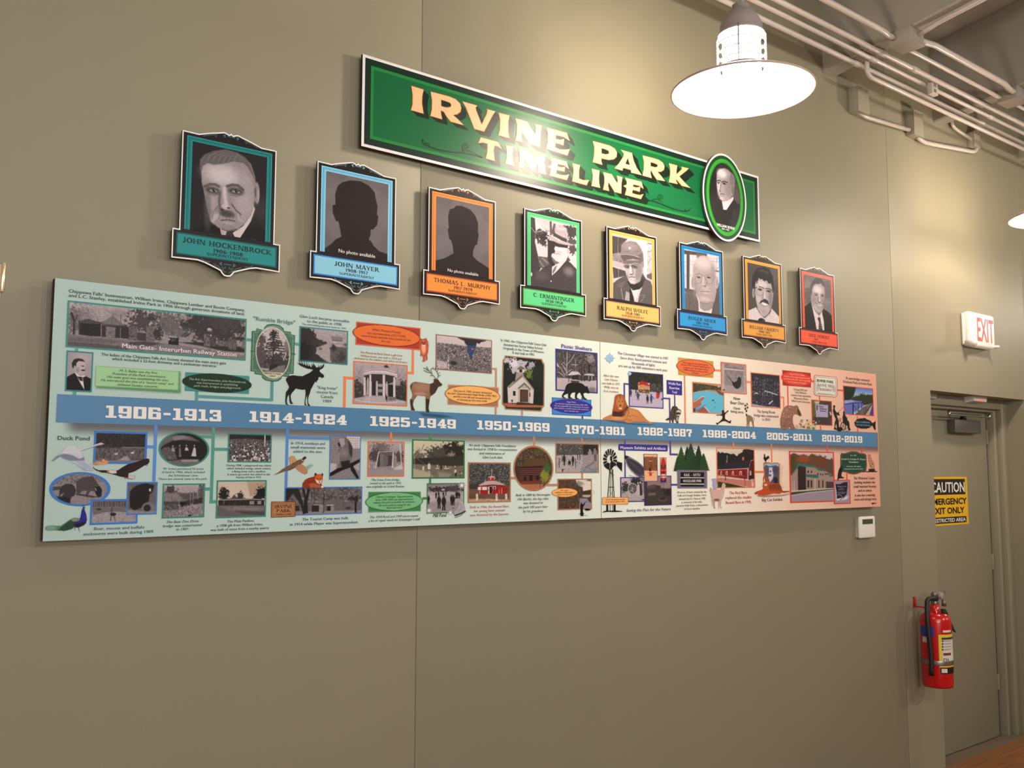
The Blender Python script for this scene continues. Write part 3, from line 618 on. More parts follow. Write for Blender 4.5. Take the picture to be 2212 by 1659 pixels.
wrap('class_mark', 462, 1262, 552, 1325, .002, mat('label_white', (222, 212, 204), .4), fe)
wrap('maker_label', 480, 662, 575, 695, .0014, mat('label_white', (222, 212, 204), .4), fe, ext=.2)
zst_ = hit(400, 1175, RC)[1]
lathe('strap', [(RC+.001, -.013), (RC+.0035, -.0129), (RC+.0036, -.0127), (RC+.0036, .0127), (RC+.0035, .0129), (RC+.001, .013)], (cA[0], ycy, zst_), mat('strap_steel', (150, 140, 134), .35, metal=.8), fe, n=56)
ztop = zbot+H+.048
vb = lathe('valve', [(0, 0), (.02, 0), (.022, .01), (.017, .02), (.017, .05), (.02, .055), (.012, .07), (0, .07)], (cA[0], ycy, ztop-.004), mat('valve_metal', (128, 120, 112), .35, metal=.7), fe, n=24)
vx, vy = cA[0], ycy
g = hit(425, 175, .03)[2]
lathe('gauge', [(0, -.008), (.018, -.008), (.02, -.004), (.02, .008), (0, .008)], (vx+.03, vy-.02, ztop+.045), mat('gauge_face', (176, 166, 150), .3), vb, n=24, axis='y')
pts = [(vx+.04+.03*math.cos(t), vy-.03, ztop+.045+.03*math.sin(t)) for t in np.linspace(0, 2*PI, 25)[:-1]]
tube('pin_ring', pts, .0014, mat('strap_steel', (150, 140, 134), .35, metal=.8), vb, n=6, close=True)
lathe('hose_nut', [(0, -.018), (.012, -.018), (.012, .018), (0, .018)], (vx+.045, vy-.03, ztop+.004), mat('valve_metal', (128, 120, 112), .35, metal=.7), vb, n=12)
hp = [hit(x_, y_, RC+.03)[2] if y_ > 480 else None for x_, y_ in ((0, 0),)]
P0 = np.array([vx-.01, vy-.02, ztop+.03]); P1 = hit(235, 330, RC+.005)[2]; path = [P0, np.array([P1[0]+.015, P1[1]+.005, ztop+.035]), P1]+[hit(x_, y_, RC+.017)[2] for x_, y_ in ((238, 480), (255, 650), (275, 850), (297, 1050), (305, 1200), (303, 1365))]
tube('hose', bend(path, .05), .013, MBLK, fe, n=14)
lv = [at(1970+x_/7.213, 1270+y_/7.213, vy-.05) for x_, y_ in ((455, 330), (505, 325), (545, 395), (612, 560), (672, 692), (600, 640), (545, 545), (480, 400))]
extrude('lever', [(p[0], p[2]) for p in lv], vy-.056, vy-.044, mat('lever_dark', (42, 38, 30), .5), fe)
h0 = at(1970+110/7.213, 1270+140/7.213, -.03); h1 = at(1970+185/7.213, 1270+290/7.213, -.03)
boxes('hook', [(h0[0], -.012, h1[2], h1[0]-.06, 0, h0[2]), (h0[0], -.09, h1[2], h1[0]-.06, -.001, h1[2]+.008), (h0[0]+.02, -.09, h1[2], vx, -.082, h1[2]+.008)], MRED, fe, bev=.002)
# ------------------------------------------------------------------ printed signs
def inset(P, d):
    n = len(P); out = []
    A_ = sum(P[i][0]*P[(i+1) % n][1]-P[(i+1) % n][0]*P[i][1] for i in range(n)); s = 1 if A_ > 0 else -1
    for i in range(n):
        p0, p1, p2 = np.array(P[i-1]), np.array(P[i]), np.array(P[(i+1) % n])
        e1 = (p1-p0)/(np.linalg.norm(p1-p0)+1e-9); e2 = (p2-p1)/(np.linalg.norm(p2-p1)+1e-9)
        n1 = np.array([-e1[1], e1[0]])*s; n2 = np.array([-e2[1], e2[0]])*s; b_ = n1+n2; l = np.linalg.norm(b_); b_ = b_/l if l > 1e-6 else n1
        out.append(tuple(p1+b_*d/max(.8, float(b_@n1))))
    return out
def rect(X0, X1, Z0, Z1): return [(X0, Z0), (X1, Z0), (X1, Z1), (X0, Z1)]
def strips(name, L, Y, m, parent):
    V, Fc = [], []
    for pts, w_ in L:
        ws = w_ if isinstance(w_, (list, tuple)) else [w_]*len(pts); vv, ff = [], []; _strip_vf(vv, ff, pts, ws)
        o = len(V); V += [(v[0], Y, v[1]) for v in vv]; Fc += [tuple(i+o for i in f) for f in ff]
    return mesh(name, V, Fc, m, parent)
M_WH = mat('sign_white', (236, 230, 226), .35); M_BK = mat('plaque_black', (30, 23, 23), .4, spec=.18); M_SIDE = mat('board_side', (52, 40, 34), .7)
# ---- green title sign
YT = -.032
def avg(fr, q): P = toP(fr, q, YT); return P
tl, tr, br, bl = [(float(at(*q, YT)[0]), float(at(*q, YT)[2])) for q in ((784, 117), (1639, 381), (1641, 521), (780, 318))]
SX0, SX1, SZ0, SZ1 = (tl[0]+bl[0])/2, (tr[0]+br[0])/2, (bl[1]+br[1])/2, (tl[1]+tr[1])/2
ts = thing('title_sign', 'long green sign with cream display lettering IRVINE PARK TIMELINE above the plaques', 'sign', ((SX0+SX1)/2, 0, SZ0))
boxes('board', [(SX0, YT+.0003, SZ0, SX1, YT+.012, SZ1)], M_SIDE, ts)
[boxes('stand_off', [(x_, YT+.012, z_, x_+.03, 0, z_+.03)], M_SIDE, ts) for x_ in (SX0+.15, (SX0+SX1)/2, SX1-.18) for z_ in (SZ0+.05, SZ1-.08)]
MGLOSS = lambda n_, c_: mat(n_, c_, .33, spec=.3)
flat('white_edge', [rect(SX0, SX1, SZ0, SZ1)], YT, MGLOSS('gloss_white', (232, 226, 226)), ts)
e = .0105; flat('dark_border', [rect(SX0+e, SX1-e, SZ0+e, SZ1-e)], YT-.0003, MGLOSS('gloss_dark_green', (15, 42, 32)), ts)
e = .034; flat('light_border', [rect(SX0+e, SX1-e, SZ0+e, SZ1-e)], YT-.0006, MGLOSS('gloss_light_green', (34, 128, 58)), ts)
e = .046; flat('green_field', [rect(SX0+e, SX1-e, SZ0+e, SZ1-e)], YT-.0009, MGLOSS('gloss_green', (12, 98, 54)), ts)
TITLE = [
 ('s1', [570,425,684,460,670,520,668,590,683,686,567,653,582,600,583,510]),
 ('s1', [754,480,840,503,930,527,990,552,1030,590,1043,632,1036,668,1005,692,965,700,1010,742,1066,797,945,762,905,712,880,668,848,655,850,690,860,740,752,708,766,650,768,560], [851,553,900,567,938,582,952,603,945,626,915,634,880,627,852,617]),
 ('s1', [1058,573,1195,612,1180,628,1185,655,1240,795,1290,690,1297,655,1290,645,1369,668,1345,700,1262,856,1172,832,1090,625]),
 ('s1', [1406,683,1504,707,1493,770,1492,850,1503,921,1402,893,1416,840,1419,750]),
 ('s1', [1564,735,1672,765,1757,892,1761,830,1748,787,1814,805,1803,860,1796,1006,1700,978,1624,862,1618,915,1630,958,1562,942,1577,880,1580,790]),
 ('s1', [1861,822,2052,874,2080,947,2030,912,1990,898,1948,890,1946,930,1990,942,2027,932,2020,990,1985,975,1944,968,1940,1012,1985,1033,2035,1035,2082,1028,2058,1085,1860,1022,1872,960,1876,880]),
 ('s1', [1235,918,1395,962,1438,1030,1400,1000,1362,990,1352,1040,1364,1138,1281,1115,1297,1050,1297,975,1255,962,1210,968]),
 ('s1', [1473,990,1540,1008,1533,1070,1536,1130,1547,1185,1468,1165,1481,1110,1482,1040]),
 ('s1', [1590,1020,1665,1042,1745,1135,1795,1075,1850,1092,1838,1150,1852,1266,1778,1245,1785,1200,1778,1160,1715,1236,1650,1120,1640,1170,1642,1213,1594,1200,1606,1130,1605,1070]),
 ('s1', [1898,1108,2050,1148,2072,1215,2030,1180,1965,1165,1962,1195,2000,1205,2035,1200,2030,1240,2000,1232,1955,1222,1950,1262,2000,1278,2045,1280,2075,1270,2052,1320,1892,1278,1905,1235,1903,1212,1872,1195,1908,1180,1910,1150]),
 ('s2', [163,545,232,563,222,610,222,690,265,708,318,705,295,750,160,713,170,660,174,600]),
 ('s2', [347,597,418,615,412,680,414,730,424,775,345,757,356,700,358,650]),
 ('s2', [458,630,535,650,592,738,597,700,588,664,638,678,628,730,626,830,565,815,505,718,500,760,510,805,456,793,468,740,470,680]),
 ('s2', [668,683,820,722,838,785,800,755,740,742,738,768,775,778,808,770,802,812,770,802,734,795,730,830,775,845,810,850,838,838,815,882,665,843,678,800,680,778,650,760,682,748,684,720]),
 ('s2', [358,333,450,358,520,378,565,405,585,440,580,480,555,502,510,508,470,500,437,492,434,520,445,555,358,530,370,470,373,390], [437,397,470,405,505,420,515,440,505,457,475,460,438,450]),
 ('s2', [625,415,728,446,745,520,775,590,822,655,724,630,722,605,655,585,640,590,637,610,566,590,605,550,650,480,655,450], [690,490,712,562,665,550]),
 ('s2', [833,470,920,492,985,512,1025,540,1040,575,1032,605,1005,622,972,622,1010,668,1045,713,968,697,935,650,910,603,905,640,917,682,832,658,845,600,847,530], [907,530,945,540,975,555,978,575,955,585,907,572]),
 ('s2', [1085,545,1162,566,1154,612,1155,650,1210,600,1205,578,1272,593,1250,612,1180,668,1240,735,1286,778,1205,755,1150,690,1152,715,1166,740,1083,722,1097,660,1098,600])]
MCR = MGLOSS('gloss_cream', (244, 188, 142)); MSH = MGLOSS('gloss_letter_shadow', (14, 32, 22)); MGO = MGLOSS('gloss_gold', (206, 120, 40))
sh_polys = []
for g_ in TITLE:
    loops = [toP(g_[0], q, YT-.0018) for q in g_[1:]]
    # painted drop shade: the letter swept down and to the right
    p0 = to(g_[0], g_[1][0], g_[1][1], YT); p1 = to(g_[0], g_[1][0]+58, g_[1][1]+58, YT); d = ((p1[0]-p0[0]), (p1[1]-p0[1]))
    for P in loops[:1]:
        n = len(P)
        for i in range(n):
            a_, b_ = P[i], P[(i+1) % n]; sh_polys.append([a_, b_, (b_[0]+d[0], b_[1]+d[1]), (a_[0]+d[0], a_[1]+d[1])])
    sh_polys.append([[(p[0]+d[0], p[1]+d[1]) for p in P] for P in loops])
    flat('letter', [[inset(P, -.0024) if i == 0 else inset(P, .002) for i, P in enumerate(loops)]], YT-.0021, MGO, ts)['label'] = 'gold outline of a cream letter'
    flat('letter', [loops], YT-.0024, MCR, ts)
flat('letter_shade', sh_polys, YT-.0012, MSH, ts, stag=2e-5)
def spiral(fr, cx, cy, r0, turns, a0, flip=1, n=30):
    out = []
    for i in range(n):
        t = i/(n-1); a_ = a0+flip*turns*2*PI*t; r = r0*(1-.85*t); out.append((cx+r*math.cos(a_), cy+r*math.sin(a_)))
    return [to(fr, p[0], p[1], YT) for p in out]
FL = [(toP('s1', [672,938,668,955,690,985,735,1003,790,1025,860,1042,960,1058,1060,1064,1130,1078,1190,1092,1245,1110], YT), .006), (toP('s1', [690,978,705,968,730,978,738,992], YT), .005), (toP('s1', [672,938,680,940,678,952], YT), .006),
      (toP('s1', [1050,1052,1080,1038,1120,1045,1160,1062,1200,1085,1245,1110], YT), .004), (spiral('s1', 1085, 1002, 36, 1.6, 2.0), .0045), (toP('s1', [1055,1045,1050,1020,1052,1003], YT), .0045),
      (toP('s2', [875,895,930,905,990,925,1060,955,1120,978,1180,995,1225,1003,1262,1000,1280,988,1282,972], YT), .006), (toP('s2', [1250,1000,1235,985,1228,975], YT), .005), (toP('s2', [920,893,960,884,1000,900,1015,918], YT), .0045), (spiral('s2', 995, 868, 30, 1.5, .8, -1), .0045)]
for f_ in (FL[:6], FL[6:]): strips('flourish', f_, YT-.0014, MGLOSS('gloss_flourish', (10, 54, 32)), ts)
# ---- oval plaque
YO = -.052
P4 = [at(1518, 425, YO), at(1612, 437, YO), at(1568, 334, YO), at(1576, 523, YO)]
ocx = (P4[0][0]+P4[1][0])/2; orx = (P4[1][0]-P4[0][0])/2; ocz = (P4[2][2]+P4[3][2])/2; orz = (P4[2][2]-P4[3][2])/2
def oval(k, n=64): return [(ocx+(orx-k)*math.cos(2*PI*i/n), ocz+(orz-k)*math.sin(2*PI*i/n)) for i in range(n)]
op = thing('oval_plaque', 'oval green rimmed portrait plaque overlapping the right end of the green sign', 'plaque', (ocx, 0, ocz-orz))
extrude('board', oval(0), YO+.0003, YO+.012, M_SIDE, op); boxes('stand_off', [(ocx-.05, YO+.012, ocz-.1, ocx+.05, YT-.002, ocz+.1)], M_SIDE, op)
flat('white_edge', [oval(0)], YO, M_WH, op); flat('dark_rim', [oval(.0095)], YO-.0003, mat('oval_dark', (18, 70, 44), .3), op); flat('green_rim', [oval(.026)], YO-.0006, mat('oval_green', (52, 160, 44), .3), op)
flat('inner_rim', [oval(.044)], YO-.0009, mat('oval_inner', (30, 100, 46), .3), op)
c = Canvas('s2', 0, 0, 1, 1, YO-.0012, q=1.25, rect=(ocx-orx+.048, ocx+orx-.048, ocz-orz+.048, ocz+orz-.048))
def face_irvine(c):
    c.F(58).E(1760, 860, 90, 160, 92, 1.2).E(1500, 700, 70, 160, 44, 1.0)
    c.P([1500,1250,1515,1000,1550,940,1600,910,1690,860,1730,920,1790,960,1790,1250], 52, 3).P([1700,980,1790,960,1790,1250,1640,1250], 62, 12)
    c.P([1590,905,1640,900,1700,860,1700,890,1640,980,1615,1020,1605,1010,1600,960], 222, 2).P([1600,985,1640,990,1650,1080,1600,1120,1590,1050], 48, 2)
    c.P([1538,690,1540,640,1565,600,1610,588,1650,605,1695,655,1712,740,1700,840,1660,890,1605,912,1572,885,1552,820,1540,760], 168, 4)
    c.E(1690, 700, 26, 60, 130, .5).E(1695, 800, 14, 40, 120, .5).E(1590, 640, 42, 38, 232, 1.2).E(1660, 780, 40, 90, 130, 1.2, a=.6).E(1560, 770, 16, 90, 215, 1.0, a=.6)
    c.L([1545,712,1560,705,1575,712], 10, 62, soft=3).L([1590,722,1615,715,1640,728], 10, 62, soft=3).E(1560, 730, 12, 8, 55, .6).E(1612, 738, 15, 9, 55, .6)
    c.L([1578,740,1570,800,1576,812], 8, 100, soft=5).L([1570,735,1566,790], 8, 225, soft=3).L([1573,838,1590,833,1612,840], 6, 85, soft=2).E(1590, 880, 20, 16, 195, 1.0).L([1560,820,1568,815], 4, 80)
    c.L([1545,1050,1540,1180], 4, 36, soft=2).L([1655,1010,1690,1060,1650,1080,1600,1180], 5, 34, soft=2).L([1700,1000,1715,1030,1680,1050], 4, 80, soft=1)
    c.N(10, .06)
face_irvine(c); i_, j_ = c.gx-ocx, c.gz-ocz; d_ = np.sqrt((i_/(orx-.05))**2+(j_/(orz-.05))**2); c.a = ss(.5+(1-d_)*18); c.clear = True
c.build('photograph', op, 'black and white portrait of a bald man in a high collar')
block('name_text', 's2', [('WILLIAM IRVINE', 1540, 1712, 1160, 26), ('1851-1927', 1590, 1662, 1182, 15)], 26, (225, 220, 220), YO-.002, op, bold=.03)
# ---- eight portrait plaques
YP = -.03
PLQ = [
 ('a', (394.3,280.4),(597.9,326),(372.1,491.6),(605.2,528.5), (30,138,138), (8,84,88), (16,92,92), 'teal rimmed portrait plaque of a man with walrus moustache, far left'),
 ('b', (685.4,346.5),(855.7,385.2),(671.3,540),(864,571.6), (140,205,228), (62,150,214), (50,136,214), 'pale blue rimmed plaque with a black head silhouette and no photo'),
 ('c', (926.7,404.5),(1068.7,436.3),(917.1,582),(1078.8,607.3), (250,148,62), (206,88,30), (186,72,42), 'orange rimmed plaque with a black silhouette under the green sign'),
 ('d', (1133.2,451),(1255.8,477.6),(1125.7,615.2),(1264.6,636.1), (96,212,140), (52,160,92), (96,150,62), 'mint green rimmed portrait plaque of a man in a felt hat'),
 ('e', (1310.1,491.2),(1418.7,512.8),(1303.8,643.6),(1426.8,660.9), (248,190,106), (216,140,62), (196,136,92), 'light orange rimmed portrait plaque of a man in a cap and jacket'),
 ('f', (1466.5,523.7),(1563,543),(1461,667.2),(1570.6,682.6), (24,148,212), (8,72,160), (26,44,150), 'bright blue rimmed portrait plaque of a bald man with glasses'),
 ('g', (1604.3,553),(1689,570.2),(1601,688.9),(1696.7,701.4), (226,158,58), (214,144,48), (188,96,40), 'amber rimmed portrait plaque of a dark haired man with moustache and tie'),
 ('h', (1726.5,579.2),(1802.1,594.5),(1725.2,707.2),(1810.7,718.5), (244,86,48), (206,60,36), (214,52,40), 'red orange rimmed portrait plaque of a smiling man in a suit, far right')]
def frame_of(q):
    a_, b_, c_, d_ = [at(*p, YP) for p in q[1:5]]; return (a_[0]+b_[0]+c_[0]+d_[0])/4, (c_[2]+d_[2])/2
cx0, cz0 = frame_of(PLQ[0])
def loc(x, y): p = to('a', x, y, YP); return (p[0]-cx0, p[1]-cz0)
TLl, TRl, BTL, BTR, BBL, BBR = loc(250,140), loc(1187,350), loc(148,1113), loc(1222,1283), loc(138,1412), loc(1220,1560)
hw = .155; hb = (BTR[0]-BTL[0])/2; hw = (TRl[0]-TLl[0])/2; zt = (TLl[1]+TRl[1])/2; zb2 = (BBL[1]+BBR[1])/2
tp = [loc(*p) for p in ((415,178),(520,168),(640,163),(665,161),(690,172),(712,188),(724,186),(735,174))]
bt = [loc(*p) for p in ((262,1424),(400,1440),(470,1465),(520,1490),(600,1530),(625,1545),(640,1570),(662,1594),(700,1603))]
half_top = [(-hw, zt)]+tp; half_bot = [(-hb, zb2)]+bt
ctr = loc(735, 174)[0]
half_top = [(min(x, 0), z) for x, z in half_top]; half_bot = [(min(x, -.0), z) for x, z in half_bot]
OUT = half_top+[(-x, z) for x, z in half_top[::-1] if x < -.001]+[(hw, 0), (hb, 0)]+[(-x, z) for x, z in half_bot if x < -.001]+[half_bot[-1]]+[(x, z) for x, z in half_bot[::-1]][1:]+[(-hb, 0), (-hw, 0)]
bo = [loc(297,193), loc(1143,378)]; boxo = (-(bo[1][0]-bo[0][0])/2, (bo[1][0]-bo[0][0])/2, (bo[0][1]+bo[1][1])/2)
bi = [loc(352,255), loc(1092,415)]; boxi = (-(bi[1][0]-bi[0][0])/2, (bi[1][0]-bi[0][0])/2, (bi[0][1]+bi[1][1])/2)
bn = [loc(205,1175), loc(1175,1320), loc(197,1362), loc(1172,1500)]; band = ((bn[0][0]+bn[2][0]-bn[1][0]-bn[3][0])/4, -(bn[0][0]+bn[2][0]-bn[1][0]-bn[3][0])/4, (bn[2][1]+bn[3][1])/2, (bn[0][1]+bn[1][1])/2)
NAMES = {'a': [('JOHN HOCKENBROCK', 243, 1140, 1322, 50), ('1906-1908', 555, 850, 1381, 36), ('SUPERINTENDENT', 490, 905, 1416, 27)],
 'b': [('JOHN MAYER', 360, 852, 1310, 46), ('1908-1917', 485, 730, 1358, 34), ('SUPERINTENDENT', 415, 795, 1398, 26)],
 'c': [('THOMAS L. MURPHY', 270, 975, 1302, 50), ('1917-1929', 517, 745, 1355, 37), ('SUPERINTENDENT', 447, 805, 1394, 27)],
 'd': [('C. ERMANTINGER', 315, 850, 1310, 50), ('1930-1958', 475, 700, 1359, 35), ('SUPERINTENDENT', 422, 748, 1396, 27)],
 'e': [('RALPH WOLFE', 337, 765, 1297, 49), ('1958-1981', 457, 652, 1346, 35), ('SUPERINTENDENT', 402, 705, 1382, 26)],
 'f': [('ROGER MEIER', 325, 740, 1274, 49), ('1981-1998', 440, 630, 1323, 35), ('SUPERINTENDENT', 388, 683, 1361, 26)],
 'g': [('WILLIAM FAHERTY', 288, 775, 1308, 51), ('1980-2011', 445, 630, 1355, 35), ('PARK DIRECTOR', 405, 665, 1397, 27)],
 'h': [('DICK HEBERT', 357, 690, 1281, 49), ('2011-', 435, 520, 1320, 31), ('PARK DIRECTOR', 415, 647, 1368, 24)]}
def silhouette(c, P):
    c.F(116).T(c.x.mean(), c.y.mean(), 500, 400, 132, 180, 1.6, a=.5, seed=5).P(P, (50, 42, 43), 1).N(160, .05, 4)
def pa(c):
    c.F(50).E(1040, 930, 60, 110, 68, 1.4)
    c.P([320,1150,480,1085,640,1110,700,1200,860,1180,900,1110,1000,1085,1100,1160,1100,1290,320,1290], 40, 4)
    c.P([620,1105,690,1150,690,1220,640,1205], 190, 2).P([690,1160,745,1160,765,1225,665,1220], 66, 2).P([750,1165,850,1100,930,990,955,890,972,930,930,1050,820,1220,775,1220], 214, 2).E(960, 1240, 30, 12, 95, 1)
    c.P([430,520,440,600,440,660,460,740,480,850,500,950,525,1040,600,1110,700,1152,800,1130,880,1065,945,960,962,880,982,700,968,600,930,480,870,420,700,345,560,360,450,420], 158, 5)
    c.E(990, 770, 28, 108, 152, .3).E(975, 760, 10, 55, 104, .9).E(1003, 800, 8, 60, 176, .9)
    c.E(640, 590, 170, 100, 205, 1.3).E(860, 870, 90, 150, 182, 1.3, a=.8).E(545, 860, 45, 80, 178, 1.2, a=.7).E(500, 930, 36, 200, 112, 1.2, a=.55).E(900, 640, 60, 110, 176, 1.2, a=.7)
    c.P([425,530,422,440,470,385,560,350,680,333,800,368,880,420,930,500,968,620,960,690,915,600,880,520,850,470,760,455,640,480,560,488,500,470,450,500,436,560], 112, 6)
    for i in range(12): c.L([470+26*i,470-5*abs(i-6),500+27*i,405-3*abs(i-6),560+25*i,372+4*i], 5, 158 if i % 2 else 84, a=.6, soft=2)
    c.P([850,470,900,510,960,620,965,700,930,640,880,560], 158, 7)
    c.L([468,704,520,682,575,684,612,704], 26, 104, soft=7).L([690,704,745,688,800,695,852,738], 28, 100, soft=7)
    c.E(550, 742, 72, 34, 92, .9).E(778, 752, 78, 36, 92, .9).E(556, 744, 40, 14, 168, .5).E(782, 754, 42, 14, 168, .5).E(562, 743, 17, 15, 52, .4).E(786, 752, 17, 15, 52, .4).E(570, 738, 5, 5, 210, .4).E(794, 747, 5, 5, 210, .4)
    c.L([500,742,545,728,600,738], 6, 56, soft=2).L([720,748,780,736,845,765], 6, 56, soft=2).L([505,772,560,792,612,782], 7, 118, soft=3).L([725,788,785,805,850,785], 7, 118, soft=3)
    c.L([668,720,672,800,684,890], 36, 206, soft=14).L([622,770,615,860,622,920,650,940], 20, 104, soft=9).E(682, 905, 38, 28, 198, .9).E(645, 935, 18, 10, 60, .6).E(708, 918, 16, 9, 84, .7).L([738,870,752,905], 8, 104, soft=3)
    c.L([745,885,785,945,835,985], 9, 82, soft=4).L([600,900,560,960], 8, 110, soft=5)
    c.P([525,1045,535,975,585,935,640,950,690,945,740,940,800,985,865,1062,835,1062,770,1022,705,1008,645,1030,600,1068,555,1080], 160, 8)
    for i in range(18): c.L([560+16*i, 960+.5*i, 540+18*i, 1050-6*abs(i-9)+10], 4, 196 if i % 2 else 112, a=.6, soft=2)
    c.P([560,1000,600,955,640,950,600,1010,560,1060,540,1060], 206, 8, a=.6).P([760,960,800,985,850,1040,860,1062,820,1050,780,1000], 196, 8, a=.5).E(690, 975, 78, 34, 84, 1.1).L([630,1042,700,1034,770,1050], 9, 80, soft=3).E(700, 1068, 60, 12, 176, 1).E(700, 1112, 90, 26, 150, 1).L([640,1128,700,1146,790,1130], 8, 90, soft=5)
    c.N(16, .05)
def pb(c): silhouette(c, [200,1085,265,1085,330,1040,380,990,440,962,425,880,410,800,380,790,345,700,345,620,375,612,372,500,400,410,450,370,540,350,650,360,740,410,800,480,815,560,832,630,825,720,840,740,830,830,785,885,760,880,755,950,735,990,760,1010,790,1060,850,1120,980,1165,980,1400,200,1400])
def pc(c): silhouette(c, [240,1000,303,985,400,960,515,900,500,800,485,745,460,720,440,600,455,590,445,450,465,355,515,345,545,310,620,315,720,360,780,430,815,520,815,650,825,660,805,790,780,800,755,870,750,930,800,985,960,1088,960,1400,240,1400])
def pd(c):
    c.F(224)
    for i in range(9): c.L([340+20*i,260,400+40*i,330+10*i,500-10*i,430], 5, 110, a=.5, soft=2)
    c.T(440,500,100,80,62,22,1.3,seed=2).T(400,430,60,40,84,18,1.3,seed=3).T(800,420,110,110,80,20,1.6,seed=4).T(810,560,80,60,96,16,1.5,seed=5).T(830,660,60,70,92,18,1.5,seed=6).T(760,790,40,40,92,14,1.4,seed=7).T(440,570,70,50,80,18,1.4,seed=8)
    c.P([280,230,335,250,345,420,335,560,375,740,410,900,385,950,300,1240,280,1240], 74, 3).L([285,370,330,430,420,420], 6, 190, soft=1).L([540,300,545,460], 26, 96, soft=3)
    c.P([380,745,550,765,560,900,400,900], 104, 3).L([430,770,500,830], 14, 160, soft=3).L([395,810,450,880], 12, 150, soft=3)
    c.P([505,540,600,560,600,900,545,880,500,790], 66, 5)
    c.P([590,612,740,625,778,660,762,745,738,808,690,832,640,830,590,800,548,745,555,712,590,700,602,680,582,640], 226, 4)
    c.P([548,745,600,800,660,832,700,828,640,850,600,850,560,800], 120, 6).E(765, 680, 16, 34, 200, .5).P([500,530,620,560,770,600,760,640,700,632,640,625,600,612,584,650,560,700,530,730,505,640], 66, 4).L([580,708,640,712,660,720], 6, 96, soft=2).E(650, 690, 40, 8, 190, 1)
    c.P([545,452,580,318,612,322,690,338,752,385,768,520,756,560,690,548,620,500,560,478], 186, 3).P([545,452,580,318,604,322,590,400,600,470], 96, 8).L([620,330,640,380,720,400], 22, 214, soft=10)
    c.P([590,440,680,490,752,520,752,566,680,540,612,500,570,480], 84, 2).P([480,478,560,492,640,540,720,566,846,592,820,608,740,600,640,580,560,540,500,505], 176, 2).L([490,486,600,540,700,575,830,600], 6, 215, soft=1)
    c.P([385,955,440,895,500,862,550,850,556,1000,620,940,745,800,800,830,880,915,880,1260,280,1260,290,1010], 80, 4).P([553,885,620,848,742,790,700,850,640,920,556,1002], 222, 2).P([590,888,625,862,600,930,570,975,562,950], 120, 4)
    c.E(775, 945, 60, 55, 132, 1.3).L([560,1000,640,930,740,820], 5, 46, soft=3).L([555,880,548,1100], 4, 50, soft=3).E(545, 1070, 8, 10, 225, .4).E(420, 1000, 80, 60, 96, 1.3).E(290, 980, 10, 26, 220, .5).N(14, .08)
def pe(c):
    c.F(205).P([270,250,480,295,400,380,392,492,270,500], 78, 3)
    for i in range(14): c.L([275+18*i,250,265+4*i,330+16*i], 5, 112, a=.55, soft=1)
    c.P([270,500,380,480,440,620,440,640,275,590], 150, 8).S(110, 14, .55, .6, box=(270,490,430,610)).P([270,600,440,640,440,700,270,665], 186, 4).P([275,680,450,735,470,800,290,838], 84, 4)
    for i in range(6): c.L([280+30*i,690,290+30*i,830], 3, 130, a=.5)
    c.L([352,270,350,440,356,640,360,840], 4, 190, a=.8).P([540,310,640,300,800,350,815,480,700,460,650,380], 215, 10).P([700,340,760,350,748,850,705,820], 232, 3).S(150, 30, .55, .5, box=(750,350,830,800)).L([760,640,810,560], 6, 120, soft=3).P([745,790,820,760,820,860,750,830], 110, 6).L([770,355,812,365], 10, 90, soft=2).L([765,460,812,470], 6, 110, soft=2)
    c.P([285,905,350,850,470,790,500,860,530,950,520,1240,280,1240], 98, 4).P([690,770,740,845,800,880,830,960,830,1290,600,1290,650,1050,690,950], 104, 4).P([330,930,400,985,460,870], 116, 6).L([395,985,420,1140], 7, 178, soft=2).P([462,1015,512,1040,512,1170,440,1160], 176, 3).P([512,980,560,1000,575,1170,512,1180], 52, 3)
    c.P([480,880,520,960,560,1005,640,990,690,950,720,860,690,770,640,880], 56, 5).L([690,790,705,870,690,950], 8, 96, soft=4).P([530,985,560,1005,638,992,628,1060,580,1142], 224, 2).L([620,1080,720,1070,650,1190], 5, 180, a=.8, soft=2)
    c.P([425,600,640,560,695,620,688,760,655,880,580,920,525,912,490,860,468,800,445,700], 186, 4).E(692, 640, 18, 52, 158, .5).E(640, 740, 46, 140, 128, 1.3, a=.7).P([420,585,690,590,668,640,600,625,520,640,430,640], 118, 10)
    c.E(478, 680, 40, 20, 88, .9).E(575, 678, 46, 22, 88, .9).E(480, 682, 20, 8, 150, .5).E(577, 680, 22, 8, 150, .5).E(482, 681, 9, 8, 40, .4).E(580, 679, 9, 8, 40, .4).L([440,660,480,650,515,668], 8, 84, soft=3).L([540,660,585,640,625,655], 8, 84, soft=3)
    c.L([522,680,520,740,528,775], 22, 226, soft=8).L([552,700,562,770,548,782], 10, 118, soft=4).E(535, 782, 22, 8, 92, .8).L([505,822,540,816,585,822], 8, 84, soft=2).E(545, 845, 32, 9, 206, 1).E(545, 885, 34, 18, 216, 1).L([478,790,490,850], 8, 140, soft=4).L([600,780,610,850], 7, 120, soft=5)
    c.P([388,505,396,400,430,345,520,322,600,338,655,400,690,480,704,600,640,560,520,520,392,522], 138, 4).E(520, 400, 100, 50, 158, 1.2, a=.7).P([385,515,450,508,560,525,655,560,695,604,640,585,560,572,480,582,425,600,398,560], 102, 3).L([388,512,450,505,560,520,640,548], 7, 182, soft=1).P([620,520,690,470,706,600,660,560], 118, 4).L([630,515,690,475], 5, 160, soft=1).E(512, 420, 15, 18, 205, .3).L([430,470,500,462], 5, 112, soft=2).L([580,470,640,470], 5, 108, soft=2).N(12, .08)
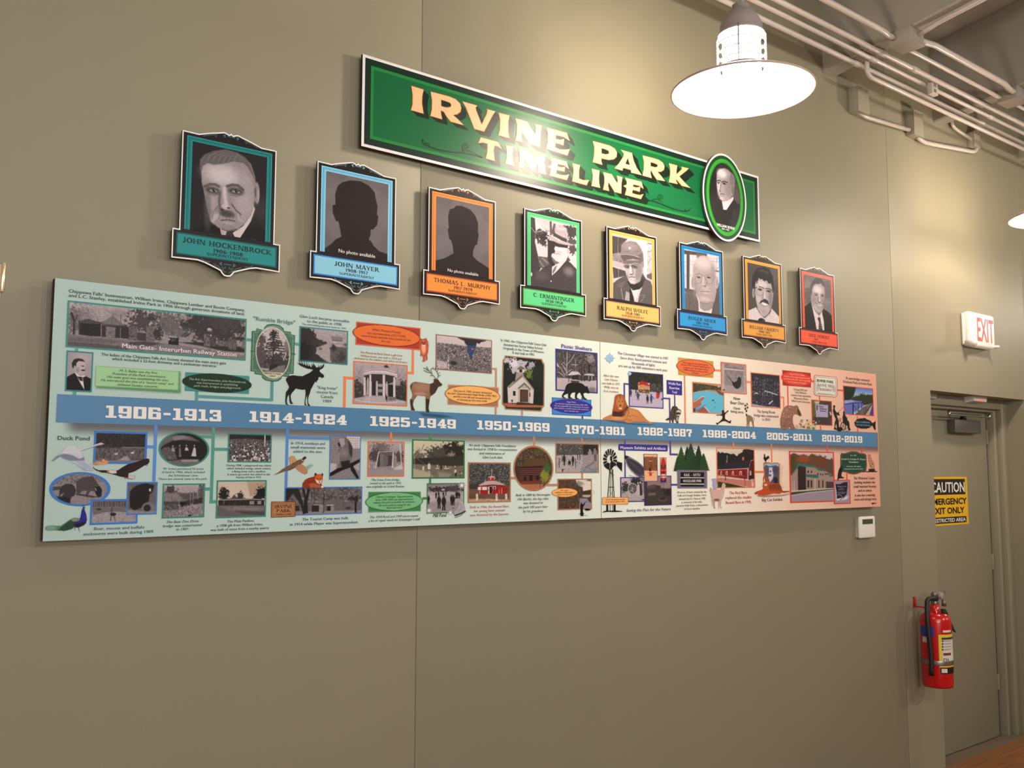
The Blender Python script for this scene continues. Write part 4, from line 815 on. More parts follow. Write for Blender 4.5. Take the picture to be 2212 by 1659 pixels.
def pf(c):
    c.F(222).P([255,205,600,262,600,310,500,290,255,268], 84, 3).P([298,250,345,262,340,810,298,800], 84, 3).P([445,250,600,280,580,330,450,330], 96, 6)
    for y_ in (380, 435, 585, 600): c.L([260,y_,300,y_+6], 4, 120, a=.7); c.L([345,y_-8,420,y_+4], 4, 120, a=.7)
    for x_ in (610, 665, 705, 740): c.L([x_,270,x_+3,520], 4, 130, a=.7)
    c.L([660,372,775,388], 5, 120).L([720,520,775,528], 16, 84, soft=3).L([395,280,392,430], 3, 140).S(150, 30, .6, .5, box=(600,280,780,520)).R(255,790,440,850,100,soft=5)
    c.P([260,860,300,832,420,826,470,960,500,1150,255,1140], 112, 5).P([720,880,760,700,800,700,800,1210,640,1200,690,1010], 100, 5).L([330,880,350,1000,330,1090], 8, 86, soft=5)
    c.P([490,950,705,960,690,1060,640,1112,560,1120,500,1078], 158, 4).P([478,1000,500,1080,565,1125,645,1112,684,1078,664,1180,478,1150], 226, 2)
    c.P([395,620,388,520,400,430,440,350,500,300,560,288,620,318,690,420,722,520,730,620,745,830,712,985,640,1005,560,1002,500,980,460,900,440,830,410,740], 176, 5)
    c.E(388, 690, 22, 82, 166, .4).E(750, 690, 28, 95, 190, .4).E(752, 700, 10, 60, 160, .8).E(545, 400, 120, 85, 206, 1.4).E(600, 800, 60, 60, 190, 1.3).E(700, 560, 40, 140, 158, 1.2, a=.7).E(430, 800, 36, 120, 152, 1.2, a=.6).E(580, 940, 70, 30, 198, 1.2)
    c.L([425,575,520,570,528,640,512,700,455,708,428,670,422,590], 5, 128, soft=1).L([565,590,600,582,705,600,690,690,650,715,600,705,585,650,565,600], 5, 128, soft=1).L([520,585,565,590], 6, 128)
    c.E(478, 615, 30, 14, 104, .8).E(628, 618, 32, 14, 104, .8).E(480, 616, 9, 8, 46, .4).E(628, 618, 9, 8, 46, .4).L([440,565,480,556,515,566], 7, 140, soft=3).L([590,574,640,562,680,580], 7, 140, soft=3)
    c.L([548,620,542,690,555,740], 18, 206, soft=8).L([590,640,598,720,580,745], 9, 138, soft=4).E(565, 748, 26, 8, 120, .8).L([508,830,570,826,640,832], 8, 106, soft=2).E(575, 848, 46, 8, 198, 1).L([500,770,480,820], 6, 144, soft=4).L([650,780,670,840], 6, 140, soft=4).L([500,990,590,1010,690,985], 8, 130, soft=6).N(14, .05)
def pg(c):
    c.F(80).E(700, 400, 80, 160, 98, 1.4)
    c.P([278,985,400,932,445,1010,540,1112,636,1020,655,950,780,1090,780,1240,270,1180], 218, 3).L([420,940,450,1030,520,1120], 7, 168, soft=3).L([650,960,620,1060,560,1110], 7, 168, soft=3).P([440,1125,478,1106,540,1130,562,1200,425,1190], 38, 2).L([500,1170,530,1135], 5, 150)
    c.P([338,640,336,480,362,378,430,295,540,278,620,325,672,430,694,600,684,690,640,560,560,480,440,430,395,560,372,650], 40, 7)
    c.P([388,560,405,445,450,460,540,490,600,500,645,540,668,650,684,700,668,850,642,960,600,1040,540,1090,480,1052,430,960,405,850,385,720], 184, 4)
    c.T(400,470,50,70,40,18,1.4,seed=2).T(480,440,70,40,40,18,1.4,seed=3).T(545,480,40,36,42,14,1.4,seed=4).T(620,490,50,60,40,18,1.4,seed=6).E(500, 340, 60, 24, 72, 1.4).E(580, 370, 30, 20, 78, 1.4)
    c.E(358, 700, 18, 78, 172, .4).E(362, 700, 7, 45, 120, .8).E(635, 800, 30, 150, 120, 1.3, a=.65).E(500, 560, 80, 50, 214, 1.3).E(440, 800, 30, 60, 206, 1.2, a=.7).E(530, 1000, 50, 30, 176, 1.2)
    c.L([384,622,420,604,470,600,545,632,600,628,660,655], 11, 34, soft=1).L([660,655,676,700], 8, 34, soft=1).L([400,640,418,720,450,748,500,735,525,690,532,640], 5, 120, soft=1).L([560,660,575,740,610,790,650,780,662,720], 5, 120, soft=1)
    c.E(465, 645, 34, 17, 66, .9).E(606, 672, 34, 18, 66, .9).E(466, 646, 9, 8, 26, .4).E(606, 674, 9, 8, 26, .4).E(432, 602, 12, 10, 236, .8).E(540, 630, 10, 8, 220, .8)
    c.L([540,660,538,740,546,790], 18, 218, soft=7).L([520,690,508,790], 9, 124, soft=5).E(545, 805, 26, 9, 96, .9).P([455,872,480,826,530,802,590,822,618,892,570,872,515,846,475,870], 54, 4).P([482,856,540,862,592,884,566,908,515,892], 236, 2).L([480,890,530,920,580,915], 6, 120, soft=3).N(12, .07)
def ph(c):
    c.F(128).T(350,600,120,140,96,60,1.3,seed=2,a=.7).T(650,480,100,200,104,70,1.4,seed=3,a=.6).T(330,420,60,80,152,50,1.2,seed=6,a=.6).T(640,700,70,50,150,40,1.2,seed=7,a=.6)
    c.P([285,775,345,725,388,690,430,820,500,960,510,1240,285,1240], 32, 2).P([592,808,660,850,725,912,760,1240,605,1240,570,900], 34, 2).P([393,700,430,790,520,925,570,860,600,1010,612,1240,500,1240,450,960], 224, 2)
    c.P([494,965,525,936,545,962,550,1010,600,1240,512,1240,520,1015], 62, 2)
    for i in range(6): c.L([512,1030+36*i,580,1060+36*i], 7, 150, soft=1)
    c.P([385,560,384,450,420,360,480,330,560,372,608,450,618,560,604,700,590,800,545,880,485,882,432,780,395,690], 172, 4)
    c.P([382,570,380,440,420,345,480,305,555,318,600,380,614,450,590,440,560,395,500,405,460,400,430,440,408,500,396,600], 92, 6).E(500, 500, 70, 66, 228, 1.3).E(440, 640, 30, 70, 150, 1.2, a=.6).E(590, 700, 24, 90, 140, 1.2, a=.6).E(460, 790, 30, 40, 190, 1.2)
    c.L([445,560,480,548,505,566], 8, 84, soft=3).L([555,578,585,572,605,588], 8, 84, soft=3).E(478, 580, 24, 11, 84, .9).E(576, 598, 22, 11, 84, .9).E(480, 581, 8, 7, 30, .4).E(576, 599, 8, 7, 30, .4)
    c.L([525,580,528,650,535,695], 16, 222, soft=6).L([512,620,500,690], 9, 116, soft=5).E(530, 702, 22, 8, 92, .9).L([470,712,500,738,560,748,592,722], 8, 92, soft=3).P([485,728,530,742,575,738,560,760,515,756], 222, 2).E(515, 840, 30, 20, 186, 1.2).L([440,800,480,870,540,880], 8, 120, soft=5).N(12, .06)
PF = dict(a=pa, b=pb, c=pc, d=pd, e=pe, f=pf, g=pg, h=ph)
for q in PLQ:
    fr, main, dark, brd, lab = q[0], q[5], q[6], q[7], q[8]; cx_, cz_ = frame_of(q)
    S_ = lambda P: [(x+cx_, z+cz_) for x, z in P]
    t = thing('portrait_plaque', lab, 'plaque', (cx_, 0, cz_+zb2), group='portrait plaques in a row')
    extrude('board', S_(OUT), YP+.0003, YP+.009, M_SIDE, t)
    [boxes('stand_off', [(cx_+x_, YP+.009, cz_+z_, cx_+x_+.02, 0, cz_+z_+.02)], M_SIDE, t) for x_ in (-.1, .08) for z_ in (-.05, .25)]
    flat('white_edge', [S_(OUT)], YP, M_WH, t); flat('black_face', [S_(inset(OUT, .0046))], YP-.0003, M_BK, t)
    mm = mat('plq_%d_%d_%d' % main, main, .4, spec=.2); md = mat('plq_%d_%d_%d' % dark, dark, .4, spec=.2); mb = mat('plq_%d_%d_%d' % brd, brd, .4, spec=.2)
    x0, x1, z1 = boxo; st = (boxi[1]*-1-x0); z0 = .002
    def ring(e, m_): flat('border', [S_(rect(x0+e, x1-e, z0, z1-e))], YP-.0006-e*.01, m_, t)
    w_ = boxi[0]-x0
    ring(0, mm); ring(w_*.30, md); ring(w_*.45, mm); ring(w_*.58, md); ring(w_*.66, mm)
    rc = (cx_+boxi[0], cx_+boxi[1], cz_+z0, cz_+boxi[2])
    c = Canvas(fr, 0, 0, 1, 1, YP-.0014, q=1.3, rect=rc); PF[fr](c); c.build('photograph', t, None if fr in 'bc' else None)
    flat('name_band', [S_(rect(band[0]-.0045, band[1]+.0045, band[2]-.0045, band[3]+.0045))], YP-.0016, mb, t)
    flat('name_band', [S_(rect(*band))], YP-.0019, mm, t)
    tc_ = tuple(int(v*.22+8) for v in main); block('name_text', fr, NAMES[fr], 50, tc_, YP-.0022, t, font='flare')
    if fr in 'bc':
        L_ = [('No photo available', 408, 806, 1162, 40)] if fr == 'b' else [('No photo available', 440, 818, 1152, 40)]
        block('caption', fr, L_, 40, (222, 214, 216), YP-.0021, t, bold=.01)
    # ornaments
    om = mat('orn_%d_%d_%d' % main, tuple(int(v*.82) for v in main), .4); og = mat('ornament_faint', tuple(int(60) for _ in range(3)), .4)
    polys = []
    def lotus(x, z, s, d):
        for a_ in (0, 50, -50, 100, -100):
            r = math.radians(a_); k = 1.0 if a_ == 0 else .8; dx, dz = math.cos(r)*d*s*k, math.sin(r)*s*k; n_ = (-dz*.22, dx*.22)
            polys.append([(cx_+x, cz_+z), (cx_+x+dx*.55+n_[0], cz_+z+dz*.55+n_[1]), (cx_+x+dx, cz_+z+dz), (cx_+x+dx*.55-n_[0], cz_+z+dz*.55-n_[1])])
    zT = loc(735, 215)[1]; zB = loc(700, 1482)[1]; lx = (loc(808, 232)[0]-loc(660, 200)[0])/2
    for z_ in (zT, zB):
        for d in (1, -1): lotus(d*lx*.8, z_, lx*.34, d)
        for i in range(-3, 4): polys.append([(cx_+i*lx*.15+.002*math.cos(k*PI/2), cz_+z_+.002*math.sin(k*PI/2)) for k in range(4)])
    flat('ornament', polys, YP-.0007, om, t, stag=1e-5)
    cur = []
    for d in (1, -1):
        A_ = [loc(x_, y_) for x_, y_ in ((455,205),(480,196),(520,194),(560,192),(600,190))]; cur.append(([(d*abs(x)*(1)+cx_, z+cz_) for x, z in A_], .003))
        B_ = [loc(x_, y_) for x_, y_ in ((575,200),(580,212),(590,206))]; cur.append(([(d*abs(x)+cx_, z+cz_) for x, z in B_], .003))
        for P_ in (((435,1422),(470,1448),(520,1455)), ((560,1470),(580,1490),(610,1500)), ((640,1500),(655,1520),(680,1518),(672,1500)), ((650,1530),(662,1552),(690,1562),(704,1563)), ((610,1505),(640,1530),(650,1545))):
            cur.append(([(d*abs(loc(*p)[0])+cx_, loc(*p)[1]+cz_) for p in P_], .003))
    strips('ornament', cur, YP-.0008, mat('orn_dim_%d_%d_%d' % main, tuple(int(v*.45+18) for v in main), .4), t)
# ------------------------------------------------------------------ the timeline board
YB = -.045
tl, tr, br, bl = [(float(at(*q, YB)[0]), float(at(*q, YB)[2])) for q in ((120, 603), (1893, 807), (1901, 1094), (91, 1170))]
BX0, BX1, BZ0, BZ1 = (tl[0]+bl[0])/2, (tr[0]+br[0])/2, (bl[1]+br[1])/2, (tl[1]+tr[1])/2
bd = thing('timeline_board', 'wide pastel timeline board with blue date band, photographs and captions under the plaques', 'board', ((BX0+BX1)/2, 0, BZ0))
xs = float(at(1296.6, 850, YB)[0])
MB = mat('board_edge', (64, 44, 32), .7)
RAMP = [(0, (184, 206, 200)), (.2, (196, 216, 209)), (.4, (214, 228, 221)), (.55, (236, 240, 228)), (.66, (241, 238, 226)), (.76, (240, 222, 206)), (.88, (234, 198, 176)), (1.0, (228, 172, 150))]
for x0, x1 in ((BX0, xs-.0012), (xs+.0012, BX1)):
    boxes('board', [(x0, YB+.0004, BZ0, x1, -.015, BZ1)], MB, bd)
    c = Canvas('O', 0, 0, 1, 1, YB, q=.12, rect=(x0, x1, BZ0, BZ1)); t = (c.gx-BX0)/(BX1-BX0)
    c.c = np.stack([np.interp(t, [r[0] for r in RAMP], [r[1][k] for r in RAMP]) for k in range(3)], -1); c.build('background_print', bd, rough=.45)
boxes('batten', [(BX0+.1, -.015, BZ0+.1, BX1-.1, 0, BZ0+.14)], MB, bd); boxes('batten', [(BX0+.1, -.015, BZ1-.14, BX1-.1, 0, BZ1-.1)], MB, bd)
L1, L2, L3, L4, L5 = YB-.0003, YB-.0006, YB-.0009, YB-.0012, YB-.0015
# blue band with its printed drop shade
gx0 = (at(123.3, 852, YB)[0]+at(120.5, 913, YB)[0])/2; gx1 = at(1893.6, 950, YB)[0]
gz1 = (at(123.3, 852.1, YB)[2]+at(1893, 934, YB)[2])/2; gz0 = (at(120.5, 913.2, YB)[2]+at(1894, 965, YB)[2])/2
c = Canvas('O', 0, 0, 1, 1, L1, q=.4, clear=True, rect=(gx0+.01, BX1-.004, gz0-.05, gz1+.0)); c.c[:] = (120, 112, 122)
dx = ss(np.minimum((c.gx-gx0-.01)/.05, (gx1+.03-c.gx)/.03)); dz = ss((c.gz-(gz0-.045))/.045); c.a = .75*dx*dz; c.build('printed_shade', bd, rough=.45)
for x0, x1 in ((gx0, xs-.0012), (xs+.0012, gx1)): flat('date_band', [rect(x0, x1, gz0, gz1)], L3, mat('band_blue', (66, 122, 164), .45), bd)
for s, xl, xr, xm_, yb_, cap_ in (('1906-1913', 227.8, 477.8, 353, 906.3, 25.4), ('1914-1924', 538.6, 749, 643, 914.6, 22), ('1925-1949', 799.4, 984.6, 892, 922.9, 20.3), ('1950-1969', 1030.9, 1187, 1109, 930.2, 19),
     ('1970-1981', 1221.7, 1351, 1287, 938.2, 17.8), ('1982-1987', 1377.6, 1494.6, 1436, 941.6, 16.6), ('1988-2004', 1517.9, 1633, 1575, 946.3, 15.6), ('2005-2011', 1656.7, 1754.7, 1705, 951.3, 15), ('2012-2019', 1776, 1862.8, 1819, 955.2, 14.2)):
    block('date_text', 'O', [(s, xl, xr, yb_)], cap_, (236, 230, 222), L4, bd, font='slab')
# connectors
NL = [0]
def conn(col, L_):
    lst = []
    for fr, w_, pts in L_:
        P = toP(fr, pts, L2); s = FR[fr][2]; 
        for i in range(len(P)-1):
            (xa, za), (xb, zb) = P[i], P[i+1]; a_ = to(fr, pts[2*i], pts[2*i+1], L2)
            if abs(xb-xa) > abs(zb-za):
                z_ = (za+zb)/2; h = abs(to(fr, pts[2*i], pts[2*i+1]-w_/2, L2)[1]-to(fr, pts[2*i], pts[2*i+1]+w_/2, L2)[1])/2
                lst.append(rect(min(xa, xb)-(h if 0 < i else 0), max(xa, xb)+(h if i < len(P)-2 else 0), z_-h, z_+h))
            else:
                x_ = (xa+xb)/2; h = abs(to(fr, pts[2*i]+w_/2, pts[2*i+1], L2)[0]-to(fr, pts[2*i]-w_/2, pts[2*i+1], L2)[0])/2
                lst.append(rect(x_-h, x_+h, min(za, zb), max(za, zb)))
    for r_ in lst:
        NL[0] += 1; flat('connector', [r_], L2-1.2e-5*(NL[0] % 18), mat('conn_%d_%d_%d' % col, col, .45), bd)
conn((72, 144, 144), [('A', 40, [458,870,458,905]), ('A', 44, [434,1372,432,1412]), ('B', 38, [845,674,915,680]), ('C', 38, [222,510,290,514]), ('B', 42, [207,1325,205,1465]), ('B', 40, [205,1400,1168,1445]), ('B', 40, [1170,1200,1168,1460])])
conn((232, 122, 64), [('C', 36, [885,1360,888,960]), ('C', 36, [870,958,1010,966]), ('C', 32, [1795,585,1790,900]), ('C', 32, [1725,892,1805,898]), ('I', 32, [428,222,428,352]), ('L', 28, [1648,620,1662,1532]), ('M', 36, [770,330,890,338]), ('M', 36, [1345,538,1430,545]), ('M', 28, [1950,812,2020,818]), ('M', 22, [2012,805,2018,1010]), ('Q', 28, [590,150,594,245]), ('Q', 26, [1350,175,1356,552]), ('Q', 44, [1015,728,1195,736])])
conn((182, 132, 100), [('D', 28, [1270,640,1345,645]), ('D', 28, [1338,630,1336,912]), ('D', 28, [1332,1190,1332,1302]), ('D', 26, [1710,1240,1710,1322]), ('J', 32, [1213,183,1213,348]), ('J', 42, [810,890,910,892]), ('J', 42, [1430,1012,1620,1008]), ('O2', 32, [640,133,640,228]), ('O2', 32, [643,762,643,862]), ('O2', 38, [30,980,208,978])])
conn((66, 58, 148), [('K', 26, [707,990,707,1042]), ('K', 26, [707,1288,707,1338]), ('L', 32, [512,772,512,1080]), ('L', 34, [498,778,600,784]), ('L', 32, [1245,1050,1380,1060]), ('L', 28, [1365,1040,1372,1515]), ('L', 26, [1462,985,1464,1220]), ('P', 28, [508,75,508,172]), ('P', 26, [511,285,512,775]), ('P', 32, [1343,100,1345,372]), ('P', 36, [1332,354,1485,354]), ('P', 36, [1360,912,1478,912])])
conn((226, 72, 48), [('N', 22, [180,440,186,800]), ('N', 34, [590,360,650,364]), ('N', 20, [750,620,752,705]), ('N', 32, [1066,522,1182,527]), ('N', 22, [768,1160,768,1237]), ('N', 20, [1427,985,1432,1272]), ('R', 20, [698,95,700,185]), ('R', 18, [1237,108,1240,212]), ('R', 18, [1005,518,1007,632])])
conn((74, 132, 204), [('E', 42, [1520,110,1497,830]), ('E', 40, [1400,385,1500,388]), ('H', 40, [322,176,303,1165]), ('H', 38, [340,292,920,300])])
conn((70, 146, 132), [('G', 42, [806,143,776,1152]), ('G', 38, [610,266,795,270]), ('G', 42, [815,432,1002,436]), ('G', 42, [690,960,778,962]), ('G', 42, [752,1130,855,1132])])
conn((58, 132, 78), [('I', 36, [995,238,996,328]), ('I', 32, [990,885,990,955]), ('I', 36, [880,1172,948,1172])])
def photo(fr, x0, y0, x1, y1, bcol, bw, fn, label=None, Y=L3, tone=(1, .94, .96), q=1.1, name='photograph'):
    NL[0] += 1; c = Canvas(fr, x0, y0, x1, y1, Y-1.2e-5*(NL[0] % 18), q=q, tone=tone); fn(c); c.clip = None
    if bcol: c.frame(bcol, bw)
    return c.build(name, bd, label, rough=.45)
def cut(fr, x0, y0, x1, y1, fn, label=None, Y=L4, tone=(1, 1, 1), q=1.35, name='cutout_picture'):
    NL[0] += 1; c = Canvas(fr, x0, y0, x1, y1, Y-1.2e-5*(NL[0] % 18), q=q, tone=tone, clear=True); fn(c); return c.build(name, bd, label, rough=.45)
TEAL, ORG, BRN, VIO, RED, BLU, GRN, DGR = (72, 144, 144), (232, 122, 64), (182, 132, 100), (66, 58, 148), (226, 72, 48), (74, 132, 204), (70, 146, 132), (58, 132, 78)
def sc(c, base, amp=.3, s=10): c.F(base); return c
# --- row above the band, left to right
def gate(c):
    c.G(420, 182, 760, 160, 1380).T(2050,620,480,230,70,40,1.2,seed=3).T(1500,560,180,150,104,22,1.6,seed=4,a=.8).T(1230,560,190,150,84,20,1.8,seed=5).T(430,540,90,160,112,18,2.0,seed=6,a=.9).T(560,480,120,110,128,12,2.0,seed=8,a=.6).T(950,470,120,60,140,14,2,seed=9,a=.6)
    c.L([425,700,430,560,400,460], 24, 62, soft=3).L([430,580,470,480], 10, 76).L([492,700,490,560], 22, 66, soft=3).L([965,480,970,600], 8, 96)
    c.P([490,562,560,532,600,530,660,548,700,560,1045,598,1045,622,740,592,500,580], 84, 2).P([740,572,800,540,850,505,880,492,910,520,960,560,1010,605,780,590], 128, 2).L([878,465,880,500], 8, 110).L([700,505,702,562], 8, 130)
    c.P([500,578,740,590,740,732,620,728,500,712], 50, 2).P([740,596,1065,620,1065,760,740,735], 62, 3).R(738,595,748,740,140).P([795,612,908,628,900,770,795,748], 138, 3).S(90, 12, .55, .7, box=(790,600,910,770)).R(960,630,968,750,130).P([1062,620,1165,645,1160,790,1060,780], 120, 3).S(76, 12, .5, .8, box=(1055,615,1165,790),seed=6)
    c.P([1160,680,1265,690,1265,790,1160,780], 76, 3).L([1160,680,1265,692], 8, 150).P([1262,612,1368,615,1360,790,1262,795], 128, 3).S(84, 12, .52, .8, box=(1255,600,1370,800),seed=7).P([1290,595,1320,550,1345,590], 196, 2).P([1275,520,1320,498,1368,525,1368,540,1275,535], 70, 4)
    c.T(1400,700,60,90,66,16,1.4,seed=9).T(1600,680,160,80,112,24,1.3,seed=10,a=.7)
    c.P([340,705,480,715,700,735,950,760,1400,800,1700,840,2420,960,2420,1040,340,900], 134, 4).P([340,740,700,755,1000,790,900,812,600,800,345,780], 116, 5).P([340,790,700,815,1020,850,1060,890,700,870,340,850], 100, 5).P([1050,800,1250,790,1450,815,1300,840,1080,830], 84, 5)
    c.P([1640,800,1900,842,2150,900,2420,920,2420,860,1900,800], 58, 8).R(1520,742,1637,828,44,soft=2).R(1525,728,1615,748,168,soft=1).R(1545,760,1600,790,84,soft=3).E(1528, 765, 10, 14, 190, .5)
    c.T(2200,560,260,120,84,26,1.6,seed=14,a=.7).T(1720,500,60,80,150,26,1.2,seed=15,a=.5)
    c.P([1930,700,1990,705,2000,850,1930,840], 128, 3).P([2000,715,2070,720,2070,850,2005,845], 92, 3).S(70, 12, .5, .7, box=(1925,690,2075,850),seed=11).E(1995, 652, 28, 17, 186, .3).R(1960,668,2030,680,110).E(2010, 720, 12, 12, 170, .5)
    c.P([2085,775,2205,790,2205,850,2085,840], 122, 3).S(76, 10, .5, .7, box=(2085,760,2310,880),seed=12).P([2215,757,2310,770,2300,890,2210,880], 116, 3).S(64, 10, .5, .7, box=(2210,750,2310,890),seed=13).P([2370,770,2420,775,2420,880,2365,870], 124, 3).S(92, 16, .58, .3).N(14, .12)
photo('A', 338, 420, 2422, 935, (78, 150, 142), 19, gate)
def bailey(c):
    c.F(170).E(540, 980, 100, 70, 184, 1.4).P([320,1215,430,1155,520,1215,560,1190,640,1230,640,1400,320,1400], 36, 3)
    c.P([430,1140,470,1170,530,1215,545,1330,548,1350,500,1270,460,1190], 226, 2).P([440,1150,500,1210,560,1195,545,1180,500,1190], 222, 2).P([462,1195,520,1200,530,1250,500,1245], 48, 2).L([470,1220,500,1290,548,1350], 4, 60)
    c.P([415,1090,430,1040,460,1000,520,1000,556,1030,562,1080,560,1130,545,1160,510,1172,470,1160,440,1130], 196, 3).P([408,1095,402,1040,430,995,480,985,530,995,556,1028,520,1020,480,1016,455,1040,452,1080,432,1100], 52, 3).E(437, 1090, 11, 22, 176, .5).E(470, 1120, 22, 30, 160, 1.2).L([510,1070,545,1072], 6, 96, soft=2).E(530, 1080, 12, 5, 70, .8).L([552,1078,560,1108,548,1112], 4, 120).P([505,1120,530,1112,558,1120,552,1134,520,1132], 60, 2).E(520, 1150, 18, 10, 180, 1)
photo('A', 331, 903, 644, 1372, TEAL, 18, bailey)
def textcard(c): c.c[:] = (166, 206, 160); c.a = ss(np.minimum(np.minimum(c.x-672, 1655-c.x)/26, np.minimum(c.y-(1060+.07*(c.x-672)), 1325+.05*(c.x-672)-c.y)/30)); return c
cut('A', 650, 1050, 1680, 1400, lambda c: (c.P([690,1290,1650,1350,1650,1385,690,1325], (96, 160, 96), 22, a=.8), c.P([1620,1140,1660,1140,1660,1370,1625,1370], (110, 165, 110), 16, a=.7), c.P([680,1072,1638,1140,1632,1352,672,1305], (170, 210, 162), 6)), Y=L2, q=.7)
# rumble bridge plaque
def rumble(c):
    g1, g2, g3 = (88, 128, 108), (150, 178, 158), (70, 112, 90)
    out = [1070,555,1072,520,1110,480,1190,472,1270,490,1318,530,1322,562,1412,575,1412,606,1465,618,1446,1112,1390,1108,1388,1150,1300,1140,1290,1175,1250,1205,1180,1210,1090,1195,1045,1160,1042,1125,950,1112,950,1080,896,1075,914,562,972,562,974,528]
    cx, cy = 1182, 842
    inn = [v for i in range(0, len(out), 2) for v in (cx+(out[i]-cx)*.965, cy+(out[i+1]-cy)*.972)]; inn2 = [v for i in range(0, len(out), 2) for v in (cx+(out[i]-cx)*.93, cy+(out[i+1]-cy)*.945)]; inn3 = [v for i in range(0, len(out), 2) for v in (cx+(out[i]-cx)*.905, cy+(out[i+1]-cy)*.925)]
    c.P(out, g3).P(inn, g1).P(inn2, g2).P(inn3, g1).L([905,820,975,828], 18, g3).L([1390,850,1460,860], 18, g3)
    c.E(1182, 840, 222, 332, (206, 204, 180), .02).clipP([cx+208*math.cos(t)+0 for t in ()] or [v for i in range(48) for v in (cx+210*math.cos(2*PI*i/48), 840+318*math.sin(2*PI*i/48)+c.k*210*math.cos(2*PI*i/48))])
    c.R(960,500,1410,1090,196).T(1020,900,130,300,96,24,1.3,seed=3).T(1370,780,60,120,130,16,1.5,seed=4).T(1250,980,220,160,74,24,1.3,seed=5).T(1040,660,50,60,92,14,1.5,seed=6)
    c.L([1195,560,1180,1000], 16, 56, soft=2)
    for i,(y_, l_) in enumerate(((575,40),(605,62),(640,72),(670,96),(700,104),(740,130),(775,128),(805,136))): c.L([1190,y_,1190+l_,y_+14+(i%2)*8], 13, 62, soft=2).L([1190,y_+6,1190-l_*.75,y_+6+(i%3)*9], 13, 62, soft=2)
    c.T(1192,600,55,60,60,12,1.6,seed=8).T(1200,740,100,60,70,12,1.9,seed=9).P([1040,1090,1100,1060,1250,1010,1340,1000,1330,1090], 128, 6).P([1130,1070,1150,1000,1250,980,1240,1020,1160,1060], 52, 4).P([1030,1035,1130,1045,1130,1065,1040,1062], 176, 3).N(18, .1)
    c.clip = None; c.P([1045,1086,1330,1096,1290,1140,1240,1168,1180,1172,1120,1158,1075,1125], (206, 204, 180), 1)
cut('B', 885, 462, 1475, 1220, rumble, 'oval bridge photograph in a green notched plaque', Y=L3, tone=(1, .94, .96), q=1.1)
block('caption', 'B', [("BRIDGE O' PINES", 1075, 1286, 1118, 20), ('1907', 1140, 1218, 1149, 20)], 20, (60, 56, 40), L5, bd, bold=.02)
cut('B', 20, 1085, 915, 1370, lambda c: (c.P([62,1090,880,1140,875,1368,55,1328], (80, 152, 148)), c.E(466, 1230, 444, 122, (40, 66, 50), .01)), Y=L3)
def glen(c):
    c.G(300, 178, 560, 166, 620).P([300,290,430,310,480,400,560,470,650,490,650,530,530,560,500,640,640,700,700,790,290,740], 60, 6).T(400,400,110,100,58,24,1.4,seed=2).T(560,500,110,50,70,16,1.5,seed=3).T(340,600,120,150,44,30,1.2,seed=4)
    c.P([510,560,640,510,680,520,690,560,700,620,720,680,700,760,640,740,560,680,520,620], 172, 8).E(565, 575, 26, 18, 120, .8).P([690,560,760,540,920,560,920,790,720,790,700,680], 104, 8).S(70, 14, .52, .7, box=(690,560,925,790)).T(740,560,36,60,66,12,1.5,seed=6).T(850,680,60,70,76,16,1.4,seed=7).T(900,520,40,24,112,10,1.5,seed=8)
    c.P([708,405,862,420,858,482,722,470], 138, 1).P([722,470,855,482,852,550,770,545,770,500,724,492], 180, 1).R(725,458,860,468,108).R(770,505,850,512,120).P([770,388,805,392,803,412,772,410], 158, 1).N(14, .1)
photo('C', 283, 304, 932, 766, TEAL, 17, glen)
MOOSE = [258,748,275,765,290,770,282,722,302,768,318,775,312,722,335,780,352,785,345,728,366,790,385,795,376,738,400,800,418,805,398,750,425,795,440,818,452,820,448,768,470,812,470,760,488,790,500,800,508,820,540,822,535,782,548,812,556,830,560,790,574,830,580,785,590,812,605,778,618,780,612,812,590,838,560,852,555,870,575,895,605,915,618,938,605,958,585,960,560,945,540,955,538,985,520,1000,515,1025,500,1005,480,1040,462,1075,440,1112,430,1150,412,1200,402,1250,408,1300,435,1332,405,1330,395,1300,392,1240,390,1190,378,1220,368,1270,372,1310,392,1325,360,1325,356,1290,366,1220,372,1160,366,1112,330,1118,285,1110,240,1100,215,1130,185,1165,170,1200,178,1260,205,1308,170,1305,158,1270,152,1210,148,1180,130,1210,120,1260,125,1300,145,1322,108,1312,100,1270,105,1200,110,1150,140,1110,152,1080,130,1030,108,990,118,960,150,935,200,925,260,932,330,938,380,912,420,895,452,870,470,855,452,845,400,838,350,820,300,795,270,770]
cut('C', 92, 715, 628, 1340, lambda c: c.P(MOOSE, (36, 34, 32)), 'black moose silhouette')
cut('C', 1590-600, 205, 1843+80, 600, lambda c: (c.P([1042,212,1895,300,1840+48,595,1032,518], (232, 120, 90)), c.P([1052,224,1885,310,1880,580,1042,506], (178, 72, 56)), c.E(1443, 398, 448, 140, (96, 40, 24), .01), c.E(1443, 398, 440, 132, (232, 124, 66), .01)), Y=L3, q=1.0)
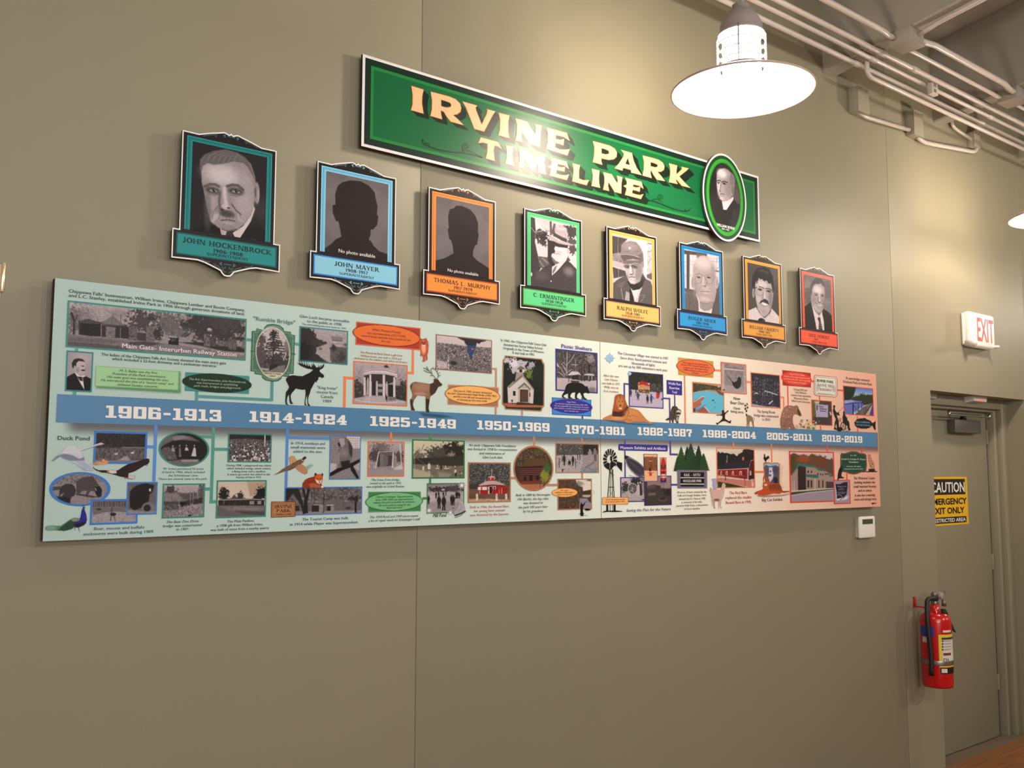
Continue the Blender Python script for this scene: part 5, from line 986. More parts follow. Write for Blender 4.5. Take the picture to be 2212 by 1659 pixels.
def band(c):
    c.G(770, 184, 1100, 150, 1360)
    for x_, y_, a_, b_ in ((1080,900,1040,820),(1080,900,1130,800),(1440,790,1410,765),(1440,790,1475,765),(1600,960,1580,800),(1600,960,1660,840),(1640,980,1700,900),(1090,960,1030,940),(1480,830,1520,790),(1250,830,1260,780)): c.L([x_,y_,a_,b_], 4, 92, a=.8)
    c.T(1440,810,40,20,70,10,1.6).T(1660,1080,70,100,60,20,1.4,seed=3).T(1070,1060,70,90,76,20,1.4,seed=4).P([1015,1050,1140,1060,1140,1250,1015,1230], 70, 8).P([1560,1060,1710,1080,1710,1280,1560,1250], 60, 8).S(150, 14, .62, .6, box=(1015,1000,1710,1240))
    c.P([1010,1230,1200,1200,1420,1205,1700,1270,1700,1330,1010,1300], 176, 5).P([1140,960,1150,930,1240,905,1420,910,1560,940,1570,970,1540,1010,1470,1040,1250,1010,1180,1010], 64, 3).P([1150,980,1230,1000,1230,1190,1190,1180,1170,1100], 120, 4)
    c.P([1130,890,1160,862,1260,845,1420,850,1540,872,1585,905,1580,960,1540,935,1430,912,1250,905,1160,918,1135,910], 214, 2).L([1130,890,1250,855,1430,860,1585,905], 7, 110, soft=1).L([1140,912,1250,892,1430,898,1575,935], 5, 150)
    for x_, y0_, y1_, w_ in ((1152,950,1190,22),(1228,915,1205,26),(1196,960,1180,12),(1408,918,1210,30),(1546,950,1225,26),(1316,1000,1195,14),(1446,1010,1200,10)): c.R(x_-w_/2,y0_,x_+w_/2,y1_,216)
    c.P([1170,1205,1430,1205,1460,1290,1130,1280], 184, 3).R(1250,1010,1300,1190,52).R(1330,1020,1390,1195,66).E(1362, 1060, 40, 20, 170, .5).R(1330,1110,1395,1150,150).R(1465,1050,1530,1210,46).P([1425,1160,1455,1220,1450,1280,1430,1240], 44, 2).P([1460,1210,1570,1220,1560,1260,1470,1260], 140, 3).S(80, 8, .5, .6, box=(1460,1210,1570,1265)).L([1220,850,1215,1300], 4, 226)
    c.L([1030,1250,1120,1275,1300,1290,1500,1290,1660,1275], 10, 220, a=.8).N(10, .08)
photo('C', 999, 762, 1722, 1323, ORG, 15, band, 'bandstand photograph in an orange border')
# cougar, elk
cut('D', 235, 190, 385, 555, lambda c: (c.P([250,210,262,205,275,215,310,212,330,200,345,215,362,250,372,300,365,400,352,450,358,500,348,520,330,520,332,450,320,470,325,530,300,545,282,530,292,510,290,470,272,440,270,462,250,458,258,420,250,340,245,280,255,240], (196, 96, 64)), c.E(300, 340, 32, 90, (240, 176, 140), .9), c.P([262,240,300,260,330,235,325,290,300,310,275,295], (150, 76, 50), 3), c.E(298, 305, 22, 14, (236, 206, 190), .8), c.E(300, 292, 8, 6, (60, 34, 30), .5)), 'cougar walking forward')
EL_B = [108,885,130,845,180,825,250,840,330,852,380,858,430,860,445,830,445,785,455,780,472,800,495,790,515,800,530,830,565,862,562,885,545,890,525,885,505,905,490,940,460,990,430,1010,405,1030,390,1060,385,1100,375,1160,368,1220,385,1262,345,1268,332,1240,342,1160,335,1080,325,1032,260,1030,215,1020,200,1040,165,1085,150,1130,148,1180,178,1238,150,1240,145,1215,140,1242,122,1232,118,1180,108,1120,108,1080,135,1050,140,1000,112,930]
def elk(c):
    c.P([240,1270,560,1300,700,1330,560,1345,300,1320], (50, 84, 110), 14, a=.5); c.P(EL_B, (150, 112, 88)); c.E(270, 910, 120, 60, (176, 138, 114), 1.2, a=.8); c.E(250, 1000, 90, 24, (196, 162, 140), 1.0, a=.7)
    c.P([395,858,445,840,455,790,490,788,530,830,565,866,545,890,505,905,470,980,430,1015,405,1030,385,960], (78, 58, 50), 4); c.P([330,1070,385,1080,370,1200,383,1262,345,1268,332,1230], (70, 50, 42), 4); c.P([108,1080,150,1090,140,1150,172,1238,125,1235,112,1150], (74, 54, 46), 4); c.P([108,885,130,850,140,870,125,930], (96, 72, 58), 3)
    for q in ([480,788,440,740,400,700,370,660,345,610],[400,700,350,690,305,665],[370,672,330,640,298,630],[440,740,395,740],[495,788,512,750,500,700,470,655,435,640,432,620],[512,750,540,735],[505,720,525,700],[490,690,505,660],[470,655,468,625],[420,705,400,655,412,640,435,640],[345,660,350,630]): c.L(q, 9, (126, 110, 106))
cut('D', 95, 590, 760, 1350, elk, 'elk with tall antlers')
def tornado(c):
    c.G(230, 206, 380, 200, 870).P([480,265,700,290,1000,330,1290,340,1290,730,480,680], 118, 5).S(196, 12, .56, .8, P=[480,270,1290,350,1290,740,480,680]).S(58, 14, .55, .8, seed=8, P=[480,260,1290,340,1290,740,480,680])
    for x_ in (510,560,600,640,700,720,1150,1200,1250): c.L([x_,220,x_+3,300], 3, 150, a=.6)
    c.P([480,520,640,540,640,640,480,640], 214, 8, a=.8).L([650,520,662,650], 12, 232).E(790, 555, 110, 50, 120, .5).E(730, 560, 50, 30, 60, .8).S(50, 10, .6, .8, seed=12, box=(480,560,1290,720))
    c.P([760,180,900,190,1200,225,1190,245,1120,260,1100,285,1060,270,1050,320,1030,370,1010,420,990,470,990,520,970,500,945,430,925,380,930,310,895,280,880,240,820,215], (52, 52, 58), 4).P([935,310,1030,300,1045,330,1015,390,985,500,950,440,925,380], (58, 78, 128), 6).E(1000, 358, 18, 12, (200, 96, 100), .8).L([985,450,1000,540], 6, 70)
photo('D', 472, 187, 1280, 683, (160, 118, 98), 14, tornado, 'storm damage photograph with painted funnel cloud')
cut('D', 600, 855, 1400, 1200, lambda c: (c.P([650,865,1378,910,1370,1195,640,1155], (236, 172, 122)), c.P([658,875,1370,919,1362,1185,649,1147], (172, 128, 100)), c.E(1000, 1020, 396, 136, (92, 48, 26), .008), c.E(1000, 1020, 389, 129, (240, 186, 116), .008)), Y=L3, q=1.1)
def school(c):
    oct_ = [1465,448,1998,500,2012,540,2035,580,2030,1180,2010,1200,1985,1255,1470,1225,1455,1180,1422,1150,1432,520,1455,495]
    cx, cy = 1730, 850; inn = [v for i in range(0, len(oct_), 2) for v in (cx+(oct_[i]-cx)*.95, cy+(oct_[i+1]-cy)*.96)]
    c.P(oct_, (184, 138, 108)).clipP(inn); c.R(1400,400,2060,1300,(30, 36, 32)).T(1640,600,150,120,(190, 182, 190),30,1.6,seed=5).T(1600,560,60,60,(220,214,220),18,1.5,seed=6).T(1500,520,80,40,(200,190,200),16,1.8,seed=7).T(1850,600,60,70,(170,166,180),16,1.7,seed=8)
    c.T(1830,720,100,80,(104, 128, 52),18,1.3,seed=9).T(1500,800,100,180,(34, 44, 38),30,1.2,seed=10).T(1940,760,110,200,(36, 48, 40),30,1.2,seed=11)
    c.P([1610,800,1625,710,1720,690,1735,740,1640,800], (170, 150, 140), 2).P([1640,640,1690,600,1750,632,1745,650,1650,655], (120, 110, 104), 2).P([1650,655,1740,650,1738,700,1650,700], (214, 206, 200), 2).R(1670,650,1715,695,(60, 56, 56))
    c.P([1500,900,1720,725,1880,935,1870,1140,1510,1130], (206, 200, 196), 2).P([1500,905,1715,722,1730,745,1530,915], (120, 112, 106), 2).P([1715,722,1880,935,1865,945,1712,750], (158, 150, 144), 2).P([1500,905,1580,820,1600,840,1540,905], (150, 140, 130), 3)
    c.P([1640,925,1745,835,1840,935,1820,945,1745,870,1670,930], (116, 108, 100), 2).P([1690,920,1745,870,1800,925], (176, 168, 160), 2).P([1660,935,1820,940,1815,1120,1660,1120], (92, 66, 56), 2).R(1580,960,1618,1028,(44, 40, 40)).R(1815,985,1830,1040,(44, 40, 40)).R(1664,935,1678,1120,(206, 198, 192)).R(1800,940,1814,1130,(200, 194, 188))
    c.P([1440,1130,1700,1150,2040,1170,2040,1195,1700,1200,1500,1190], (176, 108, 78), 4).P([1640,1120,1820,1130,1850,1160,1630,1160], (70, 44, 44), 4).P([1440,1190,2040,1200,2040,1300,1440,1300], (44, 56, 36), 4).E(1568, 1100, 12, 18, (60, 40, 40), .3).L([1568,1100,1570,1160], 4, (60, 40, 40)); c.clip = None
cut('D', 1415, 435, 2045, 1265, school, 'white schoolhouse photograph in a notched tan border', Y=L3, q=1.1)
def shelters(c):
    c.F(70).S(110, 14, .5, .8, sy=.5).S(150, 9, .62, .7, seed=8).P([285,690,500,700,700,740,950,730,950,940,285,900], 186, 6).E(860, 880, 60, 40, 130, 1.2)
    for q in ([470,290,462,660],[462,500,400,450],[462,490,530,420,580,340],[450,560,380,470],[300,460,380,560,440,660],[460,620,540,560],[430,680,360,620,330,600],[462,600,420,540],[600,410,605,600],[545,490,635,490]): c.L(q, 9 if q[0] < 600 else 5, 206, a=.85, soft=1)
    for x_ in (690,730,815,800): c.R(x_,480,x_+12,750,44)
    c.T(830,390,70,70,190,12,2.0,seed=5,a=.6).P([480,650,540,592,640,598,690,655,640,640,600,650,500,655], 206, 2).R(490,655,500,760,50).P([540,660,600,650,650,660,645,720,545,720], 46, 3).R(675,660,682,720,50).P([520,735,660,745,655,770,540,770], 60, 4)
    c.P([735,640,800,625,880,632,895,665,860,660,740,662], 196, 2).R(745,660,890,730,66).R(800,665,810,730,180).R(850,665,862,730,190).L([300,455,330,520], 14, 214, soft=2).N(9, .1)
photo('K', 288, 272, 945, 915, VIO, 20, shelters)
BEAR = [442,850,450,820,480,785,530,770,600,768,680,775,720,795,745,820,775,830,782,820,792,825,792,850,808,885,820,915,812,935,795,935,770,925,735,930,722,945,730,975,745,1005,778,1022,775,1032,735,1030,715,1005,690,960,672,920,640,935,622,970,625,1005,655,1018,650,1026,605,1024,592,1000,592,960,598,920,560,920,535,940,520,965,522,995,555,1008,550,1016,495,1015,484,990,486,940,460,945,430,960,412,975,425,995,450,1005,440,1012,405,1005,388,985,392,960,410,930,432,900]
cut('K', 380, 760, 828, 1040, lambda c: c.P(BEAR, (28, 26, 26)), 'black bear silhouette')
cut('K', 195, 990, 875, 1310, lambda c: (c.P([235,998,845,1038,843,1295,236,1265], (66, 58, 148)), c.P([242,1007,838,1045,836,1286,243,1257], (66, 146, 214)), c.E(535, 1140, 328, 112, (66, 54, 152), .01)), Y=L3, q=1.1)
def snow(fr, cx, cy, r, x0, y0, x1, y1):
    def f(c):
        for i in range(8):
            a_ = 2*PI*i/8; R_ = r*(1 if i % 2 == 0 else .78); c.P([cx+r*.5*math.cos(a_-.42), cy+r*.5*math.sin(a_-.42), cx+R_*math.cos(a_), cy+R_*math.sin(a_), cx+r*.5*math.cos(a_+.42), cy+r*.5*math.sin(a_+.42)], (156, 196, 226))
        c.E(cx, cy, r*.62, r*.62, (150, 192, 224), .2)
        for i in range(8): a_ = 2*PI*i/8+.39; c.L([cx+r*.3*math.cos(a_), cy+r*.3*math.sin(a_), cx+r*.6*math.cos(a_), cy+r*.6*math.sin(a_)], r*.05, (205, 222, 234))
    cut(fr, x0, y0, x1, y1, f, 'pale blue snowflake', Y=L5)
snow('L', 238, 295, 108, 120, 170, 355, 430); snow('L', 612, 585, 50, 560, 530, 665, 642)
def xmas(c):
    c.F((44, 46, 36)).S((90, 90, 70), 16, .6, .6, sy=.5).S((120, 130, 150), 10, .68, .5, box=(1000,560,1250,760)).P([590,880,800,900,1000,930,1260,940,1260,1260,590,1220], (190, 180, 200), 5).S((180, 180, 190), 7, .55, .6, box=(1000,780,1240,940))
    c.P([768,790,820,740,990,770,995,960,800,950,770,880], (190, 140, 110), 2).P([762,780,800,740,830,730,850,712,870,735,900,740,930,760,945,740,960,770,990,790,985,820,920,810,900,800,850,790,800,800], (176, 48, 44), 3).P([778,880,992,890,988,960,790,940], (90, 70, 56), 3).S((210, 180, 130), 10, .5, .8, box=(775,820,995,950)).P([765,765,790,750,800,770], (220, 220, 230), 2).P([950,765,990,770,990,790,960,785], (220, 220, 230), 2)
    for x_, y_, h_, col in ((630,940,150,(60,60,64)),(735,930,60,(70,60,60)),(770,1000,160,(70,68,74)),(950,1060,170,(60,34,38)),(1020,1050,180,(50,84,130)),(1135,980,140,(206,40,40)),(1158,960,120,(44,40,44))):
        c.E(x_, y_, 24 if h_ > 100 else 14, h_*.32, col, .3).L([x_-8,y_+h_*.2,x_-12,y_+h_*.52], 10, (46, 44, 48)).L([x_+8,y_+h_*.2,x_+12,y_+h_*.52], 10, (46, 44, 48)).E(x_, y_-h_*.38, 12, 14, (76, 60, 58), .4)
    c.L([930,1000,925,940], 8, (60,44,44)).L([1030,1010,1080,1060], 10, (50,84,130)).L([720,1000,770,960,815,995], 10, (70,68,74)).R(1112,950,1165,1050,(206,40,40)).E(1220, 1070, 12, 16, (40, 40, 44), .4)
photo('L', 595, 572, 1248, 1230, VIO, 17, xmas, 'winter village skating photograph in a violet border')
LION = [100,1440,130,1415,200,1385,280,1350,290,1280,310,1200,325,1120,330,1040,345,1000,400,975,450,972,490,995,520,1040,535,1100,560,1160,590,1210,620,1230,700,1255,770,1275,820,1320,870,1380,920,1440,980,1490,1060,1520,1040,1535,980,1530,900,1490,860,1490,800,1500,700,1490,640,1520,560,1515,500,1490,480,1470,380,1475,300,1470,240,1455,180,1460,120,1455]
def lion(c):
    c.P([110,1450,400,1490,700,1530,1000,1545,1090,1540,1000,1560,700,1550,300,1500], (40, 80, 110), 10, a=.5); c.P(LION, (202, 136, 84)); c.P([290,1370,295,1270,325,1110,332,1030,360,985,430,970,490,990,530,1080,560,1170,590,1220,540,1300,520,1380,440,1400,340,1400], (172, 92, 50), 8)
    c.P([285,1380,300,1290,400,1310,500,1280,560,1200,595,1220,560,1300,530,1370,440,1405,330,1405], (84, 46, 32), 12).E(430, 1130, 70, 110, (196, 132, 82), .7).L([395,1105,425,1100,430,1120], 7, (150,96,64)).L([455,1095,485,1100], 7, (150,96,64)).E(408, 1118, 14, 5, (70, 40, 24), .6).E(475, 1112, 14, 5, (70, 40, 24), .6).P([415,1175,460,1175,445,1200,430,1200], (70, 34, 28), 2).L([437,1200,437,1225,415,1235], 5, (90,50,34)).E(438, 1245, 34, 18, (226, 196, 168), .8).L([430,980,432,1070], 10, (90,50,30), soft=4)
    c.E(380, 1425, 110, 30, (214, 158, 112), .8).E(650, 1350, 130, 90, (208, 146, 94), 1.1).L([600,1400,660,1370,760,1400], 8, (150, 92, 50), soft=5).L([490,1480,560,1440,640,1470], 7, (150,96,56), soft=4).L([560,1230,600,1330,560,1400], 10, (140, 82, 46), soft=8).L([240,1410,260,1450], 5, (160,104,66), soft=2)
cut('L', 90, 960, 1100, 1560, lion, 'male lion lying on the blue band')
def raccoon(c):
    c.P([1395,1260,1420,1205,1470,1190,1510,1215,1530,1250,1560,1262,1580,1275,1585,1300,1570,1340,1545,1400,1530,1480,1535,1525,1500,1525,1480,1480,1460,1440,1440,1480,1445,1515,1415,1515,1405,1470,1370,1450,1330,1470,1295,1465,1290,1450,1340,1420,1370,1400,1375,1330], (92, 78, 70)); c.S((40, 36, 34), 14, .5, .7, sy=.4, P=[1395,1260,1420,1205,1470,1190,1530,1250,1520,1400,1400,1450,1375,1380])
    c.P([1490,1300,1530,1270,1580,1290,1575,1340,1545,1400,1505,1380], (206, 196, 188), 3).P([1490,1320,1530,1315,1580,1330,1570,1360,1540,1350,1510,1365], (36, 32, 32), 3).E(1535, 1385, 12, 9, (40, 34, 34), .5).P([1500,1400,1530,1410,1520,1480,1490,1480], (190, 176, 166), 5)
    for x_ in (1305,1330,1355): c.L([x_,1430+(1355-x_)*.4,x_+8,1460], 8, (36,32,32))
cut('L', 1285, 1180, 1600, 1535, raccoon, 'raccoon walking')
cut('L', 1305, 700, 1605, 1005, lambda c: c.P([1310,706,1602,732,1602,996,1314,970], (62, 54, 148)), Y=L3, name='caption_panel')
cut('M', 85, 95, 785, 475, lambda c: (c.P([124,102,752,172,754,467,128,410], (206, 154, 64)), c.E(435, 282, 344, 140, (84, 44, 26), .01), c.E(435, 282, 336, 133, (228, 118, 72), .01)), Y=L3, q=1.2)
# pool, bear hammock, brook bridge
def pool(c):
    c.F((120, 190, 214)).P([380,540,960,600,960,800,800,740,640,700,500,720,380,740], (190, 150, 124), 6).P([380,560,600,580,960,640,960,700,800,690,640,680,500,700,380,730], (70, 66, 46), 6).S((150, 140, 110), 12, .58, .6, box=(380,560,960,700)).P([760,660,960,740,960,800,860,760], (110, 90, 76), 5)
    c.P([380,740,540,710,600,720,700,715,850,760,960,820,960,1130,700,1110,590,980,450,1060,380,1110], (104, 188, 216), 3).P([380,900,450,850,560,810,600,820,560,870,530,890,540,950,480,1000,440,1010,380,1060], (176, 110, 90), 3).L([400,905,560,800,600,812], 10, (206,212,216)).P([440,1040,590,970,700,1110,500,1100], (160, 96, 76), 3).L([420,1080,600,960], 24, (90, 140, 190)).L([590,975,700,1105], 14, (214, 210, 206)).L([600,980,740,860], 4, (70,120,140))
    c.E(750, 870, 16, 12, (44, 60, 90), .5).E(780, 905, 8, 10, (44, 60, 90), .5).E(780, 998, 12, 8, (170, 90, 80), .5).S((220, 225, 225), 8, .72, .6, box=(600,730,950,900)).P([380,1000,440,1020,420,1090,380,1110], (60, 64, 50), 3).E(850, 625, 18, 14, (206, 200, 190), .5)
photo('M', 380, 560, 950, 1105, ORG, 14, pool, 'swimming pool photograph')
def hammock(c):
    c.F(150).S(118, 40, .5, .5).S(178, 20, .6, .4, seed=7).P([900,580,1340,640,1350,760,900,740], 168, 8).R(912,215,948,690,186).R(1306,260,1332,740,176).R(1290,340,1304,690,160).P([940,285,1310,325,1310,355,940,315], 190, 2).L([955,275,1310,315], 7, 84).L([960,330,1310,358], 6, 106)
    c.L([960,340,1010,430,1090,540], 7, 100).L([1120,345,1130,480], 4, 120, a=.7).L([1275,370,1250,520], 8, 90).L([1030,450,1095,545], 14, 66).P([1085,525,1130,545,1180,520,1190,470,1210,448,1235,455,1250,490,1255,560,1235,630,1190,665,1150,655,1110,610,1095,570], 40, 3).R(925,670,960,690,60).N(14, .08)
photo('M', 888, 202, 1350, 748, ORG, 15, hammock, 'hanging animal in a hammock photograph')
def brook(c):
    c.F((50, 48, 60)).S((150, 150, 168), 14, .56, .8, sy=1.6, box=(1440,480,1950,800)).S((180, 180, 196), 10, .62, .8, seed=5, box=(1440,700,1950,1000)).S((60, 66, 110), 12, .6, .7, seed=8, box=(1440,750,1950,1000))
    for x_ in (1460,1510,1560,1610,1690,1740,1780,1830,1880): c.R(x_,410,x_+12,800+((x_*7)%120),(36,34,42))
    c.R(1490,740,1560,840,(66,56,56)).P([1480,750,1525,722,1570,755], (196,196,206), 2).P([1560,830,1880,820,1900,860,1600,870], (70,66,84), 3).P([1740,930,1810,870,1830,880,1760,945], (200,200,214), 2).P([1440,930,1700,980,1950,985,1950,1010,1440,990], (170,176,206), 5).L([1680,700,1900,770], 14, (206,206,214)).E(1520, 470, 12, 30, (60, 90, 170), .8).P([1820,800,1950,780,1950,1000,1880,990], (50, 48, 70), 6)
photo('M', 1427, 392, 1955, 1000, ORG, 15, brook, 'snowy footbridge photograph')
KID = [808,1128,860,1128,895,1122,915,1108,908,1080,908,1055,925,1042,942,1050,948,1075,955,1095,985,1075,1005,1058,1012,1045,1025,1052,1020,1072,995,1090,965,1125,962,1165,965,1200,985,1212,1020,1235,1045,1248,1060,1225,1075,1230,1065,1280,1050,1282,1015,1262,970,1242,935,1240,890,1260,850,1285,835,1305,820,1308,802,1270,815,1268,830,1278,870,1245,905,1210,918,1180,915,1145,880,1140,812,1142]
cut('M', 798, 1035, 1082, 1315, lambda c: c.P(KID, (36, 34, 26)), 'leaping child silhouette')
def lemur(c):
    c.P([1350,1140,1380,1130,1430,1150,1460,1180,1490,1185,1495,1215,1480,1240,1478,1290,1485,1345,1465,1355,1455,1300,1445,1250,1420,1240,1400,1270,1400,1330,1412,1350,1390,1340,1380,1280,1370,1320,1375,1350,1352,1345,1358,1270,1352,1200], (150, 122, 96)); c.P([1460,1190,1495,1188,1490,1225,1470,1235], (226, 220, 210), 2); c.E(1482, 1205, 6, 6, (40,36,30), .5)
    for i, (x_, y_) in enumerate(((1350,1130),(1345,1095),(1348,1060),(1358,1028),(1368,996),(1370,965),(1358,938),(1340,940),(1330,965),(1326,995),(1330,1020))): c.E(x_, y_, 14, 20, (44, 40, 36) if i % 2 == 0 else (226, 220, 206), .4)
cut('M', 1315, 915, 1505, 1365, lemur, 'ring tailed lemur')
cut('N', 55, 155, 615, 480, lambda c: (c.P([83,162,590,215,595,472,90,432], (180, 44, 42)), c.E(335, 318, 274, 120, (226, 74, 50), .02)), Y=L3, q=1.2)
cut('N', 640, 245, 1075, 655, lambda c: (c.P([665,250,1040,285,1068,315,1070,610,1040,650,680,618,652,590,648,290], (206, 96, 76)), c.P([672,260,1036,294,1058,318,1060,605,1036,640,686,608,660,584,658,295], (232, 226, 214)), c.P([684,278,1028,310,1044,330,1046,595,1030,622,694,592,676,575,672,300], (60, 78, 66)), c.P([688,283,1024,315,1040,333,1042,590,1026,617,698,587,680,572,677,303], (226, 222, 210)), c.T(720,470,40,80,(186,186,186),14,1.4,seed=3), c.T(1010,500,35,70,(186,186,186),14,1.4,seed=4)), 'white native tree walkway sign', Y=L3, q=1.3)
def flowers(c):
    c.F((70, 62, 58)).S((110, 96, 84), 14, .55, .7).P([610,700,750,710,740,780,690,790,700,1000,620,1000], (96, 100, 50), 6).S((190, 176, 90), 9, .62, .7, box=(620,710,740,1000)).P([650,720,750,718,740,770,680,765], (196, 186, 150), 4).P([672,768,902,790,900,1008,690,1002], (178, 168, 196), 1)
    c.R(695,790,715,880,(60,54,70)).S((60,54,70), 8, .5, .8, box=(695,790,715,880)).P([925,905,950,915,965,965,945,970], (210, 206, 206), 2).P([620,1080,700,1100,690,1150,620,1140], (120, 80, 66), 6).E(742, 1085, 14, 14, (70, 110, 170), .4).E(685, 1110, 14, 24, (226, 206, 190), .4)
photo('N', 610, 705, 975, 1150, RED, 11, flowers, 'wildflower sanctuary sign photograph')
block('caption', 'N', [('Native', 745, 820, 825), ('Wildflower', 750, 888, 868), ('Sanctuary', 760, 875, 905)], 26, (50, 46, 60), L5, bd, bold=.02)
def bridge(c):
    c.G(470, (96, 120, 190), 640, (170, 206, 216), 1440).P([1160,430,1400,470,1380,560,1360,620,1300,700,1200,760,1160,760], (34, 44, 30), 8).T(1300,500,80,60,(40,50,34),16,1.5).T(1560,650,170,70,(52,64,36),18,1.3,seed=3).P([1350,640,1720,600,1720,760,1500,800,1300,700], (50, 60, 36), 8)
    c.P([1190,720,1300,695,1500,720,1540,800,1300,960,1190,940], (110, 120, 196), 5).P([1190,700,1330,700,1400,720,1200,770], (150, 160, 214), 5).P([1700,760,1740,740,1740,1000,1620,980], (76, 66, 140), 4).P([1560,960,1640,980,1700,770,1680,760], (190, 176, 150), 3).P([1380,960,1560,970,1680,770,1650,760,1540,820], (120, 112, 110), 4).S((60,56,60), 10, .52, .7, box=(1380,800,1640,970))
    c.L([1195,775,1350,755,1530,745], 12, (44, 40, 66)).R(1340,755,1362,960,(40,36,56)).R(1440,748,1452,900,(44,40,60)).R(1500,745,1510,850,(44,40,60)).L([1355,790,1440,900], 8, (44,40,60)).L([1195,960,1360,950], 10, (44,40,60)).L([1555,965,1690,770], 14, (34,32,34))
    for i in range(6): c.L([1195,800+26*i,1340,790+26*i], 4, (70, 74, 130), a=.7).L([1362,800+24*i,1450,785+20*i], 3, (70,74,130), a=.6)
    for i in range(7): c.L([1400+28*i,900-18*i,1430+28*i,960-10*i], 5, (50,46,50), a=.8)
photo('N', 1180, 465, 1716, 962+8, RED, 12, bridge, 'river bridge photograph')
def grizz(c):
    c.P([45,1120,50,1030,75,920,110,840,160,800,230,795,290,810,320,795,345,795,370,820,380,860,410,920,430,975,400,990,370,965,330,950,290,960,270,1010,270,1090,290,1160,320,1215,290,1235,240,1225,220,1180,190,1200,180,1230,100,1235,60,1200], (154, 112, 96)); c.S((206, 160, 140), 22, .54, .7, P=[60,1100,100,850,170,805,300,820,360,860,300,950,230,1000,120,1100]); c.S((80, 54, 48), 16, .58, .7, seed=8, P=[50,1120,200,1000,270,1100,320,1220,100,1235,55,1200]); c.P([355,850,380,880,415,950,400,985,370,960,350,900], (90, 58, 52), 4).E(372, 885, 6, 6, (24,20,20), .5)
    rn = random.Random(3)
    for i in range(34): c.E(330+rn.random()*360, 1060+rn.random()*150, 10+rn.random()*14, 8+rn.random()*14, [(206,96,90),(226,206,160),(84,140,84),(236,190,170),(96,150,90),(214,204,150)][i % 6], .5)
    for i in range(16): x_ = 290+i*26; c.L([x_,1220,x_+8,1140], 4, (96,130,76), a=.8)
cut('N', 38, 785, 710, 1245, grizz, 'brown bear above printed flowers')
def fishers(c):
    K_ = (36, 32, 28)
    c.P([995,800,1010,788,1030,800,1028,830,1018,850,1035,890,1060,925,1095,915,1105,925,1090,940,1110,960,1105,975,1080,970,1055,950,1070,1010,1095,1070,1095,1130,1100,1180,1160,1190,1165,1230,1120,1265,1080,1255,1060,1230,1010,1225,1020,1180,1025,1100,1045,1040,1020,990,1000,930,990,880,1002,850], K_).P([1030,1180,1045,1120,1060,1170,1055,1215], (236,196,172), 1, a=.9)
    c.L([1085,930,1130,870,1190,815], 4, K_).L([1100,950,1112,975], 5, K_).P([1175,910,1190,898,1203,915,1200,945,1215,975,1245,1020,1250,1060,1275,1080,1285,1120,1290,1190,1308,1225,1300,1245,1270,1240,1262,1200,1250,1160,1215,1140,1180,1110,1168,1060,1165,1000,1175,960], K_).L([1235,1030,1300,975,1345,945], 3, K_)
    for r in (46, 40): 
        P = [v for i in range(25) for v in (1175+r*math.cos(2*PI*i/24), 1165+r*1.7*math.sin(2*PI*i/24))]; c.L(P, 6, K_)
    P = [v for i in range(25) for v in (1248+24*math.cos(2*PI*i/24), 1225+34*math.sin(2*PI*i/24))]; c.L(P, 6, K_)
    for a_ in range(0, 180, 45): c.L([1175-40*math.cos(math.radians(a_)),1165-68*math.sin(math.radians(a_)),1175+40*math.cos(math.radians(a_)),1165+68*math.sin(math.radians(a_))], 4, K_)
    for x_ in range(-3, 4): c.L([1120,1090,1120+x_*10,1020-abs(x_)*2], 3, (90,70,50))
cut('N', 985, 780, 1350, 1270, fishers, 'black silhouettes of two anglers, one in a wheelchair', Y=L5)
cut('N', 1365, 1015, 1765, 1240, lambda c: (c.P([1372,1108,1400,1060,1450,1030,1530,1025,1550,1018,1580,1028,1600,1045,1640,1058,1670,1075,1690,1108,1720,1100,1758,1070,1752,1150,1758,1235,1735,1228,1700,1155,1680,1160,1650,1195,1600,1205,1590,1215,1560,1208,1500,1210,1430,1190,1385,1155,1390,1135], (30, 28, 26))), 'black fish silhouette')
# --- row below the band, left to right
def duck(c):
    c.F(56).S(84, 16, .56, .7, seed=2).P([740,400,1400,400,1400,600,740,590], 112, 8).S(74, 12, .5, .8, box=(740,380,1400,560), sy=.35).R(1080,390,1390,402,140,soft=3).P([1040,560,1100,520,1160,500,1190,560,1180,580,1050,575], 168, 8).P([740,560,1390,560,1390,610,740,600], 138, 6).R(940,330,955,560,92,a=.6)
    for x_, y_ in ((1012,478),(1218,465)): c.E(x_, y_, 24, 11, 206, .4).L([x_+18,y_-4,x_+22,y_-24], 6, 206)
    c.N(12, .15)
photo('E', 725, 190, 1408, 605, BLU, 27, duck)
def swan(c):
    c.P([192,560,230,525,280,485,330,440,380,385,440,355,490,375,515,405,555,415,600,400,700,370,780,345,825,330,850,340,850,355,800,360,720,385,640,410,580,432,555,440,575,470,590,510,600,560,650,580,700,630,715,690,640,690,560,650,490,600,420,560,340,535,300,505,250,540,205,572], (206, 206, 214))
    c.P([192,560,260,500,330,475,400,480,470,500,540,540,600,520,605,560,520,575,420,560,340,535,300,505,205,572], (132, 138, 158), 6).P([560,440,640,412,780,360,850,350,845,360,700,395,600,430], (140, 146, 160), 3).P([480,560,600,570,700,640,712,690,600,680,540,630], (176, 182, 200), 14).L([825,332,868,352], 7, (150,110,90)).L([845,352,868,352], 5, (206, 130, 90))
    for i in range(7): c.L([440+22*i,470,500+16*i,535], 3, (160,164,180), a=.7)
cut('E', 185, 320, 875, 700, swan, 'white swan in flight')
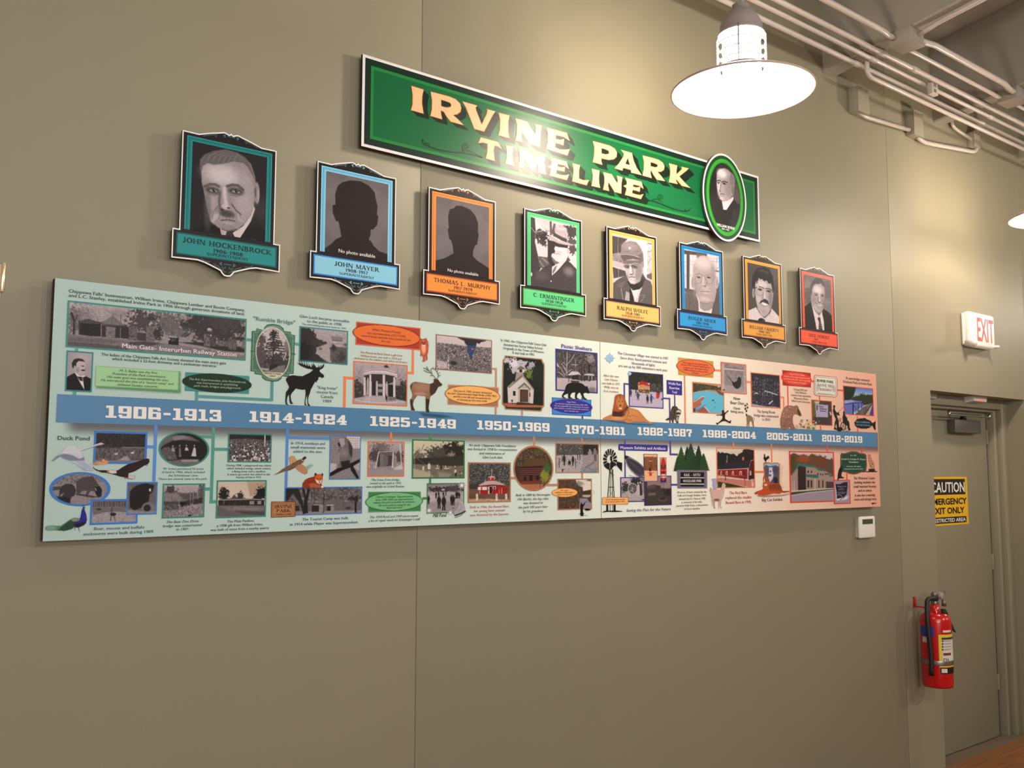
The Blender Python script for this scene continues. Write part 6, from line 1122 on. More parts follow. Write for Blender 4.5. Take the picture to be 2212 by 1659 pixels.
cut('E', 718, 535, 920, 625, lambda c: (c.E(790, 596, 66, 22, (212, 160, 120), .3), c.E(750, 600, 32, 20, (196, 140, 104), .4), c.E(850, 560, 20, 18, (220, 168, 130), .4), c.E(885, 582, 30, 24, (206, 150, 110), .4), c.E(855, 598, 30, 18, (214, 164, 124), .4)), 'ducklings', Y=L5)
def eagle(c):
    c.P([718,635,740,665,790,685,860,685,930,690,960,680,1010,690,1040,685,1090,650,1160,610,1240,590,1330,560,1400,535,1430,540,1442,575,1420,605,1380,620,1320,660,1250,700,1170,725,1170,750,1260,760,1245,800,1170,795,1120,775,1060,765,1000,745,960,735,900,720,830,715,760,690,725,665], (54, 40, 38)); c.P([905,690,955,682,1015,690,1020,725,960,730,910,715], (214, 204, 196), 3).P([1170,745,1265,762,1240,802,1165,790], (200, 192, 188), 3).P([890,690,925,692,920,715,895,712], (206, 128, 70), 3).E(1140, 785, 22, 8, (196, 110, 64), .5).L([1180,700,1300,640,1420,560], 5, (84, 66, 60), a=.8)
    for i in range(6): c.L([1370-8*i,570+6*i,1440-6*i,545+16*i], 7, (54, 40, 38))
cut('E', 712, 525, 1450, 812, eagle, 'bald eagle in flight', Y=L5)
def oval(fr, x0, y0, x1, y1, cx, cy, rx, ry, bc, bw, fn, label=None, Y=L3, q=1.1):
    c = Canvas(fr, x0, y0, x1, y1, Y, q=q); fn(c); c.clip = None; c.ovalmask(cx, cy, rx, ry, bc, bw); c.build('photograph', bd, label, rough=.45)
def bison(c):
    c.F(140).S(96, 20, .52, .7, box=(150,700,950,900)).P([150,880,950,820,950,1160,150,1160], 150, 10).S(120, 14, .55, .5, seed=6, box=(150,880,950,1150)).P([180,900,300,890,300,935,180,950], 84, 4)
    c.P([500,830,560,790,640,765,720,770,760,830,800,890,830,930,825,1010,800,1035,760,1000,740,960,690,950,660,990,640,1030,620,1000,640,950,580,950,540,990,505,970,500,900], 84, 5).P([290,930,310,890,370,860,440,860,480,890,500,950,480,1010,440,1030,420,1100,350,1100,300,1060,330,1000,350,975,300,1000,290,1040,280,1010], 64, 5).P([250,1020,400,1030,430,1110,280,1090], 44, 8).P([500,980,800,1030,700,1035,620,1020,500,1000], 62, 6).P([740,900,800,890,830,940,820,1020,780,1030,750,990], 44, 5).L([745,915,760,945], 7, 190).L([490,880,500,910], 6, 176).N(16, .1)
oval('E', 152, 700, 945, 1150, 548, 928, 390, 218, BLU, 24, bison, 'bison photograph in a blue oval')
photo('E', 680, 1055, 1290, 1378, BLU, 26, lambda c: (c.F(168), c.P([700,1070,1300,1060,1300,1170,700,1170], 120, 6), [c.R(720+24*i+(i*37) % 11, 1065, 728+24*i+(i*37) % 11, 1150, 60) for i in range(20)], c.P([700,1150,1280,1160,1280,1230,1000,1215,850,1230,720,1260], 118, 8), c.S(130, 14, .55, .6, box=(700,1150,1280,1370)), c.E(790, 1185, 34, 14, 70, .5), c.E(975, 1250, 38, 22, 50, .4), c.L([950,1250,940,1330], 8, 50), c.L([985,1270,1000,1340], 6, 60), c.L([950,1230,960,1170], 10, 60), c.N(12, .12)), 'deer or moose enclosure photograph')
photo('E', 1147, 836, 1538, 1255, BLU, 17, lambda c: (c.F(112), c.P([1190,960,1230,910,1300,870,1400,850,1500,880,1480,960,1440,1000,1430,1080,1400,1130,1300,1180,1240,1200,1190,1160,1185,1060], 42, 8), c.E(1390, 920, 60, 50, 46, .6), c.P([1430,930,1450,915,1462,940,1450,965,1436,950], 208, 2), c.E(1430, 1165, 90, 72, 128, .3), c.E(1410, 1170, 46, 44, 52, .4), c.P([1150,1190,1400,1215,1540,1200,1540,1250,1150,1250], 150, 6), c.N(18, .12)), 'bear photograph')
def peacock(c):
    c.P([115,1435,140,1405,200,1395,300,1400,350,1370,420,1320,480,1295,540,1300,520,1380,450,1430,380,1455,300,1458,200,1452,130,1450], (96, 132, 100)); c.P([270,1450,350,1380,430,1325,500,1300,510,1380,440,1440,340,1462], (50, 84, 60), 8).E(180, 1425, 70, 30, (122, 166, 140), .9).E(480, 1320, 40, 22, (150, 146, 130), .9)
    c.P([560,1270,570,1210,585,1170,605,1165,612,1200,630,1250,640,1320,625,1370,580,1395,530,1400,470,1395,480,1360,540,1330], (54, 46, 150)).P([470,1380,560,1360,630,1340,600,1390,530,1420,480,1415], (40, 40, 40), 6).E(598, 1165, 16, 14, (70, 100, 120), .4).L([598,1155,575,1135], 3, (40, 60, 90)).L([602,1150,606,1128], 3, (40, 60, 90)).L([612,1165,625,1172], 4, (80,70,60)).L([480,1400,485,1450], 7, (150,110,90)).L([530,1415,545,1470], 7, (120,100,80))
cut('E', 105, 1125, 650, 1480, peacock, 'peacock with a blue neck', Y=L5)
def cave(c):
    c.F(44).P([80,300,300,240,500,260,620,330,400,310,280,310,160,370,100,420], 112, 8).P([260,270,400,245,500,290,400,300,280,320], 138, 6).P([90,440,180,400,260,420,300,480,320,560,240,580,140,560], 96, 10).S(150, 14, .6, .7, box=(90,400,320,640)).P([200,590,400,565,620,570,600,640,300,650], 118, 8).P([380,575,600,568,590,600,390,600], 160, 6)
    for x_, y0, y1, w_, g in ((268,390,460,34,170),(358,385,535,26,120),(446,385,450,40,196),(552,385,525,32,190)): c.P([x_-w_*.5,y1,x_-w_*.35,y0+30,x_,y0+18,x_+w_*.45,y0+30,x_+w_*.8,y1], g, 2).E(x_, y0, 9, 12, 160, .4)
    c.P([510,525,540,420,570,430,575,528], 200, 2).N(14, .1)
oval('G', 75, 200, 755, 665, 414, 433, 336, 230, (70, 146, 132), 17, cave, 'cave visitors photograph in a green oval')
def play(c):
    c.F(110).P([1005,225,1575,245,1575,320,1250,290,1005,300], 52, 8).S(44, 12, .5, .8, box=(1005,240,1575,600)).R(1482,240,1496,400,206)
    rn = random.Random(8)
    for i in range(90):
        t = rn.random(); x_ = 1015+rn.random()*545; y_ = 300+290*t**.6
        if 1130 < x_ < 1300 and y_ < 430 and rn.random() < .8: continue
        r = 6+13*t; c.E(x_, y_+r*1.2, r*.8, r*1.3, rn.choice((60, 190, 150, 50)), .4).E(x_, y_, r, r*.9, rn.choice((214, 220, 190, 70)), .3)
    c.N(8, .1)
photo('G', 996, 225, 1578, 608, GRN, 17, play, 'playground crowd photograph')
def bden(c):
    c.G(900, 180, 1060, 160, 400).P([130,1000,300,990,420,1020,560,1010,700,1060,700,1340,130,1340], 118, 8).T(240,970,90,60,78,18,1.5,seed=2).T(470,1060,120,60,96,20,1.4,seed=3).T(650,1000,50,120,100,14,1.8,seed=4).P([150,1010,320,1020,400,1100,150,1140], 140, 8).S(100, 16, .52, .6, box=(150,1000,420,1140))
    c.P([140,1130,400,1130,660,1070,660,1150,430,1190,140,1150], 64, 5).P([360,1135,440,1130,440,1190,370,1195], 36, 3).P([145,1140,360,1140,360,1225,150,1240], 84, 5).P([430,1190,520,1170,660,1150,700,1330,140,1330,150,1250,350,1240], 142, 8).S(190, 12, .56, .7, seed=9, box=(140,1160,680,1330)).S(84, 12, .58, .7, seed=11, box=(140,1200,680,1330))
    for q in ([500,900,500,1200],[545,920,530,1180],[345,1100,352,1240],[590,940,600,1100]): c.L(q, 6, 176, a=.8)
    c.E(490, 1312, 24, 10, 36, .5).N(10, .15)
photo('G', 125, 888, 690, 1345, GRN, 20, bden, 'rustic bridge photograph')
def pav(c):
    c.G(860, (206, 188, 178), 1080, (214, 196, 176), 1180).P([1250,860,1520,850,1520,960,1290,1060,1270,960], (184, 160, 142), 14).T(945,1030,70,100,46,16,1.3,seed=2).T(1160,1060,60,70,66,14,1.4,seed=3).T(1440,1020,90,110,38,18,1.3,seed=4).T(1380,1080,70,60,44,14,1.3,seed=6)
    for i, w_ in enumerate((24,40,54,64,72,78)): c.L([945-w_,950+i*22,945,938+i*22,945+w_,956+i*22], 8, 44)
    c.P([890,1098,1040,1085,1080,1032,1120,1085,1320,1090,1480,1098,1480,1115,890,1112], 92, 2).L([880,1106,1300,1095,1480,1102], 8, 178).P([870,1110,1480,1110,1480,1185,870,1185], 50, 3).R(1285,1120,1440,1165,150).R(1345,1120,1390,1170,52).R(940,1110,948,1170,140).S(96, 14, .6, .6, box=(880,1115,1280,1180))
    c.P([850,1180,1490,1180,1500,1330,850,1330], 112, 6).P([900,1200,1300,1190,1480,1210,1460,1260,1000,1240], 138, 20).P([1100,1250,1490,1260,1490,1310,1200,1290], 84, 16).S(92, 22, .55, .5, box=(850,1190,1490,1330), sy=3)
photo('G', 842, 843, 1508, 1340, GRN, 20, pav, 'pavilion photograph', tone=(1, .93, .92))
def monk(c):
    c.F(150).P([1140,250,1330,260,1330,440,1230,440,1150,330], 214, 6)
    for i in range(16): c.L([905+26*i,250,905+26*i,870], 3, 84, a=.8)
    for i in range(20): c.L([905,270+30*i,1330,276+30*i], 3, 84, a=.8)
    c.P([905,640,1000,650,1000,780,905,800], 190, 8).P([1220,620,1330,640,1330,760,1230,700], 176, 8)
    c.P([1028,310,1060,285,1110,285,1160,310,1200,360,1225,430,1225,520,1200,620,1180,680,1120,700,1060,720,1020,680,1030,560,1020,470,1050,420,1040,380,1025,350], 118, 5).P([1030,310,1070,290,1110,300,1120,380,1080,430,1060,400,1040,350], 168, 6).P([1025,355,1045,365,1055,400,1040,420,1020,380], 40, 3).E(1105, 500, 55, 60, 138, 1.2).P([1030,480,1050,500,1040,640,1010,700,1020,600], 150, 5).P([1160,320,1222,430,1215,560,1180,520,1170,400], 66, 8)
    c.P([905,780,1020,710,1080,700,1200,640,1330,580,1330,620,1220,690,1080,740,905,830], 34, 4).P([1190,680,1230,680,1310,840,1290,870,1200,740], 38, 3).P([1060,620,1180,600,1190,680,1080,740], 44, 6).N(12, .08)
photo('H', 903, 255, 1335, 868, BLU, 12, monk, 'monkey photograph')
def camp(c):
    c.F(112).S(160, 28, .55, .7, box=(280,980,1360,1180)).S(70, 30, .55, .7, seed=7, box=(280,980,1360,1150)).P([280,1310,1360,1290,1360,1380,280,1380], 146, 6)
    c.P([290,990,480,990,540,1180,560,1340,540,1345,500,1200,400,1060,330,1160,290,1160], 50, 6).P([540,1340,560,1100,520,990,560,990,580,1100,600,990,640,990,600,1180,610,1330], 44, 4).L([690,1000,700,1200], 10, 60).L([830,1060,820,1320], 14, 58).R(1252,1130,1278,1330,44).T(1250,1130,90,50,56,20,1.4,seed=5).L([1095,1130,1100,1290], 6, 84)
    c.P([690,1205,820,1215,820,1310,690,1300], 150, 3).R(660,1225,760,1310,52).R(870,1225,925,1300,46).P([860,1215,960,1210,965,1230,862,1232], 176, 2).P([920,1240,970,1240,965,1320,920,1310], 150, 4).R(435,1230,490,1300,54).E(1160, 1260, 40, 20, 74, .5).N(14, .12)
photo('H', 284, 968, 1356, 1352, BLU, 14, camp, 'tourist camp photograph')
def phea(c):
    c.P([560,700,640,660,680,670,620,720,580,770], (150, 170, 160), 20, a=.5); c.P([135,805,200,770,260,720,320,690,360,665,400,630,440,610,500,590,535,580,550,555,570,548,588,562,580,580,560,590,550,620,520,650,470,670,420,710,360,740,300,750,230,775,160,800], (128, 98, 78)); c.P([345,560,380,540,420,545,445,590,450,615,400,640,370,665,350,620], (196, 158, 122)); c.P([430,700,470,665,520,655,570,690,600,740,600,780,570,795,530,780,470,740], (186, 140, 106)); c.P([520,590,548,560,570,548,588,563,575,582,545,600], (60, 56, 52), 2).L([516,590,545,608], 7, (222, 214, 204)); c.S((76, 58, 50), 12, .58, .6, P=[260,720,440,610,520,590,520,650,360,740])
cut('H', 130, 535, 690, 812, phea, 'pheasant in flight')
def fox(c):
    c.P([530,980,535,920,570,870,620,845,680,830,700,820,700,785,715,775,735,795,790,795,805,778,818,790,812,830,808,880,795,920,800,950,822,968,800,985,700,982,600,985], (150, 62, 34)); c.P([700,800,740,800,800,800,808,870,780,925,740,920,710,880], (206, 110, 56), 4).P([705,860,740,880,770,890,800,870,790,915,765,930,730,915], (232, 214, 200), 4).E(766, 905, 10, 8, (40, 26, 22), .5).E(738, 855, 9, 5, (40, 30, 20), .5).E(782, 855, 9, 5, (40, 30, 20), .5).P([702,790,715,778,728,800,712,820], (50, 34, 30), 2).P([800,800,808,780,818,795,810,820], (50, 34, 30), 2).P([620,930,700,910,780,945,790,980,640,980], (176, 100, 70), 8).E(806, 968, 18, 16, (226, 216, 210), .5).L([600,900,680,900,760,940], 6, (110, 40, 24), soft=4)
cut('H', 522, 768, 832, 992, fox, 'red fox lying down', Y=L5)
cut('H', 94, 1160, 442, 1398, lambda c: (c.P([102,1172,440,1170,435,1378,98,1392], (110, 66, 40)), c.P([112,1182,430,1180,426,1368,108,1382], (196, 140, 96)), c.P([124,1196,420,1194,416,1354,120,1366], (120, 76, 48)), c.P([130,1202,414,1200,410,1348,126,1360], (190, 136, 94)), c.S((150, 100, 66), 26, .55, .5, P=[130,1202,414,1200,410,1348,126,1360])), 'carved wooden park sign', Y=L4)
block('caption', 'H', [('IRVINE', 148, 396, 1260, 44), ('PARK', 174, 368, 1318, 44), ('TOURIST CAMP', 152, 385, 1352, 20)], 44, (70, 40, 26), L5, bd, font='flare')
def ddrive(c):
    c.G(370, 178, 600, 160, 360).T(280,440,150,80,108,14,1.8,seed=2,a=.8).T(200,560,110,110,84,20,1.5,seed=3).T(540,580,90,90,88,20,1.4,seed=4).P([110,680,620,700,620,870,110,870], 150, 6).P([240,500,480,500,500,560,500,700,230,720], 74, 5)
    c.P([200,740,245,510,262,505,215,740], 206, 2).P([440,735,452,505,470,505,462,740], 210, 2).L([250,505,470,505], 9, 190).L([260,525,460,530], 6, 170).L([300,545,450,548], 5, 160)
    for i in range(7): c.R(275+i*17,530+i*6,282+i*17,720-i*4,176-i*6)
    c.P([470,520,510,580,510,720,470,730], 150, 4).L([560,400,580,720], 12, 214, soft=2).L([590,380,592,560], 6, 90).P([470,740,560,690,600,720,600,840,480,800], 200, 10).P([110,760,600,760,610,860,110,860], 158, 16).R(112,690,122,740,206).R(180,700,190,740,200).N(12, .1)
photo('I', 92, 355, 622, 862, ORG, 14, ddrive, 'park drive bridge photograph')
def swim(c):
    S_ = lambda g: (g, g*.95, g*.84)
    c.F(S_(205)).T(1330,520,260,200,S_(50),30,1.2,seed=2).T(1080,560,180,140,S_(84),20,1.5,seed=3).T(820,580,90,110,S_(110),16,1.6,seed=4).T(1300,560,60,60,S_(140),14,1.6,seed=5).P([740,600,1490,560,1490,720,740,690], S_(62), 10).T(900,640,110,50,S_(56),20,1.3,seed=7)
    c.P([740,680,1000,690,1250,720,1490,700,1490,890,740,880], S_(122), 8).P([740,740,950,790,1050,870,740,880], S_(176), 14).S(S_(84), 16, .55, .6, box=(950,700,1490,880), sy=2).P([1100,790,1300,820,1250,880,1120,870], S_(150), 14)
    c.L([900,400,875,470], 7, S_(84)).L([925,465,1060,580,1160,640,1240,720], 9, S_(60)).L([780,580,920,690], 7, S_(110)).L([765,560,770,750], 6, S_(176)).L([770,560,850,500], 5, S_(170))
    for x_, y_, h, g in ((892,740,90,205),(975,720,130,214),(1095,705,50,196),(1148,730,80,52),(1212,720,50,196),(1345,715,40,206),(1352,790,90,214),(1440,810,40,200)): c.E(x_, y_, h*.16, h*.42, S_(g), .4).E(x_, y_-h*.5, h*.09+3, h*.1+3, S_(80 if g > 100 else 50), .4)
    c.L([966,770,968,860], 9, S_(196)).L([985,770,984,860], 9, S_(196)).R(955,755,998,775,S_(110)).E(1095, 742, 30, 7, S_(214), .5).E(1230, 745, 44, 7, S_(206), .5).E(1358, 830, 14, 30, S_(44), .5)
photo('I', 728, 333, 1487, 888, DGR, 19, swim, 'swimming beach photograph')
def skate(c):
    c.F(178).G(960, 130, 1000, 150, 1210).T(1200,1040,330,44,66,22,1.4,seed=2).T(1330,1030,100,50,84,18,1.4,seed=3).P([940,1080,1490,1080,1490,1380,940,1380], 176, 5).E(1000, 1180, 60, 60, 190, 1.2)
    c.P([945,1230,1200,1210,1480,1240,1480,1380,945,1380], 158, 20).R(1155,1035,1200,1060,180)
    for x_, y_, h in ((968,1190,110),(1075,1125,80),(1112,1110,70),(1180,1110,70),(1215,1105,50),(1365,1120,90),(1385,1120,90),(1410,1130,80),(1118,1220,170),(1186,1235,190),(1298,1195,130),(1325,1195,130)):
        c.E(x_, y_-h*.1, h*.17, h*.34, 46, .3).E(x_, y_-h*.48, h*.075+2, h*.09+2, 90, .3).L([x_-h*.05,y_+h*.15,x_-h*.08,y_+h*.55], h*.1, 44).L([x_+h*.05,y_+h*.15,x_+h*.08,y_+h*.55], h*.1, 44)
    c.L([1325,1160,1370,1170], 9, 50).L([1290,1170,1275,1150], 7, 50).N(10, .08)
photo('I', 942, 952, 1480, 1384, DGR, 12, skate, 'ice skating photograph')
def iskate(c):
    c.P([1400,1205,1440,1190,1465,1215,1480,1270,1492,1320,1490,1345,1440,1375,1380,1400,1340,1415,1320,1380,1345,1350,1385,1300,1398,1250], (178, 170, 180)); c.P([1340,1410,1440,1375,1492,1345,1500,1352,1440,1395,1350,1430], (60, 54, 60)).L([1345,1448,1420,1425,1502,1358], 7, (70, 66, 72)).L([1410,1230,1440,1300,1400,1370], 4, (120, 112, 122)).L([1360,1345,1420,1330], 3, (110,104,110))
    for cx, cy, r in ((1445,985,52),(975,1345,48),(1280,1375,36)):
        for i in range(10): a_ = 2*PI*i/10; c.L([cx,cy,cx+r*math.cos(a_),cy+r*math.sin(a_)], 7, (226, 222, 226))
        c.E(cx, cy, r*.4, r*.4, (230, 226, 230), .4)
    c.L([1310,1300,1330,1310,1315,1325], 5, (60,54,60)).L([1310,1375,1335,1390], 5, (60,54,60)).L([1380,1180,1300,1200], 0.1, (0,0,0), a=0)
cut('I', 925, 930, 1510, 1460, iskate, 'white ice skate and snowflakes', Y=L5, q=1.1)
cut('I', 55, 1070, 895, 1385, lambda c: (c.P([104,1078,856,1076,856,1355,104,1372], (120, 178, 128)), c.P([110,1086,850,1084,850,1347,110,1362], (70, 142, 82)), c.E(474, 1218, 413, 134, (28, 70, 40), .008), c.E(474, 1218, 405, 127, (132, 192, 142), .008)), Y=L3, q=1.1)
def rbarn(c):
    c.F((66, 62, 58)).S((120, 122, 124), 16, .5, .7, box=(90,630,810,1000)).S((190, 196, 210), 9, .64, .8, seed=5, box=(90,640,810,960)).P([90,1080,810,1060,810,1310,90,1300], (120, 92, 76), 6).P([90,1250,400,1240,810,1260,810,1310,90,1310], (196, 160, 136), 6).P([90,1160,330,1180,400,1240,90,1240], (110, 84, 66), 8)
    c.P([700,1000,810,1020,810,1190,740,1160], (110, 90, 56), 8).P([260,1020,330,1025,690,1020,760,1060,750,1150,620,1165,290,1165,285,1050], (168, 40, 40), 2).P([260,1012,330,975,430,935,540,935,640,965,730,1010,700,1012,500,1000,300,1020], (196, 172, 166), 2).P([440,880,545,880,545,935,440,935], (176, 40, 44), 1).P([425,882,460,858,520,858,560,882], (206, 188, 186), 1).L([492,750,492,860], 8, (206,200,200)).R(468,890,485,915,(226,214,210)).R(530,890,540,915,(226,214,210))
    c.P([252,1045,310,1035,310,1095,255,1098], (226, 212, 206), 1).R(330,1040,410,1095,(226,212,206)).P([425,1040,500,1020,498,1160,430,1160], (206, 190, 186), 1).R(455,1035,495,1155,(36,30,30)).R(515,1028,560,1082,(226,212,206)).R(525,1036,550,1078,(70,50,50)).L([190,1110,560,1090,790,1080], 8, (80,40,40)).R(285,1100,292,1165,(220,200,196)).R(620,1080,626,1160,(220,200,196)).R(660,1060,666,1160,(220,200,196))
    for x_, h_ in ((240,60),(575,70),(738,50)): c.P([x_-20,1150+14,x_+14,1150,x_+22,1150+h_*2,x_-14,1150+h_*2+10], (226, 210, 196), 2)
    c.L([380,930,378,960], 22, (200,190,190), a=.7).S((80, 60, 50), 12, .6, .5, seed=9, box=(90,1150,810,1300))
photo('J', 82, 622, 818, 1308, BRN, 22, rbarn, 'round red barn photograph')
def cabin(c):
    c.F((74, 58, 46)).S((120, 104, 86), 12, .5, .8, box=(880,360,1540,700), sy=.4).T(1300,420,140,60,(84, 92, 50),20,1.5,seed=2).E(1210, 385, 90, 20, (120, 40, 44), .8).S((180, 170, 170), 10, .66, .7, seed=6, box=(940,400,1200,560)).T(1500,640,60,120,(64, 84, 56),16,1.5,seed=3)
    c.P([950,705,1060,600,1120,545,1380,560,1470,590,1400,690,1200,700], (98, 74, 52), 4).P([950,700,1400,680,1400,700,960,720], (50, 32, 28), 3).P([965,715,1390,695,1390,940,1330,1000,980,1000], (74, 38, 34), 3)
    for i in range(9): c.L([975,735+31*i,1380,728+31*i], 7, (168, 134, 120), a=.75, soft=1)
    c.R(1135,850,1190,1000,(40,26,26)).R(1040,860,1080,930,(44,28,28)).R(1250,850,1300,920,(44,28,28)).P([950,950,1340,930,1340,1010,980,1010], (120, 66, 50), 8).P([980,1000,1380,990,1330,1100,1050,1100], (176, 118, 88), 6).T(1400,860,90,140,(140, 140, 62),14,1.4,seed=5).T(1440,720,80,80,(76, 104, 60),14,1.4,seed=7).L([1320,960,1320,1060], 8, (90,50,40)).L([1040,560,1035,700], 12, (70,50,40))
oval('J', 860, 335, 1548, 1118, 1203, 726, 342, 388, (184, 130, 96), 24, cabin, 'log cabin photograph in a tan oval')
def ski(c):
    c.F(104).P([180,450,680,400,660,760,180,770], 184, 8).P([180,230,660,250,660,430,400,440,180,420], 84, 10).S(200, 12, .64, .8, box=(180,240,660,420)).P([660,240,930,250,930,440,660,470], 50, 8).P([660,440,930,420,930,750,660,740], 158, 10).S(100, 12, .56, .6, seed=5, box=(180,430,660,740))
    for q in ([230,500,235,660],[320,440,325,620],[290,460,290,560],[525,510,525,660],[560,420,565,520],[600,430,605,530]): c.L(q, 22 if q[0] in (320,) else 12, 44)
    c.E(323, 510, 26, 60, 50, .4).E(478, 520, 22, 60, 44, .4).L([475,560,475,630], 20, 44).E(415, 575, 26, 38, 50, .4).L([400,600,400,630], 8, 48).L([430,600,430,640], 8, 48)
    c.E(785, 410, 36, 55, 150, .4).E(780, 350, 14, 18, 176, .4).L([790,450,785,570], 26, 160).L([740,395,775,370], 10, 140).E(875, 400, 36, 60, 130, .4).E(866, 335, 14, 16, 160, .4).L([865,440,865,540], 18, 84).L([890,440,890,540], 18, 84).L([700,660,850,560], 6, 60).L([720,670,870,570], 6, 60).E(292, 715, 12, 30, 60, .5).N(10, .1)
photo('O2', 165, 228, 945, 762, BRN, 17, ski, 'ski trail photograph')
def kcor(c):
    c.F((84, 66, 54)).S((116, 94, 74), 16, .5, .7, sy=.4).P([530,880,810,880,810,1060,660,1090,650,1010,580,990,540,930], (226, 214, 206), 5).P([650,1090,810,1060,810,1130,660,1150], (70, 60, 46), 5).P([640,1155,800,1150,780,1200,660,1190], (190, 180, 176), 5).P([600,1215,740,1215,810,1300,800,1400,590,1400], (156, 146, 158), 5).P([740,1210,810,1180,810,1300,760,1270], (84, 66, 56), 6).T(580,950,90,50,(110,100,84),12,1.8,seed=4,a=.6).L([600,1290,740,1280], 6, (90,90,120)).E(430, 1375, 16, 12, (190, 60, 50), .5).E(530, 1378, 14, 10, (190, 60, 50), .5).T(770,890,50,20,(90,80,70),10,1.8,seed=6)
photo('O2', 200, 862, 820, 1418, BRN, 20, kcor, 'lake overlook photograph')
cut('O2', 92, 1025, 568, 1200, lambda c: (c.E(330, 1112, 233, 82, (206, 110, 60), .012), c.E(330, 1112, 225, 75, (244, 184, 112), .012)), Y=L4, q=1.4)
cut('O2', 580, 1060, 870, 1545, lambda c: (c.P([610,1350,618,1310,632,1292,645,1310,650,1330,680,1305,690,1290,698,1305,680,1340,660,1370,658,1440,665,1480,690,1485,665,1498,670,1530,610,1535,625,1515,592,1495,615,1480,615,1420,612,1380], (30, 27, 25)), c.P([680,1412,720,1395,780,1405,810,1415,780,1428,740,1438,700,1428], (30, 27, 25)), c.L([692,1300,740,1230,800,1170], 4, (60, 50, 44)), c.L([800,1170,860,1120,850,1080,820,1065], 3, (60, 50, 44)), c.L([620,1520,740,1522], 6, (60, 56, 50), a=.7)), 'black silhouette of an angler', Y=L5)
def mill(c):
    K_ = (34, 31, 28); cx, cy = 238, 455
    for i in range(16):
        a_ = 2*PI*i/16+.1; a0, a1 = a_-.13, a_+.13
        if math.sin(a_) > .55: continue
        c.P([cx+60*math.cos(a0), cy+95*math.sin(a0), cx+128*math.cos(a0), cy+205*math.sin(a0), cx+128*math.cos(a1), cy+205*math.sin(a1), cx+60*math.cos(a1), cy+95*math.sin(a1)], K_)
    P = [v for i in range(33) for v in (cx+92*math.cos(2*PI*i/32), cy+150*math.sin(2*PI*i/32))]; c.L(P, 7, K_); P = [v for i in range(33) for v in (cx+64*math.cos(2*PI*i/32), cy+100*math.sin(2*PI*i/32))]; c.L(P, 6, K_)
    c.P([150,530,190,500,225,520,240,470,240,385,275,382,278,470,300,500,325,560,290,590,270,625,220,640,170,610,135,575,120,545], K_).E(225, 485, 26, 30, (230, 224, 212), .2).P([360,485,462,508,458,670,360,560], K_)
    for x0, x1 in ((232,178),(246,240),(272,288),(286,328)): c.L([x0,630,x1,1400], 9 if x0 in (246,272) else 13, K_)
    c.L([222,955,298,955], 12, K_).L([225,680,312,740], 5, K_).L([215,1000,300,1140], 4, K_).L([300,1000,215,1140], 4, K_).L([240,690,285,690], 6, K_).L([228,640,290,760], 5, K_).P([165,1390,335,1385,430,1392,490,1408,300,1412,200,1408,90,1422,130,1395], K_).L([232,620,236,500], 8, (200,190,180))
    for x_ in (190,325): c.P([x_-22,1280,x_+14,1280,x_+16,1400,x_-22,1400], K_)
cut('P', 85, 235, 495, 1430, mill, 'black windmill silhouette')
cut('P', 88, 1135, 578, 1285, lambda c: (c.P([105,1140,565,1142,574,1155,572,1262,562,1272,105,1280,93,1268,95,1150], (206, 116, 64)), c.P([110,1148,560,1150,566,1158,564,1256,556,1264,110,1272,101,1262,103,1155], (244, 186, 120))), Y=L5, q=1.4, name='caption_panel')
cut('P', 385, 160, 1300, 305, lambda c: c.P([402,162,1280,184,1295,196,1293,290,1280,300,402,280,390,268,392,172], (66, 58, 150)), Y=L3, name='caption_panel')
def canoe(c):
    c.P([512,372,560,380,640,420,740,480,820,545,862,590,862,740,830,775,770,770,700,720,620,640,560,560,525,470,505,430,500,395], (104, 100, 112)); c.P([545,430,640,450,760,520,850,600,850,720,800,740,700,690,620,620,560,520], (64, 62, 74), 6)
    for i in range(9): c.L([560+30*i,445+20*i,600+28*i,510+30*i], 5, (120, 116, 128), a=.8)
    c.L([505,440,545,560,640,680,740,765], 7, (200, 194, 200)).L([515,385,640,430,760,500,860,600], 6, (190, 184, 190)).P([505,370,560,385,580,400,530,440,508,440], (40, 38, 44), 3).L([590,740,700,770], 14, (120, 112, 110), a=.5, soft=6)
cut('P', 490, 360, 870, 780, canoe, 'dugout canoe', Y=L3)
def wheel(c):
    c.F(150).P([430,770,600,790,620,880,520,960,430,960], 196, 8).T(520,960,90,110,66,20,1.4,seed=2).T(720,860,130,100,56,22,1.3,seed=3).P([430,1100,560,1020,760,1040,910,1090,910,1220,430,1200], 178, 8)
    P = [v for i in range(33) for v in (650+82*math.cos(2*PI*i/32), 985+100*math.sin(2*PI*i/32))]; c.E(650, 985, 82, 100, 84, .1).L(P, 12, 196)
    for i in range(9): a_ = 2*PI*i/9; c.L([650,985,650+80*math.cos(a_),985+96*math.sin(a_)], 6, 190)
    P = [v for i in range(25) for v in (625+45*math.cos(2*PI*i/24), 1075+55*math.sin(2*PI*i/24))]; c.L(P, 7, 206); c.P([735,910,770,900,780,1000,770,1110,735,1110], 196, 3).E(750, 880, 14, 18, 190, .4).P([780,900,815,900,830,1100,790,1110], 48, 3).E(790, 870, 12, 18, 200, .4).E(850, 1185, 30, 10, 44, .5).N(12, .12)
photo('P', 425, 770, 925, 1228, VIO, 17, wheel, 'large wheel photograph')
